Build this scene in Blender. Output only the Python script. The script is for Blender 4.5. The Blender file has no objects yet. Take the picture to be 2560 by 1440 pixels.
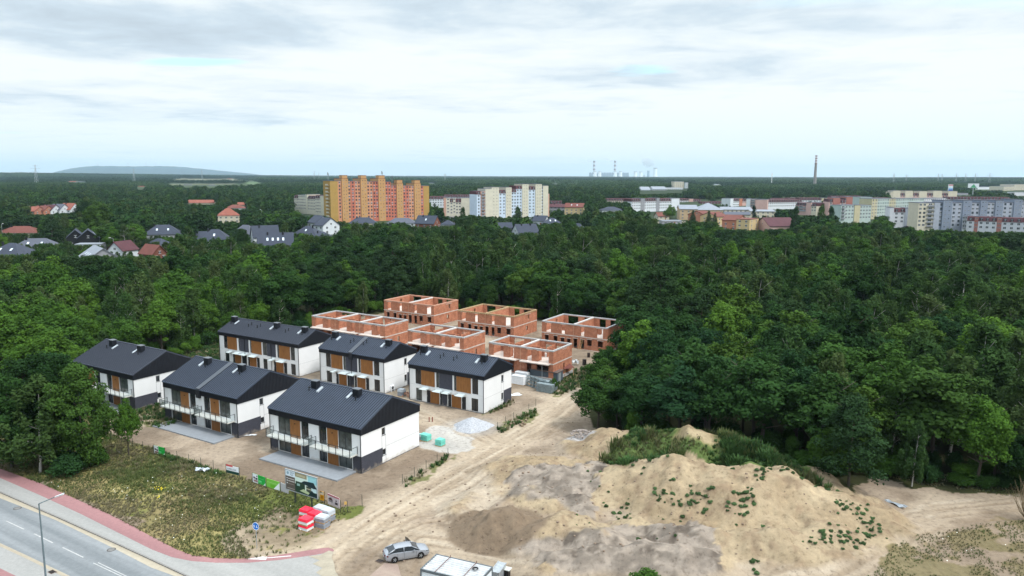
import bpy, math, random
import numpy as np
from mathutils import Vector, Matrix
S = bpy.context.scene
R = math.radians
# ------------------------------------------------------------- camera, sky, sun, exposure
EXPO = 0.38; HAZE = 4.4e-5
H = 39.0; FPX = 1899.8; PITCH = 0.148909; ROLL = 0.002929
cd = bpy.data.cameras.new('camera'); cam = bpy.data.objects.new('camera', cd); S.collection.objects.link(cam)
cam.location = (0, 0, H); cd.sensor_width = 36; cd.lens = FPX/2560*36; cd.clip_start = 0.5; cd.clip_end = 90000
cam.rotation_mode = 'XYZ'
cam.matrix_world = Matrix.Translation((0, 0, H)) @ Matrix.Rotation(math.pi/2-PITCH, 4, 'X') @ Matrix.Rotation(ROLL, 4, 'Z')
S.camera = cam
S.view_settings.view_transform = 'Standard'; S.view_settings.look = 'None'; S.view_settings.exposure = EXPO; S.view_settings.gamma = 1.0
S.cycles.max_bounces = 4; S.cycles.diffuse_bounces = 2; S.cycles.glossy_bounces = 2; S.cycles.transmission_bounces = 2
S.cycles.transparent_max_bounces = 4; S.cycles.volume_bounces = 0; S.cycles.caustics_reflective = False; S.cycles.caustics_refractive = False
SUN_EL, SUN_AZ = 52, 128      # azimuth clockwise from +Y: sun stands behind and to the right of the camera
W = bpy.data.worlds.new('World'); S.world = W; W.use_nodes = True
def N(nt, t, **k):
    n = nt.nodes.new(t)
    for a, v in k.items():
        if a.startswith('i_'): n.inputs[int(a[2:]) if a[2:].isdigit() else a[2:]].default_value = v
        else: setattr(n, a, v)
    return n
def math_n(nt, op, a, b=None, clamp=False):
    n = N(nt, 'ShaderNodeMath', operation=op, use_clamp=clamp)
    for i, v in enumerate((a, b)):
        if v is None: continue
        if isinstance(v, (int, float)): n.inputs[i].default_value = v
        else: nt.links.new(v, n.inputs[i])
    return n.outputs[0]
def ramp(nt, fac, stops):
    n = N(nt, 'ShaderNodeValToRGB'); e = n.color_ramp.elements
    while len(e) < len(stops): e.new(0.5)
    for i, (p, c) in enumerate(stops):
        e[i].position = p; e[i].color = (*c, 1) if not isinstance(c, (int, float)) else (c, c, c, 1)
    nt.links.new(fac, n.inputs[0]); return n.outputs[0]
def build_sky():
    nt = W.node_tree; nt.nodes.clear(); L = nt.links.new
    out = N(nt, 'ShaderNodeOutputWorld'); bg = N(nt, 'ShaderNodeBackground'); bg.inputs[1].default_value = 0.1
    sky = N(nt, 'ShaderNodeTexSky', sky_type='NISHITA', sun_disc=False, sun_elevation=R(SUN_EL), sun_rotation=R(SUN_AZ), air_density=1.0, dust_density=2.0, ozone_density=1.0)
    tc = N(nt, 'ShaderNodeTexCoord'); sep = N(nt, 'ShaderNodeSeparateXYZ'); L(tc.outputs['Generated'], sep.inputs[0])
    X, Y, Z = sep.outputs
    zc = math_n(nt, 'ADD', math_n(nt, 'MAXIMUM', Z, 0.0), 0.045)
    cx = math_n(nt, 'DIVIDE', X, zc); cy = math_n(nt, 'DIVIDE', Y, zc)
    comb = N(nt, 'ShaderNodeCombineXYZ'); L(cx, comb.inputs[0]); L(cy, comb.inputs[1])
    def noise(scale, detail, rough, off, dist=0.0, sx=1.0):
        mp = N(nt, 'ShaderNodeMapping'); mp.inputs['Location'].default_value = off; mp.inputs['Scale'].default_value = (sx, 1, 1); L(comb.outputs[0], mp.inputs[0])
        n = N(nt, 'ShaderNodeTexNoise'); n.inputs['Scale'].default_value = scale; n.inputs['Detail'].default_value = detail
        n.inputs['Roughness'].default_value = rough; n.inputs['Distortion'].default_value = dist; L(mp.outputs[0], n.inputs[0]); return n.outputs[0]
    big = noise(SKY['s1'], 4, .5, SKY['o1'], .3, SKY['sx']); mid = noise(SKY['s2'], 6, .58, SKY['o2'], .5, SKY['sx'])
    gap = noise(SKY['s3'], 5, .55, SKY['o3'], .3, SKY['sx'])
    fine = noise(SKY['s2']*2.7, 8, .62, (9, 2, 1), .4, SKY['sx']*1.3)
    v = math_n(nt, 'ADD', math_n(nt, 'ADD', math_n(nt, 'MULTIPLY', big, .36), math_n(nt, 'MULTIPLY', mid, .44)), math_n(nt, 'MULTIPLY', fine, .26))
    # the cloud deck is thicker to the left and overhead than towards the horizon
    v = math_n(nt, 'ADD', v, math_n(nt, 'MULTIPLY', X, .06))
    v = math_n(nt, 'SUBTRACT', v, math_n(nt, 'MULTIPLY', math_n(nt, 'MINIMUM', Z, .22), .35))
    def blob(px, py, a, b, amp, acc):
        X0 = (px-1280)/FPX; b0 = (720-py)/FPX; dy = math.cos(PITCH)+b0*math.sin(PITCH); dz = -math.sin(PITCH)+b0*math.cos(PITCH); l = math.sqrt(X0*X0+dy*dy+dz*dz); zz = dz/l+.045
        u, w = X0/l/zz, dy/l/zz; k = (math_n(nt, 'DIVIDE', math_n(nt, 'SUBTRACT', cx, u), a*w/FPX), math_n(nt, 'DIVIDE', math_n(nt, 'SUBTRACT', cy, w), b*w*w/FPX))
        e = math_n(nt, 'EXPONENT', math_n(nt, 'MULTIPLY', math_n(nt, 'ADD', math_n(nt, 'MULTIPLY', k[0], k[0]), math_n(nt, 'MULTIPLY', k[1], k[1])), -1.0)); return math_n(nt, 'ADD', acc, math_n(nt, 'MULTIPLY', e, amp))
    for q in SKY['clouds']: v = blob(*q, v)
    for q in SKY['gaps']: gap = blob(*q, gap)
    cl = ramp(nt, v, [(.30, SKY['dark']), (.37, SKY['midc']), (.43, SKY['white']), (.505, SKY['bright'])])
    hz = ramp(nt, Z, [(0.0, 0.0), (.085, 1.0)])
    m1 = N(nt, 'ShaderNodeMix', data_type='RGBA'); m1.inputs[6].default_value = (*SKY['hor'], 1); L(cl, m1.inputs[7])
    L(math_n(nt, 'ADD', math_n(nt, 'MULTIPLY', hz, .75), .25), m1.inputs[0])
    hol = ramp(nt, gap, [(.665, 0.0), (.75, 1.0)])
    hol = math_n(nt, 'MULTIPLY', math_n(nt, 'MULTIPLY', hol, hz), .8)
    # gaps show the blue sky behind thin cirrus
    skm = N(nt, 'ShaderNodeMix', data_type='RGBA', blend_type='ADD'); skm.inputs[0].default_value = 1.0
    L(sky.outputs[0], skm.inputs[6]); skm.inputs[7].default_value = (2.0, 5.0, 5.9, 1)
    m2 = N(nt, 'ShaderNodeMix', data_type='RGBA'); L(hol, m2.inputs[0]); L(m1.outputs[2], m2.inputs[6]); L(skm.outputs[2], m2.inputs[7])
    # an overcast sky is brighter towards the zenith
    zb = ramp(nt, Z, [(.2, 1.0), (.7, 1.0)]); zen = math_n(nt, 'ADD', 1.0, math_n(nt, 'MULTIPLY', math_n(nt, 'MAXIMUM', math_n(nt, 'SUBTRACT', Z, .22), 0), SKY['zen']))
    vm = N(nt, 'ShaderNodeVectorMath', operation='SCALE'); L(m2.outputs[2], vm.inputs[0]); L(zen, vm.inputs['Scale'])
    L(vm.outputs[0], bg.inputs[0]); L(bg.outputs[0], out.inputs[0])
SKY = dict(s1=.23, s2=.62, s3=.36, sx=.78, o1=(3.1, 1.2, 0), o2=(1.7, 4.4, 0), o3=(2.2, 7.9, 3),
           dark=(4.4, 5.15, 5.8), midc=(5.2, 6.1, 6.8), white=(6.65, 7.3, 7.65), bright=(7.6, 8.0, 8.1), hor=(6.6, 7.9, 8.5), zen=2.6,
           clouds=[(620, 90, 480, 60, -.06), (120, 30, 300, 40, -.02), (1250, 60, 300, 70, -.06), (300, 250, 420, 40, -.055), (650, 290, 200, 25, -.05), (2100, 60, 500, 50, -.045), (1750, 260, 300, 40, .05), (900, 170, 300, 40, .06), (200, 160, 260, 30, .06), (1550, 110, 300, 50, .05), (2300, 130, 400, 50, .05), (900, 340, 900, 40, .05), (2100, 330, 600, 50, .04)],
           gaps=[(1620, 180, 170, 32, .22), (470, 158, 140, 12, .22), (930, 215, 120, 10, .12), (1110, 222, 70, 8, .12), (2330, 130, 200, 12, .10), (60, 405, 200, 15, .08)])
build_sky()
sl = bpy.data.lights.new('sun', 'SUN'); sl.energy = 2.3; sl.angle = R(11); sl.color = (1, .97, .93)
so = bpy.data.objects.new('sun', sl); S.collection.objects.link(so); so.location = (100, -100, 200)
so.rotation_euler = (R(90-SUN_EL), 0, R(180-SUN_AZ))
# ------------------------------------------------------------- helpers
def at(px, py, z=0.0):                       # photo pixel -> point on the level z
    X = px-1280; Y = py-720; c, s = math.cos(ROLL), math.sin(ROLL)
    a = X*c+Y*s; b = -X*s+Y*c; a /= FPX; b /= -FPX
    dy = math.cos(PITCH)+b*math.sin(PITCH); dz = -math.sin(PITCH)+b*math.cos(PITCH)
    t = (z-H)/dz; return (a*t, dy*t)
def pix(x, y, z):
    x, y, z = np.asarray(x, float), np.asarray(y, float), np.asarray(z, float)-H
    d = y*math.cos(PITCH)-z*math.sin(PITCH); v = y*math.sin(PITCH)+z*math.cos(PITCH)
    d = np.where(d < 1, 1, d); X = x/d*FPX; Y = -v/d*FPX; c, s = math.cos(ROLL), math.sin(ROLL)
    return 1280+X*c-Y*s, 720+X*s+Y*c
def tag(o, label=None, cat=None, group=None, kind=None):
    if label: o['label'] = label
    if cat: o['category'] = cat
    if group: o['group'] = group
    if kind: o['kind'] = kind
    return o
def link(o): S.collection.objects.link(o); return o
def empty(name, loc, rz=0, label=None, cat=None, group=None):
    o = bpy.data.objects.new(name, None); o.empty_display_size = .5; link(o); o.location = loc; o.rotation_euler = (0, 0, rz)
    return tag(o, label, cat, group)
class MB:
    def __init__(s): s.v = []; s.f = []; s.m = []; s.mi = 0
    def quad(s, *p):
        n = len(s.v); s.v += [tuple(q) for q in p]; s.f.append(tuple(range(n, n+len(p)))); s.m.append(s.mi); return s
    def hexa(s, p):                            # 8 corners: bottom 4 ccw, top 4 ccw
        n = len(s.v); s.v += [tuple(q) for q in p]
        for f in ((3, 2, 1, 0), (4, 5, 6, 7), (0, 1, 5, 4), (1, 2, 6, 5), (2, 3, 7, 6), (3, 0, 4, 7)):
            s.f.append(tuple(n+i for i in f)); s.m.append(s.mi)
        return s
    def box(s, x0, x1, y0, y1, z0, z1):
        return s.hexa([(x0, y0, z0), (x1, y0, z0), (x1, y1, z0), (x0, y1, z0), (x0, y0, z1), (x1, y0, z1), (x1, y1, z1), (x0, y1, z1)])
    def prism(s, poly, d, axis='z', lo=0, hi=1):   # extrude 2D polygon (ccw) along axis
        n = len(s.v); k = len(poly)
        def P(a, b, h): return (a, b, h) if axis == 'z' else ((h, a, b) if axis == 'x' else (a, h, b))
        for h in (lo, hi): s.v += [P(a, b, h) for a, b in poly]
        s.f.append(tuple(n+i for i in range(k))[::-1]); s.f.append(tuple(n+k+i for i in range(k))); s.m += [s.mi]*2
        for i in range(k): j = (i+1) % k; s.f.append((n+i, n+j, n+k+j, n+k+i)); s.m.append(s.mi)
        return s
    def tube(s, p0, p1, r0, r1=None, n=8, caps=True):
        r1 = r0 if r1 is None else r1; p0 = Vector(p0); p1 = Vector(p1); d = (p1-p0).normalized()
        u = d.orthogonal().normalized(); w = d.cross(u); b = len(s.v)
        for p, r in ((p0, r0), (p1, r1)):
            for i in range(n):
                a = 2*math.pi*i/n; s.v.append(tuple(p+u*(r*math.cos(a))+w*(r*math.sin(a))))
        for i in range(n): j = (i+1) % n; s.f.append((b+i, b+j, b+n+j, b+n+i)); s.m.append(s.mi)
        if caps: s.f.append(tuple(b+i for i in range(n))[::-1]); s.f.append(tuple(b+n+i for i in range(n))); s.m += [s.mi]*2
        return s
    def lathe(s, prof, n=24, c=(0, 0)):
        b = len(s.v); k = len(prof)
        for r, z in prof:
            for i in range(n): a = 2*math.pi*i/n; s.v.append((c[0]+r*math.cos(a), c[1]+r*math.sin(a), z))
        for q in range(k-1):
            for i in range(n): j = (i+1) % n; s.f.append((b+q*n+i, b+q*n+j, b+(q+1)*n+j, b+(q+1)*n+i)); s.m.append(s.mi)
        return s
    def build(s, name, mats, parent=None, smooth=False, loc=None):
        me = bpy.data.meshes.new(name); me.from_pydata(s.v, [], s.f)
        if not isinstance(mats, (list, tuple)): mats = [mats]
        for m in mats: me.materials.append(m)
        if len(mats) > 1: me.polygons.foreach_set('material_index', s.m)
        if smooth: me.polygons.foreach_set('use_smooth', [True]*len(s.f))
        me.update(); o = bpy.data.objects.new(name, me); link(o)
        if parent: o.parent = parent
        if loc: o.location = loc
        return o
def np_mesh(name, V, F, mat, attrs=None, smooth=False, cols=None):
    me = bpy.data.meshes.new(name); V = np.asarray(V, np.float32); F = np.asarray(F, np.int32); k = F.shape[1]
    me.vertices.add(len(V)); me.vertices.foreach_set('co', V.ravel())
    me.loops.add(F.size); me.loops.foreach_set('vertex_index', F.ravel())
    me.polygons.add(len(F)); me.polygons.foreach_set('loop_start', np.arange(0, F.size, k, dtype=np.int32))
    me.polygons.foreach_set('loop_total', np.full(len(F), k, np.int32))
    if smooth: me.polygons.foreach_set('use_smooth', np.ones(len(F), bool))
    for a, (dom, arr) in (attrs or {}).items():
        t = me.attributes.new(a, 'FLOAT', dom); t.data.foreach_set('value', np.asarray(arr, np.float32))
    for a, arr in (cols or {}).items():
        t = me.attributes.new(a, 'FLOAT_COLOR', 'POINT'); t.data.foreach_set('color', np.concatenate([arr, np.ones((len(arr), 1))], 1).astype(np.float32).ravel())
    me.materials.append(mat); me.update(calc_edges=True); return me
def copy_tree(o, parent=None):
    c = o.copy(); link(c); c.parent = parent
    for ch in KIDS(o): copy_tree(ch, c)
    return c
def KIDS(o): return [c for c in o.children]
# value noise on numpy arrays
_rs = np.random.RandomState(7); _T = _rs.rand(256, 256)
def vn(x, y, s):
    x = np.asarray(x)/s+1000.3; y = np.asarray(y)/s+1000.7; xi = np.floor(x).astype(int); yi = np.floor(y).astype(int)
    fx = x-xi; fy = y-yi; fx = fx*fx*(3-2*fx); fy = fy*fy*(3-2*fy)
    g = lambda a, b: _T[a % 256, b % 256]
    return (g(xi, yi)*(1-fx)+g(xi+1, yi)*fx)*(1-fy)+(g(xi, yi+1)*(1-fx)+g(xi+1, yi+1)*fx)*fy
def fbm(x, y, s, o=4):
    v = 0; a = .5; t = 0
    for i in range(o): v = v+a*vn(x+37*i, y-21*i, s/2**i); t += a; a *= .5
    return v/t
def inpoly(x, y, poly):
    r = np.zeros(np.shape(x), bool); n = len(poly)
    for i in range(n):
        x0, y0 = poly[i]; x1, y1 = poly[(i+1) % n]
        if y0 == y1: continue
        c = ((y0 > y) != (y1 > y)) & (x < (x1-x0)*(y-y0)/(y1-y0)+x0); r ^= c
    return r
def pdist(x, y, pts):                         # distance to polyline and position along it
    best = np.full(np.shape(x), 1e9); par = np.zeros(np.shape(x))
    for i in range(len(pts)-1):
        (ax, ay), (bx, by) = pts[i][:2], pts[i+1][:2]; dx, dy = bx-ax, by-ay; l = dx*dx+dy*dy+1e-9
        t = np.clip(((x-ax)*dx+(y-ay)*dy)/l, 0, 1); d = np.hypot(x-ax-t*dx, y-ay-t*dy)
        m = d < best; best = np.where(m, d, best); par = np.where(m, i+t, par)
    return best, par
def sst(a, b, x): t = np.clip((x-a)/(b-a), 0, 1); return t*t*(3-2*t)
# ------------------------------------------------------------- materials
MATS = {}
def mat(name, col, rough=.8, var=.12, scale=3.0, bump=0.0, spec=.3, metal=0.0, stretch=(1, 1, 1), col2=None, alpha=None, emit=None):
    if name in MATS: return MATS[name]
    m = bpy.data.materials.new(name); m.use_nodes = True; nt = m.node_tree; b = nt.nodes['Principled BSDF']; L = nt.links.new
    b.inputs['Roughness'].default_value = rough; b.inputs['Metallic'].default_value = metal; b.inputs['Specular IOR Level'].default_value = spec
    tc = N(nt, 'ShaderNodeTexCoord'); mp = N(nt, 'ShaderNodeMapping'); mp.inputs['Scale'].default_value = stretch; L(tc.outputs['Object'], mp.inputs[0])
    n = N(nt, 'ShaderNodeTexNoise'); n.inputs['Scale'].default_value = scale; n.inputs['Detail'].default_value = 5; n.inputs['Roughness'].default_value = .6; L(mp.outputs[0], n.inputs[0])
    c2 = col2 or tuple(min(1, c*(1+var)) for c in col); c1 = col if col2 else tuple(c*(1-var) for c in col)
    o = ramp(nt, n.outputs[0], [(.3, c1), (.7, c2)]); L(o, b.inputs['Base Color'])
    if bump:
        bn = N(nt, 'ShaderNodeBump'); bn.inputs['Strength'].default_value = bump; bn.inputs['Distance'].default_value = .05
        n2 = N(nt, 'ShaderNodeTexNoise'); n2.inputs['Scale'].default_value = scale*6; n2.inputs['Detail'].default_value = 4; L(mp.outputs[0], n2.inputs[0]); L(n2.outputs[0], bn.inputs['Height']); L(bn.outputs[0], b.inputs['Normal'])
    if alpha: b.inputs['Alpha'].default_value = alpha
    MATS[name] = m; return m
def srgb(r, g, b):
    f = lambda c: (c/255/12.92 if c/255 <= .04045 else ((c/255+.055)/1.055)**2.4)
    return (f(r), f(g), f(b))
def brickmat(name, c1, c2, mortar, scale=1.0):
    m = bpy.data.materials.new(name); m.use_nodes = True; nt = m.node_tree; b = nt.nodes['Principled BSDF']; L = nt.links.new
    b.inputs['Roughness'].default_value = .9; b.inputs['Specular IOR Level'].default_value = .15
    tc = N(nt, 'ShaderNodeTexCoord'); sp = N(nt, 'ShaderNodeSeparateXYZ'); L(tc.outputs['Object'], sp.inputs[0])
    cb = N(nt, 'ShaderNodeCombineXYZ'); L(math_n(nt, 'ADD', sp.outputs[0], sp.outputs[1]), cb.inputs[0]); L(sp.outputs[2], cb.inputs[1])
    br = N(nt, 'ShaderNodeTexBrick'); br.inputs['Color1'].default_value = (*c1, 1); br.inputs['Color2'].default_value = (*c2, 1); br.inputs['Mortar'].default_value = (*mortar, 1)
    br.inputs['Scale'].default_value = scale; br.inputs['Brick Width'].default_value = .38; br.inputs['Row Height'].default_value = .24; br.inputs['Mortar Size'].default_value = .012
    L(cb.outputs[0], br.inputs[0])
    n = N(nt, 'ShaderNodeTexNoise'); n.inputs['Scale'].default_value = .9; n.inputs['Detail'].default_value = 5; L(tc.outputs['Object'], n.inputs[0])
    mx = N(nt, 'ShaderNodeMix', data_type='RGBA', blend_type='MULTIPLY'); mx.inputs[0].default_value = 1.0; L(br.outputs[0], mx.inputs[6])
    L(ramp(nt, n.outputs[0], [(.3, (.78, .76, .76)), (.7, (1.12, 1.12, 1.15))]), mx.inputs[7]); L(mx.outputs[2], b.inputs['Base Color'])
    return m
M_white = mat('white_render', (.68, .69, .70), .85, .035, .5, bump=.05)
M_dark = mat('dark_grey_render', (.045, .047, .062), .8, .12, 2)
M_clad = mat('black_cladding', (.0105, .0125, .018), .5, .2, 1.2, spec=.3)
M_roof = mat('anthracite_roof', (.046, .060, .090), .5, .14, .8, spec=.35)
M_roof2 = mat('anthracite_tiles', (.050, .058, .080), .6, .22, 9, spec=.3)
M_wood = mat('wood_board', (.17, .068, .018), .55, .2, 2.2, col2=(.27, .115, .032), stretch=(3, 3, .35), spec=.3)
M_glass = mat('window_glass', (.012, .016, .02), .06, .3, 1.1, spec=.8)
M_curt = mat('window_glass_lighter', (.05, .06, .06), .12, .5, 1.3, spec=.7)
M_frame = mat('window_frame', (.012, .014, .018), .5, .1)
M_slab = mat('pale_concrete', (.5, .51, .48), .85, .07, 2)
M_terr = mat('grey_paving', (.215, .23, .25), .8, .08, 1.6, bump=.1)
M_kerbd = mat('plinth', (.12, .125, .135), .85, .1)
M_rail = mat('rail_metal', (.03, .033, .035), .4, .1, metal=.6)
M_conc = mat('concrete', (.36, .36, .36), .9, .16, 2.5, bump=.1)
M_concf = mat('concrete_floor', (.50, .43, .385), .9, .2, .8)
M_brick = brickmat('hollow_brick', (.33, .125, .07), (.44, .18, .10), (.36, .22, .155))
M_metal = mat('galvanised', (.35, .38, .4), .45, .2, 4, metal=.4)
M_plast = mat('white_plastic', (.75, .76, .78), .5, .05)
M_black = mat('black_paint', (.01, .01, .011), .5, .1)
M_timber = mat('raw_timber', (.42, .27, .13), .85, .25, 3)
def dirty(m):                                 # rain splash and dust along the foot of the walls
    nt = m.node_tree; b = nt.nodes['Principled BSDF']; l = b.inputs['Base Color'].links[0].from_socket; tc = N(nt, 'ShaderNodeTexCoord'); sp = N(nt, 'ShaderNodeSeparateXYZ'); nt.links.new(tc.outputs['Object'], sp.inputs[0])
    n = N(nt, 'ShaderNodeTexNoise'); n.inputs['Scale'].default_value = 1.4; n.inputs['Detail'].default_value = 6; nt.links.new(tc.outputs['Object'], n.inputs[0])
    k = math_n(nt, 'SUBTRACT', math_n(nt, 'MULTIPLY', n.outputs[0], 1.5), math_n(nt, 'ADD', math_n(nt, 'MULTIPLY', sp.outputs[2], .9), .25), True)
    mx = N(nt, 'ShaderNodeMix', data_type='RGBA'); nt.links.new(k, mx.inputs[0]); nt.links.new(l, mx.inputs[6]); mx.inputs[7].default_value = (.38, .32, .25, 1); nt.links.new(mx.outputs[2], b.inputs['Base Color'])
dirty(M_white); dirty(M_dark)
def gmat(name, a):                            # thin see-through railing glass
    m = bpy.data.materials.new(name); m.use_nodes = True; nt = m.node_tree; b = nt.nodes['Principled BSDF']
    b.inputs['Base Color'].default_value = (.62, .72, .72, 1); b.inputs['Roughness'].default_value = .1; b.inputs['Alpha'].default_value = a; return m
M_rglass = gmat('railing_glass', .09)
# ------------------------------------------------------------- terrain
TH = 0.54668                                  # the estate's rows run at this angle
U = np.array([math.cos(TH), -math.sin(TH)]); Vv = np.array([math.sin(TH), math.cos(TH)])
def P2(*pp, z=0): return [at(a, b, z) for a, b in pp]
RIDGES = [   # (polyline of (px, py, height), half width in metres, sharpness)
    ([(1345, 1152, 1.8), (1420, 1160, 2.2), (1500, 1158, 2.6), (1570, 1160, 3.0), (1690, 1130, 4.9), (1760, 1155, 4.3), (1830, 1168, 4.4), (1950, 1163, 4.4), (2010, 1190, 3.9), (2070, 1228, 2.9)], 9.5, .85),
    ([(2060, 1222, 2.2), (2120, 1245, 2.6), (2190, 1262, 2.0)], 6.0, .8),
    ([(1880, 1150, 3.0), (1975, 1150, 2.2), (2090, 1185, 1.8), (2110, 1240, 1.8), (2170, 1240, 1.4)], 5.0, .8),
    ([(1500, 1318, 1.5), (1620, 1302, 1.2), (1760, 1318, 2.0), (1900, 1325, 2.2), (2060, 1325, 1.6)], 5.2, .9),
    ([(1350, 1310, 2.0), (1420, 1290, 2.2), (1500, 1320, 2.0)], 5.5, .8),
    ([(1380, 1370, 1.4), (1500, 1365, 1.6), (1620, 1360, 1.8), (1760, 1365, 1.6)], 4.6, .9),
    ([(1305, 1215, 1.4), (1380, 1220, 1.8), (1460, 1240, 1.6)], 5.5, .8),
    ([(1235, 1268, 2.9), (1262, 1270, 2.9)], 5.2, 1.0),
    ([(1150, 1255, 1.0), (1190, 1225, .8)], 3.2, .9),
    ([(1530, 1078, 3.0), (1600, 1085, 3.6), (1680, 1085, 4.2), (1735, 1066, 6.0), (1790, 1090, 4.6), (1900, 1125, 3.6)], 9.0, .8),
    ([(1470, 1108, 1.6), (1520, 1085, 2.6)], 4.5, .9),
    ([(1450, 1100, .9)]*2, 2.5, 1.),
]
RID = []
for q_i, (pts, w, sh) in enumerate(RIDGES):
    kq = 1.22 if q_i in (0, 1, 2, 3, 4, 5, 6) else 1.0; RID.append(([(*at(a, b, h*kq), h*kq) for a, b, h in pts], w*(1.08 if q_i == 0 else 1), sh))
GRAVEL = at(1181, 1066); KERB_A = None
def hz(x, y):
    x = np.asarray(x, float); y = np.asarray(y, float)
    base = 1.0*sst(126, 140, x*Vv[0]+y*Vv[1])*sst(400, 250, y)
    m = np.zeros(x.shape); wx = x+3.2*(fbm(x, y, 7)-.5); wy = y+3.2*(fbm(x+50, y, 7)-.5)
    for pts, w, sh in RID:
        d, t = pdist(wx, wy, pts); hh = np.interp(t, range(len(pts)), [p[2] for p in pts])
        ww = w*(.75+.25*hh/max(p[2] for p in pts)); k = np.clip(1-d/ww, 0, 1); m = np.maximum(m, hh*(k**sh*.75+.25*(k*k*(3-2*k))))
    on = np.clip(m/1.2, 0, 1)
    rough = (fbm(x, y, 2.8, 4)-.5)*1.35+(fbm(x+9, y+4, 1.2, 3)-.5)*.75+(np.abs(fbm(x+70, y+14, 3.2, 3)-.5)-.1)*-.9
    m = m+on*rough
    site = np.clip(1-np.abs(x+5)/70, 0, 1)*sst(58, 66, y)*sst(205, 190, y)
    return base+m+.10*(fbm(x+3, y, 3.0, 4)-.5)*sst(0, .3, site)
# roads: kept level, a fraction below the terrain sheet elsewhere
ROAD = P2((-1400, 770), (0, 1222), (480, 1440), (1200, 1760), (400, 2600), (-2600, 1900))
GRASS = P2((-300, 1060), (0, 1172), (100, 1208), (200, 1252), (300, 1300), (395, 1352), (450, 1378), (480, 1390), (560, 1398), (650, 1396), (700, 1385), (745, 1380), (800, 1330), (850, 1300), (893, 1270), (856, 1268), (800, 1245), (700, 1218), (630, 1200), (560, 1183), (500, 1165), (440, 1142), (380, 1122), (330, 1105), (280, 1085), (230, 1040), (150, 1010), (0, 960), (-300, 900))
SITE = P2((270, 1092), (262, 1046), (240, 1000), (215, 950), (330, 905), (480, 890), (545, 868), (600, 852), (680, 840), (760, 832), (840, 815), (930, 796), (1023, 780), (1150, 788), (1205, 798), (1343, 812), (1407, 824), (1500, 838), (1580, 850), (1600, 885), (1560, 915), (1500, 940), (1480, 990), (1478, 1060), (1520, 1090), (1600, 1120), (1900, 1160), (2060, 1215), (2120, 1235), (2180, 1200), (2210, 1195), (2300, 1225), (2560, 1240), (3200, 1290), (3200, 1900), (1200, 1900), (860, 1500), (600, 1420), (600, 1300), (560, 1230), (380, 1150), (300, 1115))
WEEDS = [P2((400, 905), (480, 880), (545, 850), (640, 900), (560, 930), (470, 925)), P2((660, 845), (790, 828), (800, 850), (760, 870), (690, 870)),
         P2((400, 985), (480, 1010), (470, 1050), (390, 1075), (330, 1045), (340, 1010)), P2((380, 1120), (440, 1142), (560, 1183), (560, 1192), (440, 1160), (380, 1135)),
         P2((1393, 943), (1480, 920), (1480, 955), (1400, 990), (1380, 985)), P2((1240, 1075), (1340, 1020), (1345, 1035), (1330, 1045), (1250, 1085)),
         P2((1215, 1030), (1282, 1000), (1300, 995), (1284, 1010), (1225, 1035)), P2((1005, 1210), (1120, 1140), (1125, 1150), (1010, 1222))]
DRY = [P2((2180, 1440), (2240, 1370), (2330, 1335), (2450, 1310), (2560, 1300), (3000, 1290), (3000, 1900), (1700, 1900), (1600, 1500), (1850, 1470)), P2((2205, 1190), (2330, 1218), (2560, 1245), (3000, 1270), (3000, 1230), (2560, 1215), (2250, 1170))]
GREENM = P2((1545, 1105), (1600, 1080), (1680, 1090), (1790, 1080), (1900, 1120), (2000, 1160), (2080, 1205), (1960, 1175), (1830, 1170), (1720, 1150), (1640, 1160), (1560, 1180), (1510, 1150), (1500, 1130), z=2.6)
# extra measured masks
DROAD = [(*p, 0) for p in P2((700, 1440), (860, 1350), (1010, 1250), (1130, 1180), (1240, 1120), (1330, 1060), (1400, 1015), (1470, 965), (1530, 920), (1600, 890))]
DROAD2 = [(*p, 0) for p in P2((940, 1330), (1100, 1345), (1300, 1400), (1500, 1430), (1750, 1450), (2050, 1420), (2200, 1350), (2330, 1270), (2600, 1240))]
DROAD3 = [(*p, 0) for p in P2((1180, 1110), (1120, 1070), (1060, 1035), (1000, 1010), (900, 975))]
CONCP = P2((1048, 1085), (1080, 1065), (1160, 1090), (1190, 1118), (1130, 1140), (1048, 1122))
BROWNP = P2((560, 1180), (700, 1120), (960, 1190), (1050, 1125), (1120, 1150), (1000, 1215), (940, 1260), (860, 1268), (700, 1218))
TRACKS = [[(*p, 0) for p in P2(*t)] for t in (((820, 1400), (960, 1290), (1100, 1210), (1240, 1130), (1400, 1040), (1500, 950)), ((880, 1420), (1000, 1300), (1180, 1205), (1330, 1110), (1440, 1010)), ((900, 1360), (1050, 1300), (1130, 1290), (1160, 1330), (1350, 1395), (1600, 1440), (1900, 1445)), ((1000, 1440), (1060, 1350), (1200, 1370), (1420, 1425), (1700, 1462)),
    ((1180, 1180), (1260, 1150), (1330, 1120), (1420, 1110)), ((1080, 1230), (1180, 1170), (1290, 1110), (1420, 1060)), ((1500, 1440), (1900, 1420), (2150, 1375), (2290, 1290), (2560, 1262)), ((1700, 1470), (2050, 1440), (2230, 1370), (2350, 1300), (2560, 1285)), ((1240, 1110), (1180, 1080), (1110, 1050), (1010, 1030)))]
def tracks(x, y):
    r = np.zeros(np.shape(x)); m = (y < 175) & (x > -40)
    if not m.any(): return r
    xx = x[m]+.5*(fbm(x[m], y[m], 3)-.5); yy = y[m]; q = np.zeros(xx.shape)
    for t in TRACKS:
        d, _ = pdist(xx, yy, t); q = np.maximum(q, sst(.42, .12, np.abs(d-.85))); q = np.maximum(q, .6*sst(.25, .05, np.abs(d-1.9)))
    r[m] = q*(.35+.65*sst(.35, .55, fbm(xx+11, yy, 5, 3))); return r
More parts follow.
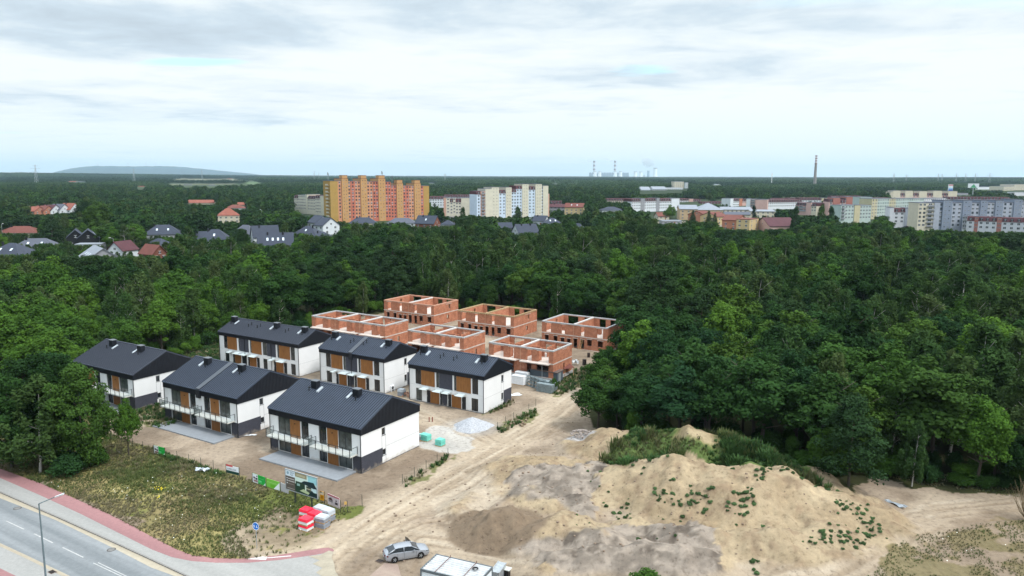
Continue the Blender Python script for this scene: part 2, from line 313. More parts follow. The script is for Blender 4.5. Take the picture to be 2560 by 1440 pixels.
def ground_color(x, y, z):
    n1 = fbm(x, y, 14, 4); n2 = fbm(x+80, y+11, 3.5, 4); n3 = fbm(x-40, y, 1.0, 3)
    wx = x+2.4*(n2-.5)*2; wy = y+2.4*(fbm(x+20, y+60, 3.5)-.5)*2
    C = lambda *c: np.array(c)[None, :]
    def mix(a, b, k): k = np.clip(k, 0, 1)[:, None]; return a*(1-k)+b*k
    col = mix(C(*srgb(158, 136, 112))+np.zeros((len(x), 3)), C(*srgb(188, 166, 140)), sst(.35, .65, .5*n1+.5*n2))
    col = mix(col, C(*srgb(128, 108, 88)), sst(.56, .72, fbm(x, y+33, 5, 4))*.6)
    col = mix(col, C(*srgb(140, 118, 96)), inpoly(wx, wy, BROWNP)*.6)
    for pl, w, k in ((DROAD, 5.2, .8), (DROAD2, 4.0, .6), (DROAD3, 3.6, .6)):
        d, t = pdist(wx, wy, pl); col = mix(col, C(*srgb(204, 182, 152)), sst(w, w*.45, d)*k)
        e, _ = pdist(x, y, pl); rut = np.abs(np.abs(e-.2*(n2-.5))-.95) ; col = mix(col, C(*srgb(222, 204, 178)), sst(.55, .15, rut)*.35*(n2 > .4))
    col = mix(col, C(*srgb(206, 202, 196)), inpoly(wx, wy, CONCP)*.75)
    a = inpoly(wx, wy, P2((1090, 1250), (1180, 1190), (1330, 1150), (1270, 1240), (1200, 1290), (1110, 1300))); col = mix(col, C(*srgb(220, 200, 172)), a*.6)
    tr = tracks(x, y); col = mix(col, C(*srgb(150, 126, 98)), tr*.55)
    # mounds
    m = sst(.35, 1.0, z)*(y < 125)
    och = mix(C(*srgb(174, 149, 112))+np.zeros((len(x), 3)), C(*srgb(194, 170, 131)), sst(.3, .7, n2)); och = mix(och, C(*srgb(152, 122, 94)), sst(.55, .7, n3)*.5)
    gr = mix(C(*srgb(136, 123, 111))+np.zeros((len(x), 3)), C(*srgb(174, 158, 142)), sst(.35, .65, n3)); gr = mix(gr, C(*srgb(88, 76, 68)), sst(.64, .74, fbm(x, y, 1.5, 3))*.7)
    gp = P2((1270, 1180), (1500, 1165), (1520, 1230), (1480, 1290), (1600, 1315), (1800, 1320), (1830, 1440), (1500, 1445), (1280, 1405), (1180, 1330), (1230, 1230), z=1.3)
    gk = inpoly(x+5*(n2-.5), y+5*(fbm(x+7, y, 3)-.5), gp)*sst(.42, .5, fbm(x+31, y+9, 6, 4)+.08)
    mc = mix(och, gr, gk*.95)
    col = mix(col, mc, m)
    p8 = RID[7][0]; d, _ = pdist(x, y, p8); col = mix(col, C(*srgb(140, 118, 94)), sst(5.4, 4.9, d+.4*(n3-.5)))
    d = np.hypot(x-GRAVEL[0], y-GRAVEL[1]); col = mix(col, mix(C(*srgb(176, 176, 178))+np.zeros((len(x), 3)), C(*srgb(222, 222, 224)), n3), sst(3.3, 2.6, d+1.0*(n3-.5)))
    col = mix(col, C(*srgb(190, 187, 182)), sst(5.5, 3.5, d+1.5*(n2-.5))*.35)
    d = np.hypot(x-at(1450, 1105)[0], y-at(1450, 1105)[1]); col = mix(col, C(*srgb(190, 184, 182)), sst(2.8, 1.8, d))
    # vegetation
    veg = np.zeros(len(x)); gc = mix(C(*srgb(90, 96, 50))+np.zeros((len(x), 3)), C(*srgb(136, 126, 84)), sst(.34, .56, n1*.5+n2*.5)); gc = mix(gc, C(*srgb(132, 116, 86)), sst(.54, .68, fbm(x+5, y+70, 8, 4))*.6)
    bare = inpoly(wx+2*(n3-.5), wy, P2((560, 1330), (700, 1270), (760, 1288), (880, 1286), (900, 1330), (760, 1410), (640, 1405))).astype(float)
    g = inpoly(wx, wy, GRASS)*(1-.8*bare*sst(.35, .5, n3+.15)); col = mix(col, gc, g); veg = np.maximum(veg, g)
    for q in WEEDS: k = inpoly(wx, wy, q)*sst(.38, .5, n3); col = mix(col, C(*srgb(74, 84, 42)), k*.85); veg = np.maximum(veg, k)
    for i, q in enumerate(DRY): k = inpoly(wx, wy, q)*sst(.40-.1*i, .52-.1*i, n2*.6+n3*.4); col = mix(col, mix(C(*srgb(70, 70, 42))+np.zeros((len(x), 3)), C(*srgb(104, 94, 68)), n3), k*.85); veg = np.maximum(veg, k)
    k = inpoly(wx*.7+x*.3, wy*.7+y*.3, GREENM)*sst(.6, 1.4, z); tuft = np.hypot(x-at(1745, 1080, 5)[0], y-at(1745, 1080, 5)[1])
    k = k*(1-.85*sst(3.6, 2.0, tuft+2*(n3-.5))); col = mix(col, C(*srgb(58, 88, 40)), k*.9); veg = np.maximum(veg, k*1.3)
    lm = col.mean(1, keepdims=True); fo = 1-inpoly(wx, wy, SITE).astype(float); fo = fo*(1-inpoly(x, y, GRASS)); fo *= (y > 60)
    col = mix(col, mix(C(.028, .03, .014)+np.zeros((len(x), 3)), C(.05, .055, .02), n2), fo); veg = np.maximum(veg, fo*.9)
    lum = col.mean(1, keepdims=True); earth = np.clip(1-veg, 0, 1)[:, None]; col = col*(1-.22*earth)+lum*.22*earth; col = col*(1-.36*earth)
    return col, veg
ROADX = P2((-1400, 560), (0, 1173.5), (100, 1209.5), (200, 1253.5), (300, 1300.5), (395, 1351.5), (440, 1374.5), (480, 1389.5), (530, 1396.5), (600, 1398.5), (680, 1391.5), (745, 1381.5), (822, 1368), (826, 1380), (824, 1394), (832, 1410), (834, 1428), (846, 1445), (850, 1640), (400, 2600), (-2600, 1900))
def near_ground():
    ys = [50.0]
    while ys[-1] < 226: ys.append(ys[-1]+(.26 if ys[-1] < 112 else .26+(ys[-1]-112)*.010))
    ys = np.array(ys); xs = np.concatenate([np.arange(-125, -62, .9), np.arange(-62, 62, .32), np.arange(62, 112, .9)])
    X, Y = np.meshgrid(xs, ys); x, y = X.ravel(), Y.ravel(); z = hz(x, y)
    rd = inpoly(x, y, ROADX); z = np.where(rd, -.32, z-.07*tracks(x, y)*(z < .6))
    col, veg = ground_color(x, y, z)
    nx, ny = len(xs), len(ys); i = np.arange(nx*ny).reshape(ny, nx)
    F = np.stack([i[:-1, :-1], i[:-1, 1:], i[1:, 1:], i[1:, :-1]], -1).reshape(-1, 4)
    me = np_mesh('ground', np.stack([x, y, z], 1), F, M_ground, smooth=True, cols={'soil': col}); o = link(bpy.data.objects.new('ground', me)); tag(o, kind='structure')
    return x, y, z, veg
def ground_material(name, fine=1.0):
    m = bpy.data.materials.new(name); m.use_nodes = True; nt = m.node_tree; b = nt.nodes['Principled BSDF']; L = nt.links.new
    b.inputs['Roughness'].default_value = .95; b.inputs['Specular IOR Level'].default_value = .1
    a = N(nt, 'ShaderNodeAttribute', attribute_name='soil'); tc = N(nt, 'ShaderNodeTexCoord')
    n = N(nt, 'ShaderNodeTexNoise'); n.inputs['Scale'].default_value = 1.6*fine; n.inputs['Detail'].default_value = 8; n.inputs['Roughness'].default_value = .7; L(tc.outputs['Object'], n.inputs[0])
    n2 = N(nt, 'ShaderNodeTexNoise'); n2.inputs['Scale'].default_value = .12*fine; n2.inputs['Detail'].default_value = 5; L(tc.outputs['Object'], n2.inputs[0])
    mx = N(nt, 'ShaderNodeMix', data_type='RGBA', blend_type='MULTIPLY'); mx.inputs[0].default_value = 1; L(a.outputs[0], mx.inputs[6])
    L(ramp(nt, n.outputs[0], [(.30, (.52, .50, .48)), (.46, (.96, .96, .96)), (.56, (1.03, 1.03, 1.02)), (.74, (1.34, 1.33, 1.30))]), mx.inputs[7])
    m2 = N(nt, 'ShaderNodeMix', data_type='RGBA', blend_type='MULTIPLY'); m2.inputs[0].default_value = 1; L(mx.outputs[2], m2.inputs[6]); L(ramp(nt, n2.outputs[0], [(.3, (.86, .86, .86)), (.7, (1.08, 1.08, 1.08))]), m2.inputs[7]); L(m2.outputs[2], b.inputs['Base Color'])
    bn = N(nt, 'ShaderNodeBump'); bn.inputs['Strength'].default_value = .6; bn.inputs['Distance'].default_value = .16; L(n.outputs[0], bn.inputs['Height']); L(bn.outputs[0], b.inputs['Normal'])
    return m
M_ground = ground_material('soil_and_sand')
GX, GY, GZ, GV = near_ground()
# far ground: a disc that follows the curve of the earth, with its own low forest relief
def curv(d): return -(np.asarray(d)**2)/(2*6371000*1.15)
def far_h(x, y):
    d = np.hypot(x, y); az = np.degrees(np.arctan2(x, y))
    rise = 26*sst(2500, 7000, d)*np.exp(-((az+34)/13)**2)+10*sst(2500, 6000, d)*np.exp(-((az-33)/6)**2)
    roll_ = 9*(fbm(x, y, 2200, 3)-.5)*sst(1200, 4000, d)
    inside = (x > -118) & (x < 105) & (y > 56) & (y < 219); edge = np.where(inside, -1.2, 0)
    return rise+roll_+curv(d)+edge-.05
def far_ground():
    rs = [1.0]
    while rs[-1] < 27000: rs.append(rs[-1]*1.045+2)
    rs = np.array(rs); an = np.radians(np.concatenate([np.arange(-180, -42, 4), np.arange(-42, 42, .35), np.arange(42, 181, 4)])); A, Rr = np.meshgrid(an, rs)
    x = (Rr*np.sin(A)).ravel(); y = (Rr*np.cos(A)).ravel(); z = far_h(x, y)+7*sst(900, 1500, np.hypot(x, y))*(1-fieldmask(x, y))
    n = fbm(x, y, 400, 4); k = sst(.4, .6, n)[:, None]; d = np.hypot(x, y)
    c = np.array([.022, .036, .016])*(1-k)+np.array([.04, .058, .024])*k
    f = fieldmask(x, y)[:, None]; fc = np.where((fbm(x*.5, y, 420, 2) > .5)[:, None], np.array([.22, .215, .14]), np.array([.085, .13, .055])); c = c*(1-f)+fc*f
    nx, ny = len(an), len(rs); i = np.arange(nx*ny).reshape(ny, nx)
    F = np.stack([i[:-1, :-1], i[:-1, 1:], i[1:, 1:], i[1:, :-1]], -1).reshape(-1, 4)
    me = np_mesh('terrain', np.stack([x, y, z], 1), F, ground_material('far_soil', .05), smooth=True, cols={'soil': c}); tag(link(bpy.data.objects.new('terrain', me)), kind='structure')
FIELDS = [(430, 460, 560, 468), (565, 448, 640, 462)]
def fieldmask(x, y):
    px, py = pix(x, y, far_h(x, y)); d = np.hypot(x, y)
    n = (fbm(x, y, 150)-.5)
    m = (px+n*60 > 420) & (px+n*60 < 655) & (d > 2450) & (d < 4600) & (y > 0)
    m |= (px > 150) & (px < 290) & (d > 2900) & (d < 3500) & (n > -.02) & (y > 0)
    m &= fbm(x+500, y*.6, 210, 3) < .60
    return m.astype(float)
far_ground()
# ------------------------------------------------------------- road, pavement, cycle path
def strip(name, pts, m, z=0.0, kind='structure', thick=None):
    b = MB(); pts = [(x, y) for x, y in pts]; n = len(pts)
    b.v = [(x, y, z) for x, y in pts]; b.f = [tuple(range(n))]; b.m = [0]
    if thick:
        b.v += [(x, y, z-thick) for x, y in pts]
        for i in range(n): j = (i+1) % n; b.f.append((i, j, n+j, n+i)[::-1]); b.m.append(0)
    a = sum(pts[i][0]*pts[(i+1) % n][1]-pts[(i+1) % n][0]*pts[i][1] for i in range(n))
    if a < 0: b.f = [f[::-1] for f in b.f]
    import bmesh
    o = b.build(name, m)
    bm = bmesh.new(); bm.from_mesh(o.data); bmesh.ops.triangulate(bm, faces=[f for f in bm.faces if len(f.verts) > 4]); bm.to_mesh(o.data); bm.free()
    return tag(o, kind=kind)
def streaky(name, c, c2, ang, sc=.5):
    m = bpy.data.materials.new(name); m.use_nodes = True; nt = m.node_tree; b = nt.nodes['Principled BSDF']; L = nt.links.new
    b.inputs['Roughness'].default_value = .85; b.inputs['Specular IOR Level'].default_value = .2
    tc = N(nt, 'ShaderNodeTexCoord'); rt = N(nt, 'ShaderNodeVectorRotate', rotation_type='Z_AXIS'); rt.inputs['Angle'].default_value = ang; L(tc.outputs['Object'], rt.inputs[0])
    mp = N(nt, 'ShaderNodeMapping'); mp.inputs['Scale'].default_value = (.03, 1, 1); L(rt.outputs[0], mp.inputs[0])
    n = N(nt, 'ShaderNodeTexNoise'); n.inputs['Scale'].default_value = sc; n.inputs['Detail'].default_value = 4; L(mp.outputs[0], n.inputs[0])
    n2 = N(nt, 'ShaderNodeTexNoise'); n2.inputs['Scale'].default_value = 2.5; n2.inputs['Detail'].default_value = 8; n2.inputs['Roughness'].default_value = .75; L(tc.outputs['Object'], n2.inputs[0])
    mx = N(nt, 'ShaderNodeMix', data_type='RGBA', blend_type='MULTIPLY'); mx.inputs[0].default_value = 1
    L(ramp(nt, n.outputs[0], [(.35, c), (.65, c2)]), mx.inputs[6]); L(ramp(nt, n2.outputs[0], [(.3, (.86, .86, .86)), (.7, (1.12, 1.12, 1.12))]), mx.inputs[7]); L(mx.outputs[2], b.inputs['Base Color']); return m
rda, rdb = at(0, 1222), at(480, 1440); RANG = math.atan2(rdb[1]-rda[1], rdb[0]-rda[0])
M_asph = streaky('asphalt', (.15, .163, .172), (.215, .227, .236), -RANG, .8); M_pave = streaky('pavement_block', (.245, .242, .232), (.295, .29, .278), -RANG); M_cyc = streaky('red_block', (.24, .125, .128), (.29, .155, .155), -RANG)
M_sandst = streaky('drifted_sand', (.30, .26, .20), (.38, .335, .26), -RANG)
def off(poly_a, poly_b): return list(poly_a)+list(poly_b)[::-1]
def ext(pts, k=90):                            # lengthen a measured edge beyond the frame at its left end
    (x0, y0), (x1, y1) = pts[0], pts[1]; l = math.hypot(x0-x1, y0-y1); return [(x0+(x0-x1)/l*k, y0+(y0-y1)/l*k)]+list(pts)
e_out = ext(P2((0, 1172), (100, 1208), (200, 1252), (300, 1299), (395, 1350), (440, 1373), (480, 1388), (530, 1395), (600, 1397), (680, 1390), (745, 1380), (800, 1371), (822, 1369), (832, 1372)))
e_mid = ext(P2((0, 1195), (100, 1238), (200, 1284), (300, 1334), (380, 1374), (430, 1393), (480, 1403), (540, 1407), (620, 1407), (700, 1400), (790, 1387), (836, 1378)))
kerb = ext(P2((0, 1228), (150, 1293), (300, 1360), (400, 1406), (480, 1443), (560, 1480), (700, 1545)))
road_in = kerb
far_kerb = ext(P2((0, 1366), (60, 1394), (130, 1428), (240, 1480), (420, 1570)))
strip('cycle_path', off(e_out, e_mid), M_cyc, .012, thick=.3)
strip('pavement', off(e_mid, kerb+P2((855, 1600), (849, 1446), (837, 1428), (835, 1410), (827, 1393))), M_pave, .008, thick=.3)
strip('road', off([(x-.0, y+.0) for x, y in kerb], far_kerb+P2((700, 1700))), M_asph, -.11)
kw = .16; kn = np.array([math.sin(RANG), -math.cos(RANG)])
strip('kerb', off([(x, y) for x, y in kerb], [(x+kn[0]*kw, y+kn[1]*kw) for x, y in kerb]), mat('kerb_stone', (.2, .19, .18), .9, .2, 4), .02, thick=.3)
sandy = [(x+kn[0]*kw, y+kn[1]*kw) for x, y in kerb]
sn = [(x+kn[0]*(.75+.25*math.sin(i*2.1)), y+kn[1]*(.75+.25*math.sin(i*2.1))) for i, (x, y) in enumerate(kerb)]
strip('drifted_sand', off(sandy, sn), M_sandst, -.104)
strip('far_pavement', off(far_kerb, ext(P2((-400, 1270), (0, 1445), (60, 1475), (200, 1560), (400, 1680)))), M_pave, .01, thick=.3)
strip('far_cycle_path', P2((-300, 1290), (0, 1421), (52, 1446), (200, 1530), (100, 1620), (-600, 1500)), M_cyc, .014, thick=.1)
sn2 = [(x-kn[0]*.5, y-kn[1]*.5) for x, y in far_kerb]
strip('far_drifted_sand', off(far_kerb, sn2), M_sandst, -.105)
strip('sand_drift', P2((770, 1391), (800, 1388), (822, 1377), (834, 1380), (829, 1394), (836, 1410), (838, 1428), (850, 1446), (856, 1470), (800, 1470), (812, 1445), (790, 1432), (806, 1420), (782, 1410), (800, 1401)), mat('loose_sand', (.30, .265, .205), .95, .15, 1.2, bump=.3), .024)
M_paint = mat('road_paint', (.36, .36, .355), .8, .25, 4)
M_paint2 = mat('white_marking', (.52, .5, .5), .8, .15, 4)
def dash(a, b, w, name='lane_dash', m=None, z=-.1):
    a = at(*a); b = at(*b); dx, dy = b[0]-a[0], b[1]-a[1]; l = math.hypot(dx, dy); n = (-dy/l*w/2, dx/l*w/2)
    return strip(name, [(a[0]+n[0], a[1]+n[1]), (b[0]+n[0], b[1]+n[1]), (b[0]-n[0], b[1]-n[1]), (a[0]-n[0], a[1]-n[1])], m or M_paint, z)
for a, b in (((15, 1300), (60, 1321)), ((85, 1332), (132, 1355)), ((156, 1366), (208, 1391)), ((-60, 1266), (-20, 1284))): dash(a, b, .13)
dash((233, 1405), (320, 1446), .1); dash((245, 1404), (330, 1445), .1)
# arrow on the cycle path
dash((728, 1390), (668, 1395), .16, 'cycle_path_marking', M_paint2, .018)
strip('cycle_path_marking', P2((616, 1398), (669, 1389.5), (665, 1400)), M_paint2, .017)
strip('sand_covered_path', P2((925, 1440), (962, 1408), (995, 1412), (1002, 1440), (1010, 1520), (860, 1520)), streaky('worn_red_block', (.25, .185, .155), (.30, .235, .19), -RANG), .05)
M_clad2 = mat('roof_seam', (.018, .022, .032), .5, .1, 1)
# ------------------------------------------------------------- finished houses
def wall_y(b, x0, x1, y0, y1, z0, z1, ops):   # wall in the xz plane with openings (xa, xb, za, zb)
    xs = sorted({x0, x1, *[o[0] for o in ops], *[o[1] for o in ops]})
    for a, c in zip(xs, xs[1:]):
        if c-a < 1e-4: continue
        zs = sorted([(o[2], o[3]) for o in ops if o[0] <= a+1e-4 and o[1] >= c-1e-4]); z = z0
        for za, zb in zs:
            if za > z+1e-3: b.box(a, c, y0, y1, z, za)
            z = max(z, zb)
        if z < z1-1e-3: b.box(a, c, y0, y1, z, z1)
def wall_x(b, x0, x1, y0, y1, z0, z1, ops):   # wall in the yz plane, openings (ya, yb, za, zb)
    t = MB(); wall_y(t, y0, y1, x0, x1, z0, z1, ops)
    n = len(b.v); b.v += [(q[1], q[0], q[2]) for q in t.v]; b.f += [tuple(n+i for i in f)[::-1] for f in t.f]; b.m += [b.mi]*len(t.f)
def window_y(par, x0, x1, z0, z1, y, split=2, ins=1, name='window', glass=None):    # y: outer wall face, ins: direction into the wall
    f = MB(); d = .05*ins; t = .06; ya, yb = sorted((y+.13*ins, y+.19*ins))
    f.box(x0, x1, ya, yb, z0, z0+t); f.box(x0, x1, ya, yb, z1-t, z1); f.box(x0, x0+t, ya, yb, z0+t, z1-t); f.box(x1-t, x1, ya, yb, z0+t, z1-t)
    for i in range(1, split): xm = x0+(x1-x0)*(i/split if split < 3 else i/split); f.box(xm-.045, xm+.045, ya, yb, z0+t, z1-t)
    o = f.build(name, M_frame, par); g = MB(); g.box(x0+t, x1-t, y+.155*ins if ins > 0 else y-.17, y+.17*ins if ins > 0 else y-.155, z0+t, z1-t); g.build('pane', glass or M_glass, o); return o
def window_x(par, y0, y1, z0, z1, x, ins=-1):
    f = MB(); t = .06; xa, xb = sorted((x+.12*ins, x+.18*ins))
    f.box(xa, xb, y0, y1, z0, z0+t); f.box(xa, xb, y0, y1, z1-t, z1); f.box(xa, xb, y0, y0+t, z0+t, z1-t); f.box(xa, xb, y1-t, y1, z0+t, z1-t)
    f.box(min(x, x-.05*ins), max(x, x-.05*ins), y0-.04, y1+.04, z0-.06, z0-.005)
    o = f.build('window', M_frame, par); g = MB(); xc = x+.15*ins; g.box(xc-.008, xc+.008, y0+t, y1-t, z0+t, z1-t); g.build('pane', M_glass, o); return o
def house(org, L, Wd, he, hs, hr, rf, upper, lower, style, label, roofm, seam=.46, units=1, z0=0.0, chim=(.24, .7), hatch=None, vents=(), rear_dark=True):
    # local frame: x along the front (left to right), y into the depth, z up; front wall at y=0
    o = empty('terraced_house' if units > 1 else 'semi_detached_house', (org[0], org[1], z0), -TH, label, 'house', 'new black-roofed white houses on the site')
    T = .28; zf = 2.42; ops = []; part = lambda b, n, m: b.build(n, m, o)
    for (a, c, k, lo, hi) in upper+lower:
        if k[0] == 'g': ops.append((a*L, c*L, lo, hi))
    gops = [(Wd*.335, Wd*.395, 4.0, 5.0), (Wd*.345, Wd*.40, 1.15, 2.0)] if style == 'A' else [(Wd*.62, Wd*.70, 4.1, 5.3), (Wd*.62, Wd*.70, 1.0, 2.2)]
    b = MB(); wall_y(b, 0, L, 0, T, .12, he-.25, ops)
    bops = [(L*t, L*(t+.09), za, zb) for t in (.08, .3, .6, .82) for za, zb in ((.3, 2.2), (3.0, 4.9))]
    wall_y(b, 0, L, Wd-T, Wd, .12, he-.25, bops)
    wall_x(b, L-T, L, T, Wd-T, .12, he-.25, gops); wall_x(b, 0, T, T, Wd-T, .12, he-.25, gops); part(b, 'wall', M_white)
    b = MB(); b.box(T, L-T, T, Wd-T, 2.45, 2.6); part(b, 'floor', M_slab)
    b = MB(); b.box(.02, L-.02, .03, Wd-.03, -.5, .118); part(b, 'plinth', M_kerbd)
    b = MB(); b.box(T, L-T, 3.2, 3.3, .12, he-.3); part(b, 'inner_wall', M_curt)
    for wx in bops: window_y(o, *wx, Wd, 2, -1)
    for g in gops: window_x(o, *g, L); window_x(o, *g, 0, ins=1)
    # panels, windows
    for (a, c, k, lo, hi) in upper+lower:
        x0, x1 = a*L, c*L
        if k[0] == 'g': window_y(o, x0, x1, lo, hi, 0, int(k[1]) if len(k) > 1 else 2, 1, glass=M_curt if len(k) > 2 else None)
        elif k == 'w':
            b = MB(); b.box(x0, x1, -.035, -.001, lo, hi); w = part(b, 'wooden_panel', M_wood)
            if style == 'A': b = MB(); b.box((x0+x1)/2-.06, (x0+x1)/2+.06, -.14, -.036, hi-.62, hi-.5); b.build('wall_lamp', M_black, w)
        elif k == 'd': b = MB(); b.box(x0, x1, -.028, -.001, lo, hi); part(b, 'dark_panel', M_dark)
        elif k == 'D':
            b = MB(); b.box(x0, x1, -.02, -.001, lo, hi); dd = part(b, 'door', M_frame); b = MB(); b.tube((x0+.12, -.06, lo+1), (x0+.12, -.06, lo+1.3), .02); b.build('handle', M_metal, dd)
    # gable paint, joints, downpipes
    jm = mat('render_joint', (.30, .31, .33), .9, .05)
    if style == 'A':
        zt = 2.28; b = MB(); b.box(L+.001, L+.02, 0, Wd*.335, .12, zt); b.box(L+.001, L+.02, Wd*.335, Wd*.345, 1.0, zt); part(b, 'dark_panel', M_dark)
        b = MB(); b.box(-.02, -.001, 0, Wd*.335, .12, zt); part(b, 'dark_panel', M_dark)
        b = MB(); b.box(L+.001, L+.008, Wd*.4, Wd, 2.28, 2.31); b.box(L+.001, L+.008, Wd*.332, Wd*.336, 2.32, 4.0); b.box(L+.001, L+.008, Wd*.396, Wd*.400, .12, 4.0); part(b, 'render_joint', jm)
    else:
        b = MB(); b.box(L+.001, L+.008, 0, Wd, 2.5, 2.53); b.box(L+.001, L+.008, Wd*.618, Wd*.622, .12, hs); b.box(L+.001, L+.008, Wd*.70, Wd*.704, .12, hs); b.box(0, L, -.008, -.001, 2.95, 2.97); part(b, 'render_joint', jm)
        if rear_dark: b = MB(); b.box(L+.001, L+.02, Wd*.71, Wd, .12, 2.5); part(b, 'dark_panel', M_dark)
    for x in (-.06, L-.16)+tuple(L*i/units for i in range(1, units) if style == 'B'):
        b = MB(); b.tube((x+.11, -.09, .1), (x+.11, -.09, hs), .05); part(b, 'downpipe', M_frame)
    # cladding band and gable triangles
    e = .10; yr = Wd*rf; b = MB()
    b.box(-e, L+e, -e, -.001, hs, he); b.box(-e, L+e, Wd+.001, Wd+e, hs, he)
    for x0, x1 in ((L+.001, L+e), (-e, -.001)):
        b.box(x0, x1, 0, Wd, hs, he); b.prism([(-e, he), (Wd+e, he), (yr, hr)], 0, 'x', x0, x1)
    n = int((L+2*e)/.28)
    for i in range(n+1): x = -e+.02+(L+2*e-.04)*i/n; b.box(x-.018, x+.018, -e-.045, -e, hs, he-.02); b.box(x-.018, x+.018, Wd+e, Wd+e+.045, hs, he-.02)
    n = int((Wd+2*e)/.28)
    for i in range(n+1):
        y = -e+.02+(Wd+2*e-.04)*i/n; zt = he+(hr-he)*(1-(abs(y-yr)/((yr+e) if y < yr else (Wd+e-yr))))-.04
        b.box(L+e, L+e+.045, y-.018, y+.018, hs, max(zt, he-.02)); b.box(-e-.045, -e, y-.018, y+.018, hs, max(zt, he-.02))
    part(b, 'cladding', M_clad)
    # roof: two slopes with standing seams
    q = .16; r = MB(); th = .16
    def slope(ya, za, yb, zb, x0=-q, x1=L+q):
        p = [(x0, ya, za), (x1, ya, za), (x1, yb, zb), (x0, yb, zb)]
        if yb < ya: p = [p[3], p[2], p[1], p[0]]
        r.hexa([(a, b_, c-th+.02) for a, b_, c in p]+[(a, b_, c+.02) for a, b_, c in p])
        k = max(2, int(round((x1-x0)/seam)))
        for i in range(k+1):
            x = x0+.03+(x1-x0-.06)*i/k; s = [(x-.04, ya, za), (x+.04, ya, za), (x+.04, yb, zb), (x-.04, yb, zb)]
            if yb < ya: s = [s[3], s[2], s[1], s[0]]
            r.mi = 1; r.hexa([(a, b_, c+.02) for a, b_, c in s]+[(a, b_, c+.12) for a, b_, c in s]); r.mi = 0
    sl = (hr-he)/(yr+e); ze = he-sl*(q-e)+.12; zr = hr+.12; sl2 = (hr-he)/(Wd+e-yr); ze2 = he-sl2*(q-e)+.12
    if units == 2:
        xm = L*.5; slope(-q, ze, yr, zr, -q, xm-.45); slope(-q, ze, yr, zr, xm+.45, L+q); slope(Wd+q, ze2, yr, zr, -q, xm-.45); slope(Wd+q, ze2, yr, zr, xm+.45, L+q)
        for xa, xb, up in ((xm-.45, xm+.45, .17),):
            r.prism([(-q-.12, hs-.42), (yr, hs-.42), (yr, zr+up+.06), (-q-.12, ze+up)], 0, 'x', xa, xb) if False else None
        w = MB(); w.hexa([(xm-.45, -q-.1, ze-.3), (xm+.45, -q-.1, ze-.3), (xm+.45, yr, zr-.3), (xm-.45, yr, zr-.3), (xm-.45, -q-.1, ze+.17), (xm+.45, -q-.1, ze+.17), (xm+.45, yr, zr+.19), (xm-.45, yr, zr+.19)])
        w.hexa([(xm-.45, yr, zr-.3), (xm+.45, yr, zr-.3), (xm+.45, Wd+q+.1, ze2-.3), (xm-.45, Wd+q+.1, ze2-.3), (xm-.45, yr, zr+.19), (xm+.45, yr, zr+.19), (xm+.45, Wd+q+.1, ze2+.17), (xm-.45, Wd+q+.1, ze2+.17)])
        for i in range(1, 6):
            t = i/6; y = -q+(yr+q)*t; z = ze+(zr-ze)*t+.175; w.box(xm-.45, xm+.45, y-.03, y+.03, z, z+.03)
        part(w, 'parapet', mat('parapet_sheet', (.062, .07, .085), .5, .1, 2))
        w = MB(); w.box(xm-.45, xm+.45, -.3, -.001, hs-.38, ze-.1); part(w, 'cladding', M_clad)
    else: slope(-q, ze, yr, zr); slope(Wd+q, ze2, yr, zr)
    r.box(-q, L+q, -q-.1, -q, ze-.14, ze-.005); r.box(-q-.03, L+q+.03, yr-.12, yr+.12, zr+.0, zr+.1)
    for x in (-q-.03, L+q): r.hexa([(x, -q, ze-.14), (x+.03, -q, ze-.14), (x+.03, yr, zr-.14), (x, yr, zr-.14), (x, -q, ze+.1), (x+.03, -q, ze+.1), (x+.03, yr, zr+.1), (x, yr, zr+.1)])
    ro = part(r, 'roof', [roofm, M_clad2])
    for i, t in enumerate(chim):
        x = t*L; y = yr-1.15; c = MB(); c.box(x-.52, x+.52, y-.34, y+.42, hr-.7, hr+.62)
        for j in range(5): c.box(x-.52+.24*j, x-.49+.24*j, y-.37, y-.34, hr-.7, hr+.6)
        cc = c.build('chimney', M_clad, ro); c = MB(); c.box(x-.6, x+.6, y-.42, y+.5, hr+.62, hr+.72); c.build('chimney_cap', mat('cap_sheet', (.1, .11, .125), .5, .1), cc)
        s = 1 if (hatch or [1, 1, 1])[i] > 0 else -1; zz = lambda yy: ze+(zr-ze)*(yy+q)/(yr+q)
        xa, xb = sorted((x-s*.95, x-s*1.35)); ya, yb = y-.85, y+.2
        c = MB(); c.hexa([(xa, ya, zz(ya)), (xb, ya, zz(ya)), (xb, yb, zz(yb)), (xa, yb, zz(yb)), (xa, ya, zz(ya)+.2), (xb, ya, zz(ya)+.2), (xb, yb, zz(yb)+.2), (xa, yb, zz(yb)+.2)]); c.build('roof_hatch', mat('hatch_cover', (.38, .42, .45), .3, .1), ro)
        c = MB(); xv = x+s*.45 if style == 'A' else x+s*.1; yv = y-.85; c.tube((xv, yv, zz(yv)), (xv, yv, zz(yv)+.5), .07); c.tube((xv, yv, zz(yv)+.5), (xv, yv, zz(yv)+.62), .12); c.build('vent_pipe', M_black, ro)
    for t in vents:
        for dx, dy in ((0, -.9), (.32, -.35)):
            xv = t*L+dx; yv = yr-1.1+dy; zz = ze+(zr-ze)*(yv+q)/(yr+q); c = MB(); c.tube((xv, yv, zz), (xv, yv, zz+.5), .06); c.box(xv-.1, xv+.1, yv-.1, yv+.1, zz, zz+.14); c.tube((xv, yv, zz+.5), (xv, yv, zz+.62), .11); c.build('vent_pipe', M_black, ro)
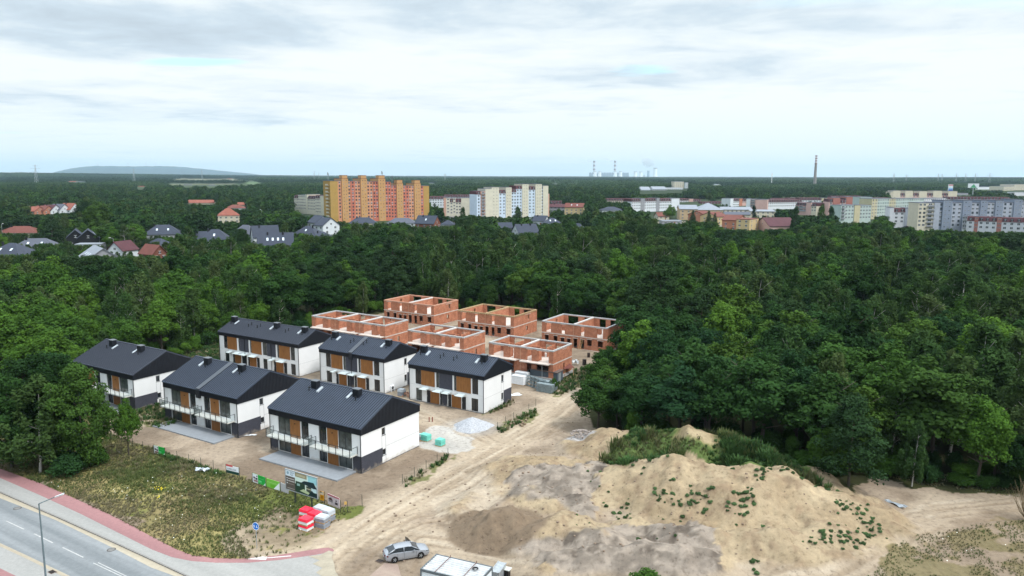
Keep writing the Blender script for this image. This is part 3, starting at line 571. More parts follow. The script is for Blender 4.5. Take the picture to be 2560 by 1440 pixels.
    if style == 'A':
        for a, c in ((.04, .475), (.525, .96)):
            x0, x1 = a*L, c*L; b = MB(); b.box(x0, x1, -1.35, -.001, zf, zf+.17); bl = part(b, 'balcony', M_slab)
            r = MB(); zt = zf+1.2
            for i in range(7):
                x = x0+.04+(x1-x0-.08)*i/6; r.box(x-.032, x+.032, -1.43, -1.37, zf-.05, zt)
            for x in (x0-.045, x1-.005): r.box(x, x+.05, -.06, -.01, zf+.17, zt)
            for x in (x0-.045, x1-.005): r.box(x, x+.05, -1.37, -.06, zt-.05, zt)
            r.box(x0-.045, x1+.045, -1.42, -1.37, zt, zt+.05); r.build('railing', M_rail, bl)
            g = MB(); g.box(x0, x1, -1.365, -1.355, zf+.2, zt-.05); g.box(x0+.005, x0+.015, -1.35, -.08, zf+.2, zt-.05); g.box(x1-.015, x1-.005, -1.35, -.08, zf+.2, zt-.05); g.build('railing_glass', M_rglass, bl)
        b = MB(); b.box(.105*L, .945*L, -3.6, -.03, -.1, .17); b.box(.1*L, .95*L, -3.66, -3.6, -.1, .14); part(b, 'terrace', M_terr)
    return o
def fA(L): # garden front: fractions along the wall (start, end, kind, z low, z high)
    hu = 5.235; up = []; lo = []
    half = [(.095, .238, 'g2c'), (.238, .352, 'w'), (.36, .445, 'g2'), ]
    for a, b, k in half: up.append((a, b, k, 2.62 if k == 'w' else 2.66, hu)); up.append((1-b, 1-a, k, 2.62 if k == 'w' else 2.66, hu))
    for a, b, k in half: lo.append((a, b, k, .2, 2.4)); lo.append((1-b, 1-a, k, .2, 2.4))
    lo += [(.0, .088, 'd', .12, 2.28), (.912, 1.0, 'd', .12, 2.28)]
    up += [(.242-.0, .242, 'x', 0, 0)][:0]
    return up, lo
def left(org_r, L): return (org_r[0]-U[0]*L, org_r[1]-U[1]*L)
for nm, (c, L, Wd, un, lab, rm, ch, hat) in dict(
    A1=((-19.64, 95.09), 17.23, 12.09, 1, 'white house nearest the camera, with two glass balconies and a grey terrace', M_roof, (.235, .70), (-1, 1)),
    A2=((-40.57, 108.52), 17.48, 12.13, 2, 'white house with balconies, roof split by a raised parapet, middle of front row', M_roof, (.25, .72), (1, 1)),
    A3=((-62.3, 121.5), 17.4, 11.9, 1, 'white house with balconies half hidden by the big trees, left end of the front row', M_roof2, (.22, .70), (-1, 1))).items():
    up, lo = fA(L); house(left(c, L), L, Wd, 6.10, 5.235, 8.84, .512, up, lo, 'A', lab, rm, units=un, chim=ch, hatch=hat, seam=.42)
def fB(uf, lf, hu=5.68):
    up = [(a, b, k, 3.05, hu) for a, b, k in uf]; lo = []
    for a, b, k in lf: lo.append((a, b, k, .15, 2.35 if k[0] == 'g' else 2.3))
    return up, lo
def nrm(lst, a0, a1, dr=.955):                    # image fractions -> wall fractions (mild perspective)
    out = []
    for a, b, k in lst:
        f = lambda p: (lambda s: s/((1-s)*dr+s))((p-a0)/(a1-a0))
        out.append((f(a), f(b), k))
    return out
u3 = nrm([(215, 288, 'g2'), (290, 458, 'w'), (472, 510, 'g1c'), (512, 676, 'd'), (692, 724, 'g1c'), (726, 902, 'w'), (914, 990, 'g2')], 140, 1060)
l3 = nrm([(220, 296, 'g2c'), (358, 400, 'D'), (402, 512, 'w'), (522, 545, 'D'), (547, 612, 'd'), (622, 660, 'D'), (666, 782, 'w'), (792, 840, 'D'), (905, 990, 'g2')], 140, 1060)
u2 = nrm([(1412, 1470, 'g2'), (1474, 1605, 'w'), (1612, 1640, 'g1c'), (1642, 1775, 'd'), (1785, 1812, 'g1c'), (1816, 1952, 'w'), (1962, 2026, 'g2')], 1345, 2082)
l2 = nrm([(1415, 1478, 'g2'), (1528, 1555, 'D'), (1560, 1648, 'w'), (1658, 1680, 'D'), (1682, 1735, 'd'), (1742, 1764, 'D'), (1770, 1864, 'w'), (1872, 1905, 'D'), (1962, 2028, 'g2')], 1345, 2082)
u1 = nrm([(200, 244, 'g1'), (246, 358, 'w'), (374, 390, 'g1'), (392, 495, 'd'), (508, 526, 'g1c'), (528, 645, 'w'), (655, 705, 'g2c'), (707, 808, 'd'), (822, 844, 'g1c'), (846, 970, 'w'), (974, 1024, 'g2c')], 150, 1068)
l1 = nrm([(210, 260, 'g2'), (305, 325, 'D'), (327, 400, 'w'), (412, 466, 'D'), (482, 500, 'D'), (502, 580, 'w'), (586, 616, 'D'), (655, 706, 'g2'), (782, 806, 'D'), (808, 890, 'w'), (896, 930, 'D'), (972, 1027, 'g2')], 150, 1068)
for c, L, Wd, un, lab, uf, lf, can, rm, ch, vents, rd in (
    ((-4.54, 120.32), 15.54, 8.6, 1, 'white house with wooden panels beside the gravel heap, right end of the second row', u3, l3, nrm([(300, 395, ''), (462, 562, ''), (572, 662, ''), (738, 840, '')], 140, 1060), M_roof, (.06, .875), (.33, .51), True),
    ((-22.72, 131.79), 15.82, 8.95, 2, 'white house with wooden panels and a parapet across its roof, middle of the second row', u2, l2, nrm([(1500, 1545, ''), (1590, 1680, ''), (1690, 1765, ''), (1812, 1900, '')], 1345, 2082), M_roof, (.06, .90), (.36, .56), True),
    ((-41.07, 142.97), 23.32, 9.19, 3, 'longest white house with three doors and wooden panels, left end of the second row', u1, l1, nrm([(262, 310, ''), (338, 410, ''), (414, 488, ''), (515, 602, ''), (752, 800, ''), (842, 925, '')], 150, 1068), M_roof2, (.04, .59, .93), (.27, .385, .735), False)):
    up, lo = fB(uf, lf); h = house(left(c, L), L, Wd, 6.42, 5.68, 8.46, .485, up, lo, 'B', lab, rm, units=un, chim=ch, hatch=(-1, 1, 1), vents=vents, seam=.4, rear_dark=rd)
    for a, b_, _ in can:
        b = MB(); x0, x1 = a*L, b_*L; b.hexa([(x0, -1.05, 2.52), (x1, -1.05, 2.52), (x1, -.001, 2.62), (x0, -.001, 2.62), (x0, -1.05, 2.56), (x1, -1.05, 2.56), (x1, -.001, 2.66), (x0, -.001, 2.66)]); cn = b.build('door_canopy', mat('frosted_glass', (.55, .62, .62), .25, .04), h)
        b = MB(); b.box(x0, x0+.06, -1.0, -.001, 2.66, 2.72); b.box(x1-.06, x1, -1.0, -.001, 2.66, 2.72); b.build('bracket', M_metal, cn)
# ------------------------------------------------------------- brick shells
M_form = mat('formwork_boards', (.34, .24, .13), .85, .3, 3)
def shell(org, L, Wd, z0, hb, style, units, ring, label, full=False):
    o = empty('brick_shell_house', (org[0], org[1], z0), -TH, label, 'unfinished house', 'roofless brick shells')
    part = lambda b, n, m: b.build(n, m, o); T = .3; zs = 2.62; ze = 2.84; hw = hb-.24
    def mir(lst):
        if units == 2: return [(a, b) for a, b in lst]+[(1-b, 1-a) for a, b in lst]
        r = []
        for i in range(units): r += [((i+a*2)/units, (i+b*2)/units) for a, b in lst]
        return r
    if style == 'C':
        up = mir([(.07, .235), (.325, .40)]); lw = mir([(.07, .25), (.33, .40)])
        uo = [(a*L, b*L, ze, hw-.15) for a, b in up]; lo = [(a*L, b*L, .05, 2.4) for a, b in lw]
    else:
        up = [(.065, .145), (.31, .365), (.61, .665), (.855, .945)]
        uo = [(a*L, b*L, ze+(.05 if i != 2 else .0), hw-.15) for i, (a, b) in enumerate(up)]
        lo = [(a*L, b*L, *z) for a, b, z in ((.05, .11, (.9, 2.25)), (.19, .25, (.9, 2.25)), (.30, .36, (.9, 2.0)), (.40, .455, (.9, 2.0)), (.50, .56, (.1, 2.2)), (.61, .665, (.1, 2.2)), (.71, .78, (.9, 2.3)), (.87, .945, (.9, 2.3)))]
    b = MB(); wall_y(b, 0, L, 0, T, 0, zs, lo)
    bo = [(a*L, c*L, .1, 2.3) for a, c in ((.1, .28), (.36, .44), (.6, .68), (.76, .93))]; bu = [(a*L, c*L, ze+.3 if style == 'C' else ze+.05, hw-.1) for a, c in ((.09, .26), (.36, .43), (.60, .70), (.77, .94))]
    wall_y(b, 0, L, Wd-T, Wd, 0, zs, bo); g = [(Wd*.52, Wd*.6, 1.0, 2.1)]
    wall_x(b, L-T, L, T, Wd-T, 0, zs, g); wall_x(b, 0, T, T, Wd-T, 0, zs, g); b.box(T, L-T, Wd*.45, Wd*.45+.2, 0, zs); part(b, 'lower_wall', M_brick)
    b = MB(); wall_y(b, 0, L, 0, T, ze, hw, uo); wall_y(b, 0, L, Wd-T, Wd, ze, hw, bu)
    g = [(Wd*.6, Wd*.67, 3.6, hw-.4)] if style == 'D' else []
    wall_x(b, L-T, L, T, Wd-T, ze, hw, g); wall_x(b, 0, T, T, Wd-T, ze, hw, g)
    part(b, 'upper_wall', M_brick)
    b = MB(); walls = [L*i/units for i in range(1, units)]
    for x in walls: b.box(x-.14, x+.14, T, Wd-T, ze, hw-.01)
    part(b, 'party_wall', M_brick)
    b = MB()
    if style == 'C':
        for a, c in mir([(.235, .325), (.06, .07)]):
            if c-a > .03: b.box(a*L, a*L+.25, T+.001, 2.2, ze, hw-.3); b.box(c*L-.25, c*L, T+.001, 1.6, ze, hw-.3)
        xs = [0]+walls+[L]
        for x0, x1 in zip(xs, xs[1:]):
            xm = (x0+x1)/2; b.box(x0+T+.02, xm-.5, Wd*.52, Wd*.52+.14, ze, hw-.4); b.box(xm+.5, x1-T-.02, Wd*.52, Wd*.52+.14, ze, hw-.4); b.box(xm-.07, xm+.07, Wd*.52+.15, Wd-T-.01, ze, hw-.4); b.box(xm-1.2, xm-1.06, Wd*.3, Wd*.52-.01, ze, hw-.5)
    else:
        xs = [0]+walls+[L]
        for x0, x1 in zip(xs, xs[1:]):
            xm = (x0+x1)/2
            if full: b.box(xm-.8, xm+.7, Wd*.35, Wd*.35+1.1, ze, ze+1.4)
    if b.v: part(b, 'partition_wall', M_brick)
    b = MB(); b.box(-.03, L+.03, -.03, Wd+.03, zs, ze); sl = part(b, 'floor_slab', M_concf)
    if style == 'C':
        for i in range(units):
            pair = ((.04, .47),) if units != 2 else ((.05, .47), (.53, .965))
            for a, c in (pair if units != 2 else (pair[i],)):
                x0, x1 = ((i+a*2.05)/units*L, (i+c*2.05)/units*L) if units != 2 else (a*L, c*L)
                b = MB(); b.box(x0, x1, -1.15, -.031, zs+.03, ze-.02); part(b, 'balcony_slab', M_concf)
        b = MB(); b.tube((L*.87, -.95, 0), (L*.87, -.95, zs+.02), .04); part(b, 'prop', M_metal)
    # ring beam and lintels
    b = MB(); zb, zt = hw, hb
    b.box(-.02, L+.02, -.02, T+.02, zb, zt); b.box(-.02, L+.02, Wd-T-.02, Wd+.02, zb, zt); b.box(L-T-.02, L+.02, T+.02, Wd-T-.02, zb, zt); b.box(-.02, T+.02, T+.02, Wd-T-.02, zb, zt)
    if ring is M_form:
        for i in range(int(L/.6)): b.box(i*.6+.2, i*.6+.28, -.1, -.021, zb-.2, zt+.06)
        for i in range(int(Wd/.6)): b.box(L+.021, L+.1, i*.6+.2, i*.6+.28, zb-.2, zt+.06)
    part(b, 'ring_beam', ring)
    b = MB()
    for x in walls: b.box(x-.17, x+.17, T+.021, Wd-T-.021, hw, hb+.02)
    part(b, 'party_wall_beam', mat('fresh_concrete', (.52, .5, .49), .9, .1, 2) if ring is not M_form else M_form)
    b = MB()
    for x0, x1, za, zb2 in uo: b.box(x0-.2, x1+.2, -.012, -.001, hw-.15, hw-.03)
    for x0, x1, za, zb2 in lo: b.box(x0-.15, x1+.15, -.012, -.001, zb2, zb2+.14)
    b.box(L+.021, L+.032, Wd*.48, Wd*.72, hw-.28, hw-.16); part(b, 'lintel', mat('pale_lintel', (.47, .38, .33), .9, .12, 3))
    for x in walls: b = MB(); b.box(x-.03, x+.03, -.01, -.001, 0, hw); part(b, 'mortar_joint', mat('pale_joint', (.5, .33, .22), .9, .1))
    b = MB(); b.box(-.15, L+.15, -.15, Wd+.15, -.6, .0); part(b, 'foundation', M_conc)
    return o
M_bare = mat('brick_coping', (.44, .24, .165), .9, .15, 3)
for c, L, Wd, st, un, ring, lab, fl in (
    ((-27.59, 162.27), 22.24, 7.92, 'C', 3, M_conc, 'roofless brick shell of three units, pale beam on its walls, left of the front shells', 0),
    ((-9.70, 150.27), 14.48, 7.80, 'C', 2, M_conc, 'roofless brick shell between the long shell and the one by the grey container', 0),
    ((7.78, 138.62), 14.40, 7.66, 'C', 2, M_conc, 'roofless brick shell nearest the dirt road, steel prop under its concrete balcony', 0),
    ((-19.58, 187.72), 16.30, 10.53, 'D', 2, M_bare, 'roofless brick shell without ring beam, farthest back at the forest edge', 0),
    ((.43, 173.2), 15.89, 10.90, 'D', 2, M_form, 'roofless brick shell with wooden formwork round its top, middle of the rear row', 0),
    ((20.37, 160.02), 15.93, 10.36, 'D', 2, M_conc, 'roofless brick shell with a ladder leaning on its front, right of the rear row', 1)):
    shell(left(c, L), L, Wd, 1.0, 5.36, st, un, ring, lab, fl)
# ------------------------------------------------------------- town behind the wood
VIS = [(243, 480, 1012, 118), (1350, 1558, 858, 164), (1220, 1432, 925, 143), (1145, 1343, 830, 178), (960, 1147, 810, 192), (545, 760, 900, 146)]                                       # what has to stay in sight: (px0, px1, lowest visible row, distance)
def ztop(x, y, py):
    a = float(pix(x, y, 0)[1]); b = float(pix(x, y, 10)[1]); return 10*(a-py)/(a-b)
def col(name, c, var=.08, rough=.85, sc=.4, k=.82): return mat(name, tuple(v*k for v in srgb(*c)), rough, var, sc)
RF = dict(dark=col('roof_slate', (60, 66, 80)), grey=col('roof_grey', (88, 92, 104)), red=col('roof_red', (140, 84, 70), .15), brown=col('roof_brown', (112, 66, 58), .15), purple=col('roof_wine', (84, 50, 56), .15), lgrey=col('roof_light', (140, 146, 156)), black=col('roof_black', (38, 40, 46)))
WC = dict(white=col('wall_white', (214, 220, 226)), cream=col('wall_cream', (206, 198, 178)), black=col('wall_black', (26, 28, 32)), brick=col('wall_brick', (128, 82, 68)), grey=col('wall_grey', (150, 152, 158)), pink=col('wall_pink', (202, 168, 160)), yellow=col('wall_yellow', (200, 178, 134)), orange=col('wall_orange', (180, 122, 98)), apricot=col('wall_apricot', (194, 168, 134)))
M_win = mat('far_window', (.03, .04, .05), .3, .3, .5); M_winb = mat('far_window_bright', (.45, .5, .55), .3, .1)
M_sky = mat('skylight', (.6, .68, .75), .2, .05)
def win_mesh(name, w, h):
    b = MB(); b.box(-w/2, w/2, -.04, .03, 0, h); b.mi = 1; t = .12
    b.box(-w/2-t, w/2+t, -.07, .0, -t, -.001); b.box(-w/2-t, w/2+t, -.07, .0, h+.001, h+t); b.box(-.05, .05, -.07, -.041, 0, h)
    o = b.build(name, [M_win, M_plast]); me = o.data; bpy.data.objects.remove(o); return me
WM = win_mesh('window', 1.35, 1.35)
def put(me, name, par, x, y, z, rz=0, sc=(1, 1, 1)):
    o = bpy.data.objects.new(name, me); link(o); o.parent = par; o.location = (x, y, z); o.rotation_euler = (0, 0, rz); o.scale = sc; return o
def villa(px, pyg, w, d, hw, hr, rot, typ, roof, wall, pyv, label, sky=0, ch=1, name='family_house', halfw=None):
    x, y = at(px, pyg); r = R(rot); o = empty(name, (x, y, 0), r, label, 'house')
    b = MB(); b.box(-w/2, w/2, -d/2, d/2, -2, hw)
    if typ == 'gable':
        for xa, xb in ((-w/2+.001, -w/2+.25), (w/2-.25, w/2-.001)): b.prism([(-d/2, hw), (d/2, hw), (0, hr-.15)], 0, 'x', xa, xb)
    b.build('wall', WC[wall], o); b = MB(); e = .5
    if typ == 'gable':
        for s in (-1, 1):
            p = [(-w/2-e, s*(d/2+e), hw-.25), (w/2+e, s*(d/2+e), hw-.25), (w/2+e, 0, hr), (-w/2-e, 0, hr)]
            if s > 0: p = [p[3], p[2], p[1], p[0]]
            b.hexa([(i, j, k-.15) for i, j, k in p]+[(i, j, k+.15) for i, j, k in p])
    elif typ == 'hip':
        k = max(0.3, (w-d)/2); A = [(-w/2-e, -d/2-e, hw-.1), (w/2+e, -d/2-e, hw-.1), (w/2+e, d/2+e, hw-.1), (-w/2-e, d/2+e, hw-.1)]; P, Q = (-k, 0, hr), (k, 0, hr)
        b.quad(A[0], A[1], Q, P); b.quad(A[1], A[2], Q); b.quad(A[2], A[3], P, Q); b.quad(A[3], A[0], P); b.quad(*A[::-1])
    else: b.box(-w/2-.15, w/2+.15, -d/2-.15, d/2+.15, hw, hw+.4)
    ro = b.build('roof', RF[roof], o)
    sl = (hr-hw)/(d/2+.01)
    for i in range(ch): b = MB(); cx = (-.22+.44*i)*w; b.box(cx-.4, cx+.4, -.9-.3, -.9+.3, hr-2, hr+.5); b.build('chimney', RF['black'], ro)
    for i in range(sky):
        cx = (-.3+.6*(i+.5)/sky)*w; yy = -d/2*.55; zz = hw+sl*(d/2+yy)+.28; b = MB(); b.hexa([(cx-.45, yy-.6, zz-.6*sl), (cx+.45, yy-.6, zz-.6*sl), (cx+.45, yy+.6, zz+.6*sl), (cx-.45, yy+.6, zz+.6*sl), (cx-.45, yy-.6, zz-.6*sl+.1), (cx+.45, yy-.6, zz-.6*sl+.1), (cx+.45, yy+.6, zz+.6*sl+.1), (cx-.45, yy+.6, zz+.6*sl+.1)]); b.build('skylight', M_sky, ro)
    n = max(2, int(w/4))
    for fl in range(max(1, int(hw/2.7))):
        for i in range(n): put(WM, 'window', o, -w/2+w*(i+.5)/n, -d/2-.01, 1.0+2.8*fl)
        for i in range(2):
            put(WM, 'window', o, w/2+.01, -d/4+d/2*i, 1.0+2.8*fl, R(90)); put(WM, 'window', o, -w/2-.01, -d/4+d/2*i, 1.0+2.8*fl, R(-90))
    if typ == 'gable' and hr > hw+2:
        for s in (-1, 1): put(WM, 'window', o, s*(w/2+.01), 0, hw+.3, R(90*s), (.8, 1, .8))
    b = MB(); b.box(w*.1, w*.1+1.1, -d/2-.05, -d/2, 0, 2.1); b.build('door', M_wood, o)
    s = FPX/y; hp = (halfw or (w*abs(math.cos(r))+d*abs(math.sin(r)))/2)*s
    VIS.append((px-hp, px+hp, pyv, y)); FOOT.append((x, y, max(w, d)/2+2.5)); return o
FOOT = []
for a in [
    (410, 600, 20, 13, 3.8, 9.0, 18, 'hip', 'dark', 'grey', 588, 'grey-walled house with a big dark hipped roof, two skylights', 2, 1),
    (400, 622, 11, 8, 2.5, 5.5, -30, 'hip', 'dark', 'white', 604, 'low dark-roofed annex in front of the grey hipped house', 0, 0),
    (540, 612, 16, 12, 2.8, 8.6, 10, 'hip', 'dark', 'white', 598, 'bungalow with dark hipped roof and one skylight left of the gabled houses', 1, 1),
    (513, 608, 8, 8, 2.6, 6.6, 10, 'gable', 'dark', 'white', 594, 'small dark-roofed wing behind the bungalow', 0, 0),
    (616, 598, 14, 10, 3, 8.6, -15, 'hip', 'grey', 'white', 572, 'grey hipped roof behind the steep gabled house', 0, 0),
    (663, 606, 14, 10, 3.4, 9.6, 28, 'gable', 'dark', 'white', 600, 'steep dark gabled house with white gable beside the twin chimney house', 0, 1),
    (690, 626, 17, 11, 3.0, 9.0, 16, 'gable', 'dark', 'white', 612, 'dark gabled house with four skylights and two chimneys', 4, 2),
    (772, 597, 15, 12, 3.0, 7.8, -12, 'hip', 'dark', 'white', 582, 'bungalow with dark hipped roof below the twin white gables', 1, 2),
    (806, 602, 11, 9, 2.4, 5.4, 8, 'hip', 'dark', 'white', 590, 'low dark hipped roof right of the two-chimney bungalow', 0, 1),
    (798, 578, 9, 12, 6.2, 10.6, -40, 'gable', 'dark', 'white', 575, 'white gabled house, the rear one of the twin modern gables', 0, 0),
    (818, 585, 9, 13, 6.0, 10.6, -40, 'gable', 'dark', 'white', 580, 'white gabled house, the front one of the twin modern gables', 0, 0),
    (572, 557, 16, 13, 6.2, 11.6, 22, 'hip', 'red', 'cream', 552, 'cream house with bright red hipped roof among the trees', 0, 1),
    (590, 535, 18, 12, 6, 9.0, 12, 'hip', 'brown', 'white', 520, 'house with brownish red roof behind the bright red roof', 0, 0),
    (606, 527, 8, 8, 6.5, 8.8, 0, 'gable', 'red', 'cream', 518, 'small orange gable right of the brownish red roof', 0, 0),
    (505, 517, 30, 12, 5, 8, 8, 'gable', 'red', 'cream', 509, 'long orange roof just showing above the wood', 0, 0),
    (56, 592, 23, 14, 3.0, 6.6, 4, 'hip', 'brown', 'cream', 583, 'bungalow with wide reddish brown hipped roof at the left', 0, 1),
    (36, 662, 17, 14, 4.4, 9.4, -8, 'hip', 'dark', 'brick', 640, 'brick house with large slate hipped roof at the left edge', 2, 1),
    (96, 632, 20, 12, 2.8, 7.2, 12, 'hip', 'grey', 'white', 610, 'long grey hipped roof behind the brick house', 2, 1),
    (192, 616, 14, 8.5, 5.0, 9.2, 118, 'gable', 'dark', 'black', 604, 'black timber house, the left one of two joined gables', 0, 0),
    (223, 617, 14, 10, 5.0, 9.4, 118, 'gable', 'dark', 'black', 600, 'black timber house with a skylight, the right one of two joined gables', 1, 0),
    (228, 628, 12, 8, 3.6, 3.8, 12, 'flat', 'lgrey', 'white', 612, 'flat-roofed white garage in front of the black house', 0, 0),
    (250, 668, 19, 15, 3.2, 8.6, -52, 'gable', 'lgrey', 'grey', 640, 'house with large pale grey metal roof and long skylights', 3, 0),
    (308, 642, 10, 8.5, 3.4, 7.4, -104, 'gable', 'purple', 'white', 628, 'white gable with dark red roof edge beside the metal roof', 0, 1),
    (384, 650, 11, 7, 3.0, 7.0, -35, 'gable', 'brown', 'brick', 640, 'house with reddish brown roof half hidden by birches', 0, 0),
    (908, 566, 20, 11, 2.8, 6.8, 6, 'hip', 'dark', 'cream', 558, 'low dark hipped roof at the left foot of the orange block', 0, 1),
    (1005, 566, 21, 11, 2.8, 6.4, 0, 'hip', 'grey', 'white', 557, 'long grey-green roof in front of the orange block', 0, 0),
    (1070, 570, 15, 11, 3.6, 9.0, -22, 'gable', 'dark', 'brick', 566, 'dark-roofed house with brick gable by the parking lot', 1, 1),
    (1120, 572, 9, 8, 3.4, 6.2, -10, 'hip', 'dark', 'grey', 566, 'small grey house right of the brick gable house', 0, 1),
    (1262, 580, 9, 8, 3.2, 6.4, 10, 'gable', 'dark', 'grey', 567, 'small slate-roofed house left of the white twin-window gable', 0, 0),
    (1313, 590, 14, 11, 2.6, 7.6, 24, 'gable', 'dark', 'white', 584, 'white gabled house with two gable windows and dark roof', 0, 2),
    (1352, 563, 10, 9, 3.6, 7.4, -25, 'gable', 'dark', 'white', 556, 'small white house beside the long white fence', 0, 1),
    (1380, 566, 13, 10, 2.6, 6.4, 10, 'hip', 'dark', 'white', 556, 'dark hipped bungalow right of the small white house', 2, 1),
    (1442, 590, 13, 10, 3.0, 8.2, -25, 'hip', 'dark', 'white', 570, 'slate-roofed house half behind the dark round tree', 0, 1),
    (1528, 533, 22, 15, 3.2, 6.6, 6, 'hip', 'dark', 'white', 528, 'wide low house with slate roof among trees left of the white terrace', 0, 0),
    (1437, 536, 18, 12, 7.4, 11.0, -14, 'gable', 'brown', 'yellow', 534, 'yellow three-storey house with dark red roof', 2, 1),
    (1394, 530, 16, 11, 5.5, 8.2, -8, 'gable', 'purple', 'grey', 522, 'grey house with wine-red roof left of the yellow house', 0, 1),
]: villa(*a)
for i, (px, rf, wl) in enumerate(((88, 'red', 'orange'), (110, 'brown', 'orange'), (128, 'purple', 'white'), (150, 'grey', 'white'), (176, 'red', 'white'))):
    villa(px, 544-i*1.0, 12, 12, 6, 9.6+i*.5, -14, 'gable', rf, wl, 534-i, ['terraced house with orange roof, leftmost of the row of five', 'terraced house with brown roof and orange wall, second of the row', 'white terraced house with wine-red roof, middle of the row', 'white terraced house with grey roof, fourth of the row', 'white terraced house with bright red roof, rightmost of the row'][i], 0, 1, 'row_house')
# ------------------------------------------------------------- apartment blocks
M_slit = WM
def block(p0, p1, depth, strips, label, pyv=None, fh=2.85, name='apartment_block', base=-3, wsc=(1, 1, 1), cat='apartment block', dx=2.9):
    a = at(*p0); b_ = at(*p1); L = math.hypot(b_[0]-a[0], b_[1]-a[1]); ang = math.atan2(b_[1]-a[1], b_[0]-a[0])
    o = empty(name, (a[0], a[1], 0), ang, label, cat); wins = []
    def fr(px): # fraction along the facade of an image column
        lo, hi = -.3, 1.3
        for _ in range(30):
            m = (lo+hi)/2; q = float(pix(a[0]+(b_[0]-a[0])*m, a[1]+(b_[1]-a[1])*m, 0)[0])
            if q < px: lo = m
            else: hi = m
        return (lo+hi)/2
    walls = {}
    for s in strips:
        px0, px1, pyt, c, k = s[:5]; out = s[5] if len(s) > 5 else 0
        f0, f1 = fr(px0), fr(px1); x0, x1 = f0*L, f1*L; fm = (f0+f1)/2; z = ztop(a[0]+(b_[0]-a[0])*fm, a[1]+(b_[1]-a[1])*fm, pyt)
        wb = walls.setdefault(c, MB()); zt = z-2.9 if 'm' in k else z
        wb.box(x0, x1, -out, depth+out*.5, base, zt)
        if 't' in k: wb.box(x0+.5, x1-.5, .3-out, 4.5, zt, zt+2.6)
        if 'm' in k:     # mansard storey with dormers
            r = MB(); r.hexa([(x0, -out-.3, zt), (x1, -out-.3, zt), (x1, depth+.3, zt), (x0, depth+.3, zt), (x0, -out+1.2, z), (x1, -out+1.2, z), (x1, depth-1.2, z), (x0, depth-1.2, z)]); ro = r.build('mansard_roof', RF['purple'], o)
            n = max(1, int((x1-x0)/3.4)); r = MB()
            for i in range(n): xm = x0+(x1-x0)*(i+.5)/n; r.box(xm-.8, xm+.8, -out-.15, 1.0-out, zt+.5, zt+2.2); put(WM, 'window', ro, xm, -out-.16, zt+.75, 0, (.8, 1, .8))
            r.build('dormer', RF['black'], ro)
        else:
            r = MB(); r.box(x0-.15, x1+.15, -out-.15, depth+.15+out*.5, z+(2.62 if False else .001), z+.28); r.build('roof', RF['grey'] if 't' not in k else RF['brown'], o)
            if 't' in k: r = MB(); r.box(x0+.4, x1-.4, .2-out, 4.6, z+2.601, z+2.85); r.build('roof', RF['brown'], o)
        nfl = max(1, int((zt-.8)/fh))
        if 'w' in k:
            n = max(1, int(round((x1-x0)/dx)))
            for fl in range(nfl):
                for i in range(n): wins.append((x0+(x1-x0)*(i+.5)/n, -out-.01, zt-1.9-fl*fh, 1, 1))
        if 's' in k:
            for fl in range(nfl):
                wins.append((x0+(x1-x0)*.3, -out-.01, zt-1.7-fl*fh, .55, .4)); wins.append((x0+(x1-x0)*.7, -out-.01, zt-1.7-fl*fh, .55, .4))
        if 'b' in k:
            bb = MB()
            for fl in range(nfl):
                zz = zt-2.2-fl*fh; bb.box(x0+.2, x1-.2, -out-1.1, -out-.001, zz-.25, zz-.1); bb.box(x0+.2, x1-.2, -out-1.15, -out-1.1, zz-.1, zz+.9)
                wins.append(((x0+x1)/2, -out-.01, zz, 1.5, 1.3))
            bb.build('balcony', WC['grey'], o)
    for c, wb in walls.items(): wb.build('wall', WC[c] if isinstance(c, str) else c, o)
    rs = random.Random(len(label)); rs.shuffle(wins)
    for w in wins[:98]: put(WM, 'window', o, w[0], w[1], w[2], 0, (w[3]*wsc[0], 1, w[4]*wsc[2]))
    if len(wins) > 98:
        r = MB()
        for x, y, z, sx, sz in wins[98:]: r.box(x-.67*sx*wsc[0], x+.67*sx*wsc[0], y-.05, y, z, z+1.35*sz*wsc[2])
        tag(r.build('window', M_win, o), kind='stuff')
    for s in strips: fm = (fr(s[0])+fr(s[1]))/2; VIS.append((s[0], s[1], pyv or max(p0[1], p1[1]), a[1]+(b_[1]-a[1])*fm))
    for i in range(12): t = (i+.5)/12; FOOT.append((a[0]+(b_[0]-a[0])*t-math.sin(ang)*depth/2, a[1]+(b_[1]-a[1])*t+math.cos(ang)*depth/2, max(depth, L/12)*.6+2))
    return o, a, ang, L
c_y = col('facade_ochre', (172, 140, 78)); c_p = col('facade_peach', (200, 142, 110)); c_c = col('facade_coral', (188, 112, 92)); c_o = col('facade_amber', (190, 148, 100))
f = lambda v: 700+v/3.2
ST = [(410, 470, 170, c_y, 'x', .0), (470, 500, 170, c_p, 'w', .0), (500, 550, 152, c_o, 'st', .9), (550, 572, 172, c_p, 'w', 0), (572, 605, 172, c_c, 'w', .3), (605, 650, 172, c_p, 'w', 0), (650, 700, 152, c_o, 'st', .9), (700, 748, 174, c_p, 'w', 0), (748, 790, 174, c_c, 'w', .3), (790, 845, 152, c_o, 'st', .9), (845, 890, 176, c_c, 'w', .2),
      (890, 935, 205, c_c, 'w', .2), (935, 985, 188, c_o, 'st', .9), (985, 1032, 206, c_c, 'w', .3), (1032, 1075, 207, c_p, 'w', 0), (1075, 1125, 189, c_o, 'st', .9), (1125, 1150, 208, c_c, 'w', .2), (1150, 1195, 208, c_y, 'x', 0)]
ob, oa, oang, oL = block((828, 557), (1074, 547), 12.5, [(f(a), f(b), 400+t/3.2, c, k, o) for a, b, t, c, k, o in ST], 'tall orange and yellow apartment block with stair towers on its roof', 551, fh=2.75)
b = MB()
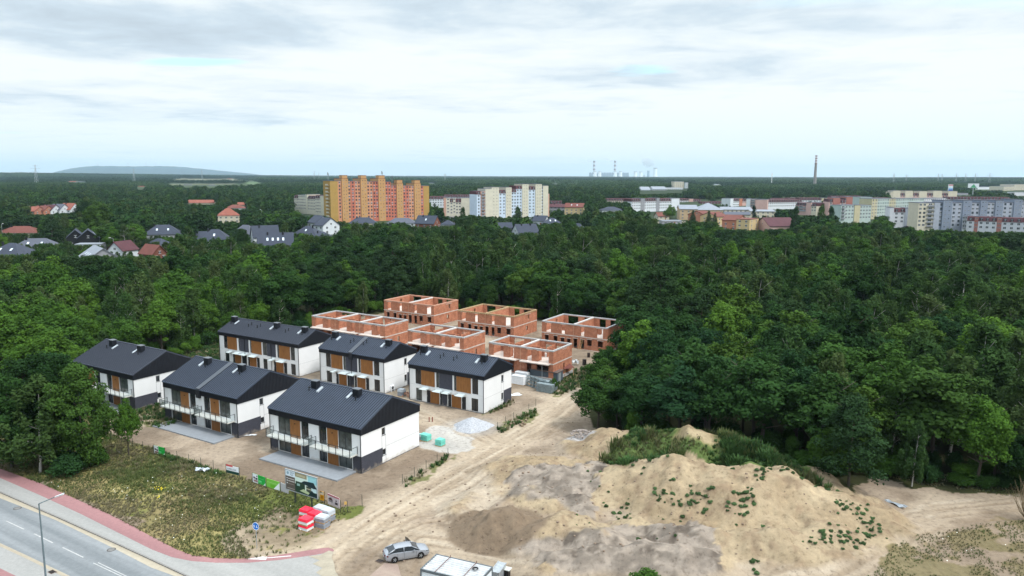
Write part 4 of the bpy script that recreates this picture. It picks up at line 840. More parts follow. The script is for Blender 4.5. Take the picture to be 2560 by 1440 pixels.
for i in range(11): b.box(-1.2, -.001, 1.5, 6.0, 2+i*2.75, 2.2+i*2.75); b.box(-1.25, -1.2, 1.5, 6.0, 2.2+i*2.75, 3.2+i*2.75)
b.build('balcony', WC['cream'], ob)
b = MB(); b.box(-.04, -.001, 6.6, 12.4, -2, 33); b.build('wall', c_y, ob)
for px, h, w in ((817, 8, .35), (953, 9, .4), (978, 5, .3), (848, 5, .2), (895, 5, .2)):
    x, y = at(px, 552); z0 = ztop(x, y, 455)
    b = MB(); b.tube((0, 0, -14), (0, 0, h), .12); 
    for k in range(3): b.box(-.5, -.2, -.2, .2, h-2.5+k*.2, h-.6+k*.2); b.box(.2, .5, -.2, .2, h-3+k*.2, h-1.2+k*.2)
    o = b.build('antenna_mast', M_metal); o.location = (x, y+9, z0); tag(o, 'thin antenna mast on the roof of the orange block, %s' % {817: 'at its left end', 953: 'the tallest', 978: 'right of the tallest', 848: 'on the first stair tower', 895: 'on the second stair tower'}[px], 'antenna', 'antennas on the orange block')
c_cr = col('facade_cream', (204, 200, 182)); c_bl = col('facade_ice', (196, 212, 228)); c_pk = col('facade_salmon', (200, 160, 142))
ST = [(1575, 1605, 250, c_bl, 'wm'), (1605, 1640, 250, c_pk, 'b', .2), (1640, 1690, 232, c_cr, 'x', .6), (1690, 1750, 219, c_cr, 's', .6), (1750, 1805, 240, c_bl, 'wm'), (1805, 1850, 220, c_cr, 's', .6), (1850, 1890, 232, c_bl, 'wm'), (1890, 1935, 206, c_bl, 'wm'), (1935, 1985, 194, c_cr, 's', .6), (1985, 2040, 212, c_bl, 'wm'), (2040, 2090, 194, c_cr, 's', .6), (2090, 2100, 214, c_bl, 'w'), (2100, 2142, 207, c_cr, 'x', .5), (2142, 2152, 270, c_pk, 'x', .3)]
block((1192, 547), (1373, 541), 13, [(f(s[0]), f(s[1]), 400+s[2]/3.2, *s[3:]) for s in ST], 'white and cream block whose towers step up in height, wine-red roofs between', 540, fh=2.8, dx=3.4)
ST = [(1310, 1330, 300, c_pk, 'x'), (1330, 1360, 305, c_cr, 'w'), (1360, 1385, 312, c_cr, 'wm'), (1385, 1405, 305, c_cr, 'w'), (1405, 1450, 312, c_cr, 'wm'), (1450, 1520, 304, c_cr, 'x', .4), (1520, 1545, 318, c_pk, 'x', .3)]
block((1109, 541), (1183, 541), 12, [(f(s[0]), f(s[1]), 400+s[2]/3.2, *s[3:]) for s in ST], 'low cream and salmon block with chamfered end between the two tall ones', 538)
ST = [(115, 150, 282, c_cr, 'wm'), (150, 210, 282, c_cr, 'w'), (210, 225, 276, c_cr, 'x', .4), (225, 285, 286, c_cr, 'wm'), (285, 330, 282, c_cr, 'wm'), (330, 400, 288, c_cr, 'x', .5)]
block((736, 532), (826, 540), 13, [(f(s[0]), f(s[1]), 400+s[2]/3.2, *s[3:]) for s in ST], 'cream block with wine-red mansard pieces at the left end of the orange block', 537)
block((1074, 520), (1108, 520), 12, [(1074, 1112, 491, 'white', 'wm')], 'white terrace with mansard roof between the orange block and the salmon block', 516)
block((1110, 505), (1185, 505), 12, [(1110, 1192, 487, 'grey', 'wm')], 'long grey terrace behind the salmon block', 497)
g = lambda v: 1360+v/4; gy = lambda v: 360+v/4
for p0, p1, dep, ST, lab, pv in (
    ((1579, 531), (1697, 526), 12, [(875, 965, 548, 'white', 'wm'), (965, 1003, 545, 'grey', 's', .4), (1003, 1120, 545, 'white', 'wm'), (1120, 1150, 541, 'grey', 's', .4), (1150, 1270, 545, 'white', 'wm'), (1270, 1350, 545, 'white', 'x', .3)], 'white terrace with dark mansard roof and grey stair bays', 523),
    ((1510, 508), (1577, 508), 12, [(600, 870, 545, 'cream', 'wm')], 'long low terrace with brown mansard roof behind the trees', 503),
    ((1378, 520), (1408, 520), 11, [(60, 190, 570, 'grey', 'wm')], 'grey terrace with brown roof left of the yellow house, farther back', 512),
    ((1697, 508), (1740, 507), 12, [(1350, 1450, 545, 'white', 'wm'), (1450, 1490, 548, 'pink', 'x', .3), (1490, 1570, 552, 'grey', 'wm')], 'white and grey terrace with stepped mansards right of the white terrace', 510),
    ((1755, 511), (1822, 511), 12, [(1570, 1690, 578, 'grey', 'wm'), (1690, 1840, 575, 'cream', 'wm')], 'grey and cream terrace behind the school', 509),
    ((1825, 517), (1866, 515), 12, [(1860, 1890, 545, 'white', 'x', .3), (1890, 1950, 548, 'white', 'wm'), (1950, 1980, 545, 'orange', 'x', .3), (1980, 2020, 548, 'pink', 'wm')], 'white terrace with an orange bay and dark mansard', 513),
    ((1868, 524), (1917, 525), 13, [(2020, 2060, 548, 'white', 'x', .3), (2060, 2110, 552, 'pink', 'wb'), (2110, 2230, 556, 'pink', 'x', .5)], 'pink terrace end with big blank gable', 523),
    ((1917, 524), (2006, 522), 13, [(2230, 2580, 556, 'white', 'wm')], 'long white terrace with dark dormer roof right of the pink gable', 521)):
    block(p0, p1, dep, [(g(s[0]), g(s[1]), gy(s[2]), *s[3:]) for s in ST], lab, pv)
q = lambda v: 1960+v/4.267; qy = lambda v: 380+v/4.267
c_gr = col('facade_steel', (132, 142, 158)); c_gl = col('facade_pale_steel', (164, 170, 182)); c_wt = col('facade_white', (212, 214, 220)); c_gn = col('facade_mint', (176, 192, 188)); c_yl = col('facade_straw', (190, 182, 150)); c_rd = col('facade_terracotta', (168, 112, 102))
for p0, p1, dep, ST, lab, pv in (
    ((2291, 577), (2600, 577), 13, [(1415, 1500, 545, 'cream', 'w'), (1500, 1580, 545, 'cream', 'b'), (1580, 1640, 540, c_gl, 'x', .5), (1640, 1668, 545, c_gr, 'w'), (1668, 1765, 518, c_gr, 's', .8), (1765, 1880, 545, c_gl, 'w'), (1880, 1970, 518, c_gr, 's', .8), (1970, 2065, 545, c_gl, 'w'), (2065, 2140, 518, c_gr, 's', .8), (2140, 2225, 543, c_gl, 'w'), (2225, 2305, 518, c_gr, 's', .8), (2305, 2420, 540, c_gl, 'w'), (2420, 2505, 510, c_gr, 's', .8), (2505, 2525, 540, c_gl, 'w'), (2525, 2700, 530, c_gl, 'w')], 'long grey apartment block with darker stair towers, nearest at the right', 574),
    ((2404, 580), (2600, 588), 12, [(1895, 1940, 688, c_wt, 'b'), (1940, 2020, 690, c_wt, 'wm'), (2020, 2060, 690, c_rd, 's', .3), (2060, 2260, 695, c_wt, 'wm'), (2260, 2310, 695, c_rd, 's', .3), (2310, 2530, 703, c_wt, 'wm'), (2530, 2720, 706, c_wt, 'wm')], 'white four-storey terrace with wine-red mansard, in front of the grey block', 580),
    ((2110, 558), (2176, 556), 12, [(600, 640, 570, c_gn, 'b'), (640, 738, 570, c_gn, 'w'), (738, 798, 568, c_yl, 'x', .5), (798, 920, 570, c_gn, 'w')], 'mint and straw block, the shorter one in front of the long mint block', 556),
    ((2177, 548), (2362, 538), 12, [(925, 985, 500, c_yl, 'w'), (985, 1110, 498, c_gn, 'w'), (1110, 1180, 498, c_yl, 'w'), (1180, 1320, 497, c_gn, 'w'), (1320, 1480, 496, c_gn, 'w'), (1480, 1715, 495, c_wt, 'w')], 'long mint apartment block with straw coloured bays', 540),
    ((2147, 545), (2176, 545), 14, [(800, 875, 482, c_gn, 'x'), (875, 925, 482, c_gn, 'x', .3)], 'blank mint gable end towering behind the shorter mint block', 514),
    ((2225, 569), (2290, 570), 12, [(1115, 1158, 595, c_wt, 'x', .5), (1158, 1280, 600, c_wt, 'wm'), (1280, 1368, 600, c_gl, 'x', .5), (1368, 1400, 602, c_gl, 'wm')], 'white and grey block with wine-red mansard left of the cream balconies', 568),
    ((1988, 536), (2040, 540), 12, [(120, 235, 540, 'pink', 'wbm'), (235, 285, 538, 'pink', 'x', .4), (285, 340, 545, 'cream', 'wm')], 'pink terrace with balconies and dark red roof', 536),
    ((2038, 539), (2076, 540), 12, [(335, 372, 545, c_rd, 'x', .4), (372, 480, 545, 'cream', 'wm')], 'cream terrace with terracotta bay right of the pink one', 537),
    ((2070, 541), (2105, 541), 12, [(470, 512, 500, 'pink', 'wm'), (512, 585, 488, c_rd, 'x', .6), (585, 640, 510, 'pink', 'wm')], 'terracotta tower-like gable between pink mansards', 538),
    ((2112, 530), (2146, 530), 12, [(640, 655, 490, 'pink', 'wm'), (655, 735, 480, c_rd, 'x', .5), (735, 790, 495, 'pink', 'wm')], 'second terracotta gable with pink mansard, behind the mint block', 512),
    ((2004, 515), (2066, 515), 12, [(160, 395, 488, c_wt, 'wm'), (395, 460, 492, c_yl, 'x', .3)], 'white terrace with dark mansard and straw gable in the middle distance', 502),
    ((2225, 512), (2400, 512), 12, [(1130, 1150, 425, 'cream', 'x'), (1150, 1230, 412, 'cream', 'x', .5), (1230, 1283, 440, 'pink', 'wm'), (1283, 1365, 414, 'cream', 'x', .5), (1365, 1430, 440, 'pink', 'wm'), (1430, 1515, 418, 'cream', 'x', .5), (1515, 1580, 440, 'pink', 'wm'), (1580, 1675, 414, 'cream', 'x', .5), (1675, 1740, 440, 'pink', 'wm'), (1740, 1835, 418, 'cream', 'x', .5)], 'block with a row of five cream towers rising above the mint block', 494),
    ((2360, 520), (2530, 522), 12, [(1715, 1960, 478, c_wt, 'wm'), (1960, 2180, 480, 'grey', 'wm'), (2180, 2400, 482, c_wt, 'wm')], 'long white terrace with dark roofs behind the grey block', 503),
    ((2140, 522), (2226, 522), 12, [(770, 960, 492, c_wt, 'wm'), (960, 1130, 488, c_gl, 'wm')], 'white and grey terrace just left of the block with cream towers', 506),
    ((2080, 508), (2150, 508), 12, [(500, 640, 470, 'grey', 'wm'), (640, 815, 468, 'pink', 'wm')], 'grey and pink roofs rising behind the terracotta gables', 494),
    ((1925, 506), (2004, 506), 12, [(-150, 30, 494, c_wt, 'wm'), (30, 190, 490, 'grey', 'wm')], 'white and grey terrace beyond the long dormer roof', 497),
    ((2330, 498), (2420, 498), 14, [(1840, 1960, 440, 'grey', 'x')], 'low grey flat building beyond the cream towers', 488),
    ((2532, 500), (2600, 500), 16, [(2450, 2700, 430, c_wt, 'x')], 'low white hall at the right edge beyond the grey block', 490),
    ((2440, 481), (2505, 480), 40, [(2040, 2310, 374, 'white', 'x')], 'long white retail hall beside the green and white billboard', 473),
    ((2510, 484), (2600, 482), 30, [(2340, 2450, 366, 'cream', 'w'), (2450, 2640, 345, 'cream', 'w')], 'cream houses crowded at the far right edge', 478)):
    block(p0, p1, dep, [(q(s[0]), q(s[1]), qy(s[2]), *s[3:]) for s in ST], lab, pv, wsc=(1.1, 1, 1.1), dx=3.6)
# school complex
def hall(px0, px1, pyg, depth, hw, hr, rf, wl, label, pyv, rot=0, nw=5, typ='gable', name='school_building'):
    x0, _ = at(px0, pyg); x1, y = at(px1, pyg); o = villa((px0+px1)/2, pyg, (x1-x0), depth, hw, hr, rot, typ, rf, wl, pyv, label, 0, 0, name); o['category'] = 'school building' if name == 'school_building' else 'hall'; return o
hall(1696, 1738, 548, 22, 9.5, 12.5, 'lgrey', 'apricot', 'apricot school wing with pale sloping roof behind the willow', 540, -6)
hall(1738, 1800, 540, 30, 6.5, 12.5, 'lgrey', 'apricot', 'school hall with pyramid-shaped pale roof', 527, -6, typ='hip')
hall(1738, 1764, 556, 20, 6.5, 9.5, 'brown', 'orange', 'orange school wing with brown roof beside the pyramid hall', 551, 30)
hall(1766, 1802, 560, 18, 6.5, 9.5, 'brown', 'yellow', 'yellow school wing with brown roof in the middle', 556, 30)
hall(1816, 1854, 574, 20, 7.5, 10.5, 'brown', 'orange', 'orange school pavilion nearest the wood, brown roof', 572, -35)
hall(1852, 1884, 578, 20, 8.5, 9.0, 'brown', 'yellow', 'yellow pavilion right of the orange one', 574, -35, typ='flat')
hall(1800, 1872, 538, 18, 6.0, 8.0, 'lgrey', 'cream', 'long cream school wing with clerestory windows and light roof', 533, -4)
hall(1810, 1870, 548, 14, 4.5, 6.5, 'grey', 'cream', 'lower cream school wing in front of the clerestory wing', 543, -4)
hall(1872, 1930, 543, 18, 6.0, 7.0, 'lgrey', 'cream', 'flat cream school wing reaching toward the gym', 537, -4)
hall(1905, 1972, 578, 26, 4.5, 9.5, 'purple', 'pink', 'gym with large dark roof and pink wall', 571, 4, name='sports_hall')
hall(1640, 1668, 548, 10, 3.0, 6.0, 'brown', 'cream', 'small cream house left of the willow', 547, 10, name='cottage')
hall(1652, 1700, 560, 12, 2.6, 3.0, 'lgrey', 'grey', 'flat-roofed sheds on the school yard', 559, 0, typ='flat', name='shed')
# factory
hall(1599, 1621, 484, 40, 8, 14, 'lgrey', 'white', 'small white hall, leftmost of the factory in the wood', 484, 0, name='factory_hall')
hall(1627, 1660, 483, 50, 9, 14, 'lgrey', 'white', 'white factory hall in the middle of the wood', 483, 0, name='factory_hall')
hall(1660, 1702, 481, 40, 10, 12, 'lgrey', 'white', 'long pale factory hall below the framed tower', 481, 0, typ='flat', name='factory_hall')
hall(1681, 1705, 477, 30, 22, 24, 'lgrey', 'cream', 'tall cream factory building above the halls', 474, 0, typ='flat', name='factory_hall')
hall(1712, 1718, 478, 12, 20, 21, 'lgrey', 'white', 'slim white silo-like tower right of the factory', 476, 0, typ='flat', name='factory_tower')
# scattered farmhouses by the fields
for px, pyg, w, wl, rf in ((353, 474, 14, 'brick', 'brown'), (530, 470, 16, 'white', 'grey'), (470, 469, 20, 'grey', 'grey'), (182, 459, 22, 'white', 'red'), (205, 459, 24, 'white', 'grey'), (345, 447, 30, 'cream', 'brown'), (575, 450, 26, 'cream', 'red'), (1388, 463, 16, 'white', 'grey'), (1437, 461, 22, 'white', 'grey'), (1790, 467, 18, 'white', 'lgrey'), (1195, 459, 22, 'cream', 'red'), (1080, 463, 18, 'cream', 'grey')):
    villa(px, pyg, w, 10, 5, 8.5, 8, 'gable', rf, wl, pyg-1.5, 'distant %s house with a %s roof beyond the wood, %s' % (wl, rf.replace('lgrey', 'light grey'), {353: 'in the wood at the left', 530: 'just below the yellow field', 470: 'left of the yellow field', 182: 'far left, with a wide front', 205: 'far left, beside a thin clearing', 345: 'below the hill', 575: 'behind the yellow field', 1388: 'right of the white tower block', 1437: 'farther right of the tower block', 1790: 'right of the factory', 1195: 'above the stepped block', 1080: 'right of the orange block'}[px]), 0, 0, 'farmhouse')
# ------------------------------------------------------------- trees
def leafmat(name, ramp_cols, trans=.25):
    m = bpy.data.materials.new(name); m.use_nodes = True; nt = m.node_tree; L = nt.links.new; b = nt.nodes['Principled BSDF']; out = nt.nodes['Material Output']
    b.inputs['Roughness'].default_value = .9; b.inputs['Specular IOR Level'].default_value = .04
    oi = N(nt, 'ShaderNodeObjectInfo'); at_ = N(nt, 'ShaderNodeAttribute', attribute_name='tint')
    n = len(ramp_cols); c = ramp(nt, oi.outputs['Random'], [((i+.5)/n, k) for i, k in enumerate(ramp_cols)])
    mx = N(nt, 'ShaderNodeVectorMath', operation='SCALE'); L(c, mx.inputs[0]); L(math_n(nt, 'ADD', .62, math_n(nt, 'MULTIPLY', at_.outputs['Fac'], .76)), mx.inputs['Scale'])
    L(mx.outputs[0], b.inputs['Base Color']); tr = N(nt, 'ShaderNodeBsdfTranslucent'); L(mx.outputs[0], tr.inputs[0])
    ms = N(nt, 'ShaderNodeMixShader'); ms.inputs[0].default_value = trans; L(b.outputs[0], ms.inputs[1]); L(tr.outputs[0], ms.inputs[2]); L(ms.outputs[0], out.inputs[0]); return m
M_leaf = leafmat('broad_leaves', [(.015, .038, .011), (.029, .070, .017), (.020, .049, .016), (.040, .088, .017), (.018, .049, .020), (.031, .076, .019), (.058, .11, .02), (.017, .042, .013)])
M_birch = leafmat('birch_leaves', [(.036, .074, .022), (.052, .086, .026), (.036, .080, .022), (.064, .096, .032)])
M_pine = leafmat('pine_needles', [(.020, .044, .016), (.028, .056, .022), (.020, .042, .014)], .1)
M_bright = leafmat('bright_leaves', [(.055, .12, .018), (.07, .14, .02), (.045, .10, .018)])
M_purple = leafmat('dark_red_leaves', [(.018, .012, .016), (.022, .012, .016)])
M_yellow = leafmat('yellow_leaves', [(.30, .30, .03), (.28, .28, .03)])
M_far = leafmat('far_leaves', [(.018, .042, .014), (.028, .056, .018), (.036, .07, .02), (.016, .038, .018), (.046, .076, .024)], .1)
M_bark = mat('bark', (.06, .05, .04), .95, .3, 6); M_bbark = mat('birch_bark', (.42, .40, .37), .9, .35, 5)
def unit(rs, n): v = rs.normal(size=(n, 3)); return v/np.linalg.norm(v, axis=1)[:, None]
def leaves(P, Nn, s, rs, tint, elong=1.0, down=0.0):
    n = len(P); t = np.cross(Nn, unit(rs, n)); t /= np.linalg.norm(t, axis=1)[:, None]+1e-9
    if down: t = t*(1-down)+np.array([0, 0, -1])*down; t /= np.linalg.norm(t, axis=1)[:, None]
    bb = np.cross(Nn, t); bb /= np.linalg.norm(bb, axis=1)[:, None]+1e-9; s = (s*rs.uniform(.65, 1.35, n))[:, None]
    t = t*s*elong; bb = bb*s/elong**.5
    V = np.stack([P-t, P-bb*.8+t*.1, P+t, P+bb*.8+t*.1], 1).reshape(-1, 3); F = np.arange(4*n).reshape(n, 4); return V, F, np.repeat(tint, 4)
def crown(seed, kind, n, ls):
    """unit tree: height 1, crown radius as a fraction; returns leaf quads"""
    rs = np.random.RandomState(seed)
    if kind == 'broad':
        K = 95; u = unit(rs, K); u[:, 2] = np.abs(u[:, 2])*1.0-.55*rs.rand(K); rad = rs.uniform(.55, 1.05, K)[:, None]
        C = u*rad*np.array([.27, .27, .42])+np.array([0, 0, .54]); C[:, :2] *= (1+.12*np.sin(np.arctan2(C[:, 1], C[:, 0])*3+seed))[:, None]
        C2 = unit(rs, 16)*np.array([.13, .13, .22])*rs.rand(16, 1)+np.array([0, 0, .52]); C = np.concatenate([C, C2]); cr = rs.uniform(.035, .092, len(C)); sz = (1, 1, .95)
    elif kind == 'full':
        K = 110; u = unit(rs, K); rad = rs.uniform(.6, 1.0, K)[:, None]; C = u*rad*np.array([.25, .25, .45])+np.array([0, 0, .52]); C[:, :2] *= (1+.2*np.sin(np.arctan2(C[:, 1], C[:, 0])*3+C[:, 2]*7+seed))[:, None]; cr = rs.uniform(.04, .095, K); sz = (1, 1, .8)
    elif kind == 'birch':
        K = 62; z = rs.uniform(.16, .97, K); w = .205*np.sin(np.clip((1.03-z)/.9, 0, 1)*math.pi*.62)**.8+.01; a = rs.uniform(0, 6.28, K); q = rs.uniform(.45, 1, K)
        C = np.stack([np.cos(a)*w*q, np.sin(a)*w*q, z], 1); C[:, 0] += .03*np.sin(z*5+seed); cr = rs.uniform(.035, .07, K); sz = (.8, .8, 1.9)
    elif kind == 'pine':
        K = 90; z = np.linspace(.12, .97, K)+rs.uniform(-.02, .02, K); w = .235*np.sin(np.clip((1.04-z)/.98, 0, 1)*2.2)**.75+.01; a = rs.uniform(0, 6.28, K); q = rs.uniform(.45, 1.05, K)
        C = np.stack([np.cos(a)*w*q, np.sin(a)*w*q, z], 1); cr = rs.uniform(.04, .085, K); sz = (1.05, 1.05, .75)
    elif kind == 'spruce':
        K = 80; z = np.linspace(.06, .98, K); w = .2*(1.0-z)+.008; a = np.arange(K)*2.4; q = rs.uniform(.6, 1, K)
        C = np.stack([np.cos(a)*w*q, np.sin(a)*w*q, z], 1); cr = .02+.05*(1-z); sz = (1.3, 1.3, .6)
    elif kind == 'poplar':
        K = 50; z = rs.uniform(.06, .96, K); w = .1*np.sin(np.clip(z, 0, 1)*math.pi)**.5; a = rs.uniform(0, 6.28, K)
        C = np.stack([np.cos(a)*w*.8, np.sin(a)*w*.8, z], 1); cr = rs.uniform(.04, .07, K); sz = (.8, .8, 1.6)
    else:                                       # bush
        K = 22; u = unit(rs, K); u[:, 2] = np.abs(u[:, 2]); C = u*np.array([.42, .42, .55])*rs.uniform(.5, 1, K)[:, None]+np.array([0, 0, .22]); cr = rs.uniform(.14, .24, K); sz = (1, 1, .9)
    w = cr**2; idx = rs.choice(len(C), n, p=w/w.sum()); d = unit(rs, n); d[:, 2] = np.where(rs.rand(n) < .45, np.abs(d[:, 2]), d[:, 2])
    P = C[idx]+d*cr[idx][:, None]*rs.uniform(.55, 1.08, n)[:, None]*np.array(sz); P[:, 2] = np.maximum(P[:, 2], .03)
    out = np.array([0, 0, .5 if kind != 'bush' else .2]); o2 = P-out; o2 /= np.linalg.norm(o2, axis=1)[:, None]+1e-6
    Nn = d*.6+unit(rs, n)*.75+o2*.35+np.array([0, 0, .25]); Nn /= np.linalg.norm(Nn, axis=1)[:, None]
    tint = np.clip(.5+.32*(rs.rand(len(C))[idx]-.5)*2*.7+.35*(rs.rand(n)-.5), 0, 1)
    return leaves(P, Nn, ls, rs, tint, 1.5 if kind == 'birch' else 1.15, .35 if kind == 'birch' else 0)
def trunk_mesh(seed, kind, m):
    rs = random.Random(seed); b = MB(); top = dict(full=.85, broad=.8, birch=.95, pine=.95, spruce=.97, poplar=.9, bush=.5)[kind]; r = dict(full=.014, broad=.018, birch=.0115, pine=.014, spruce=.012, poplar=.016, bush=.012)[kind]
    p = Vector((0, 0, -.03)); n = 6; pts = [p.copy()]
    for i in range(n): p = p+Vector((rs.uniform(-.012, .012), rs.uniform(-.012, .012), (top+.03)/n)); pts.append(p.copy())
    for i in range(n): b.tube(pts[i], pts[i+1], r*(1-i/n*.85), r*(1-(i+1)/n*.85), 6, False)
    for i in range(9 if kind in ('broad', 'birch', 'bush') else 5):
        k = rs.randint(2, 5); a = rs.uniform(0, 6.28); s = pts[k]; l = rs.uniform(.1, .24) if kind == 'broad' else rs.uniform(.07, .15)
        e = s+Vector((math.cos(a)*l, math.sin(a)*l, l*rs.uniform(.5, 1.4))); b.tube(s, e, r*.4, r*.1, 5, False)
    o = b.build('trunk', m); me = o.data; bpy.data.objects.remove(o); return me
def proto(seed, kind, n, ls, m, bark=None):
    V, F, t = crown(seed, kind, n, ls); me = np_mesh('crown', V, F, m, {'tint': ('POINT', t)}); return me, trunk_mesh(seed, kind, bark or M_bark)
PR = {}
for i in range(4): PR['broad%d' % i] = proto(11+i, 'broad', 10500, .0135, M_leaf)
for i in range(3): PR['birch%d' % i] = proto(31+i, 'birch', 7000, .0115, M_birch, M_bbark)
for i in range(2): PR['pine%d' % i] = proto(51+i, 'pine', 9000, .0105, M_pine)
for i in range(3): PR['full%d' % i] = proto(41+i, 'full', 15000, .0105, M_leaf)
PR['bright0'] = proto(61, 'broad', 10000, .0135, M_bright); PR['bright1'] = proto(62, 'broad', 10000, .0135, M_bright)
PR['spruce0'] = proto(71, 'spruce', 5000, .0125, M_pine); PR['poplar0'] = proto(81, 'poplar', 5000, .0125, M_leaf)
PR['purple0'] = proto(91, 'bush', 2500, .04, M_purple); PR['yellow0'] = proto(92, 'bush', 2500, .04, M_yellow)
PR['bush0'] = proto(93, 'bush', 3000, .032, M_leaf); PR['bush1'] = proto(94, 'bush', 3000, .032, M_bright)
SPN = dict(full='broadleaf_tree', broad='broadleaf_tree', birch='birch_tree', pine='pine_tree', bright='young_tree', spruce='spruce_tree', poplar='poplar_tree', purple='shrub', yellow='shrub', bush='bush')
def tree(key, x, y, z, h, wid, rz, label, group=None, cat='tree', lean=0.0):
    o = empty(SPN[key.rstrip('0123456789')], (x, y, z), rz, label, cat, group); o.scale = (h*wid, h*wid, h); o.rotation_euler = (lean, 0, rz)
    for nm, me in zip(('crown', 'trunk'), PR[key]): c = bpy.data.objects.new(nm, me); link(c); c.parent = o
    return o
# trees set one by one: (kind, px, py of the base, height, width factor, label)
SPEC = [('full0', 212, 1170, 15.0, .88, 'tall dark tree beside the pavement, right one of the big clump at the left'), ('full1', 140, 1150, 15.5, .95, 'broad dark tree in the middle of the big clump at the left'),
    ('birch0', 100, 1182, 12.5, 1.35, 'tree with a pale crooked trunk at the front of the big clump'), ('full2', 30, 1170, 13.0, 1.15, 'dark tree at the left edge of the big clump by the pavement'), ('full0', 158, 1100, 14.0, .9, 'dark leafy tree at the back of the big clump beside the first terrace'),
    ('full1', -40, 1130, 13, 1.1, 'dark tree cut off by the left edge of the picture'), ('full0', 70, 1090, 12.5, 1.2, 'dark tree behind the big clump, near the left edge'),
    ('bush0', 170, 1185, 4.0, 1.3, 'dense dark bush at the foot of the big clump'), ('bush0', 240, 1160, 3.0, 1.2, 'green bush right of the big clump'),
    ('bright0', 322, 1140, 8.4, .72, 'slender young tree alone in front of the first terrace'),
    ('pine0', 2120, 1232, 11.5, 1.35, 'bushy blue-green pine standing alone behind the sand mounds'), ('bright1', 2060, 1200, 6.5, 1.2, 'light green tree tucked against the left side of the lone pine'),
    ('bush1', 1612, 1482, 2.5, 1.5, 'bright green bush at the bottom edge of the picture'),
    ('bright0', 1385, 978, 2.6, 1.0, 'weedy shrub beside the stack of steel boards')]
for k, px, py, h, w, lab in SPEC:
    x, y = at(px, py); tree(k, x, y, float(hz(x, y)), h, w, px*.1, lab)
FS = [('spruce0', 834, 556, 14, 1.2, 'conical dark spruce in front of the left end of the orange block'), ('spruce0', 1087, 541, 12.5, 1.3, 'conical spruce between the orange block and the salmon block'), ('spruce0', 1731, 569, 13, 1.5, 'dark spruce on the school yard, the left one standing apart'),
    ('spruce0', 1771, 572, 13.5, 1.3, 'dark spruce on the school yard, left one of a touching pair'), ('spruce0', 1786, 574, 12, 1.4, 'dark spruce on the school yard, right one of a touching pair'), ('bright0', 1675, 558, 15, 1.2, 'big pale green willow left of the school'),
    ('poplar0', 1985, 606, 20, 1.1, 'slim tall poplar in front of the gym'), ('poplar0', 2050, 598, 20, 1.1, 'slim poplar, left one of a pair before the pink terraces'), ('poplar0', 2075, 596, 19, 1.1, 'slim poplar, right one of a pair before the pink terraces'), ('poplar0', 1157, 586, 17, 1.1, 'slim tree rising in front of the salmon block'),
    ('poplar0', 1884, 560, 14, 1.3, 'slim tree right of the orange school pavilion'), ('birch1', 1292, 572, 15, 1.3, 'grey-green tree in front of the cream and white block'), ('purple0', 2160, 572, 5, 2.2, 'dark purple shrub before the shorter mint block'), ('purple0', 2270, 580, 4.5, 2.0, 'dark purple shrub before the white and grey block'),
    ('purple0', 1466, 548, 8, 1.1, 'dark red shrub-like tree beside the yellow house'), ('yellow0', 82, 614, 4.0, 1.7, 'bright yellow garden shrub behind the slate roof at the left'), ('broad1', 2206, 612, 17, 1.2, 'large dark round tree in front of the mint blocks'), ('broad0', 250, 606, 26, 1.0, 'very large dark tree right of the black timber house'),
    ('broad2', 215, 585, 22, 1.0, 'large dark tree behind the black timber house'), ('broad3', 290, 592, 21, 1.0, 'large dark tree right of the very large one'), ('bright0', 322, 618, 12, 1.1, 'fresh green tree left of the grey hipped house'), ('broad0', 1425, 612, 15, 1.1, 'dark round tree covering the slate-roofed house'),
    ('poplar0', 694, 565, 18, 1.3, 'slim tree left of the cream block'), ('bright1', 742, 572, 14, 1.2, 'round green tree below the cream block')]
for k, px, py, h, w, lab in FS:
    x, y = at(px, py); tree(k, x, y, 0, h, w, px*.1, lab, cat='shrub' if 'shrub' in lab and 'tree' not in lab else 'tree')
# ---- the wood
rs = np.random.RandomState(5)
def jgrid(x0, x1, y0, y1, s):
    X, Y = np.meshgrid(np.arange(x0, x1, s), np.arange(y0, y1, s)); X = X+rs.uniform(-.42, .42, X.shape)*s; Y = Y+rs.uniform(-.42, .42, Y.shape)*s; return X.ravel(), Y.ravel()
def cap_heights(x, y, z, h, rad):
    px, _ = pix(x, y, z); s = FPX/y; a = pix(x, y, 0)[1]; b = pix(x, y, 10)[1]
    for p0, p1, pv, d in VIS:
        m = (px+rad*s > p0) & (px-rad*s < p1) & (y < d+6)
        h = np.where(m, np.minimum(h, 10*(a-pv-2)/(a-b)-z), h)
    return h
def footfree(x, y):
    ok = np.ones(len(x), bool)
    for fx, fy, r in FOOT: ok &= np.hypot(x-fx, y-fy) > r
    return ok
KEYS = ['broad0', 'broad1', 'broad2', 'broad3', 'birch0', 'birch1', 'birch2', 'pine0', 'pine1', 'bright0', 'bright1']
def species(x, y):
    n = fbm(x, y, 38, 3); m = fbm(x+300, y, 30, 3); r = rs.rand(len(x)); left = x < -25+.1*y
    k = np.where(r < .25, 0, np.where(r < .5, 1, np.where(r < .75, 2, 3)))
    bi = (n > .53-.06*sst(150, 260, y)) | (r > .93); k = np.where(bi, 4+(r*97 % 3).astype(int), k)
    k = np.where((m > .62) & ~bi | (r < .035), 7+(r*53 % 2).astype(int), k)
    br = (left & (y < 190) & (rs.rand(len(x)) < .6)) | (rs.rand(len(x)) < .08); k = np.where(br, 9+(r*31 % 2).astype(int), k); return k
x, y = jgrid(-330, 330, 62, 430, 5.7); px0, py0 = pix(x, y, 0)
ok = (px0 > -330) & (px0 < 2890); x, y, px0, py0 = x[ok], y[ok], px0[ok], py0[ok]
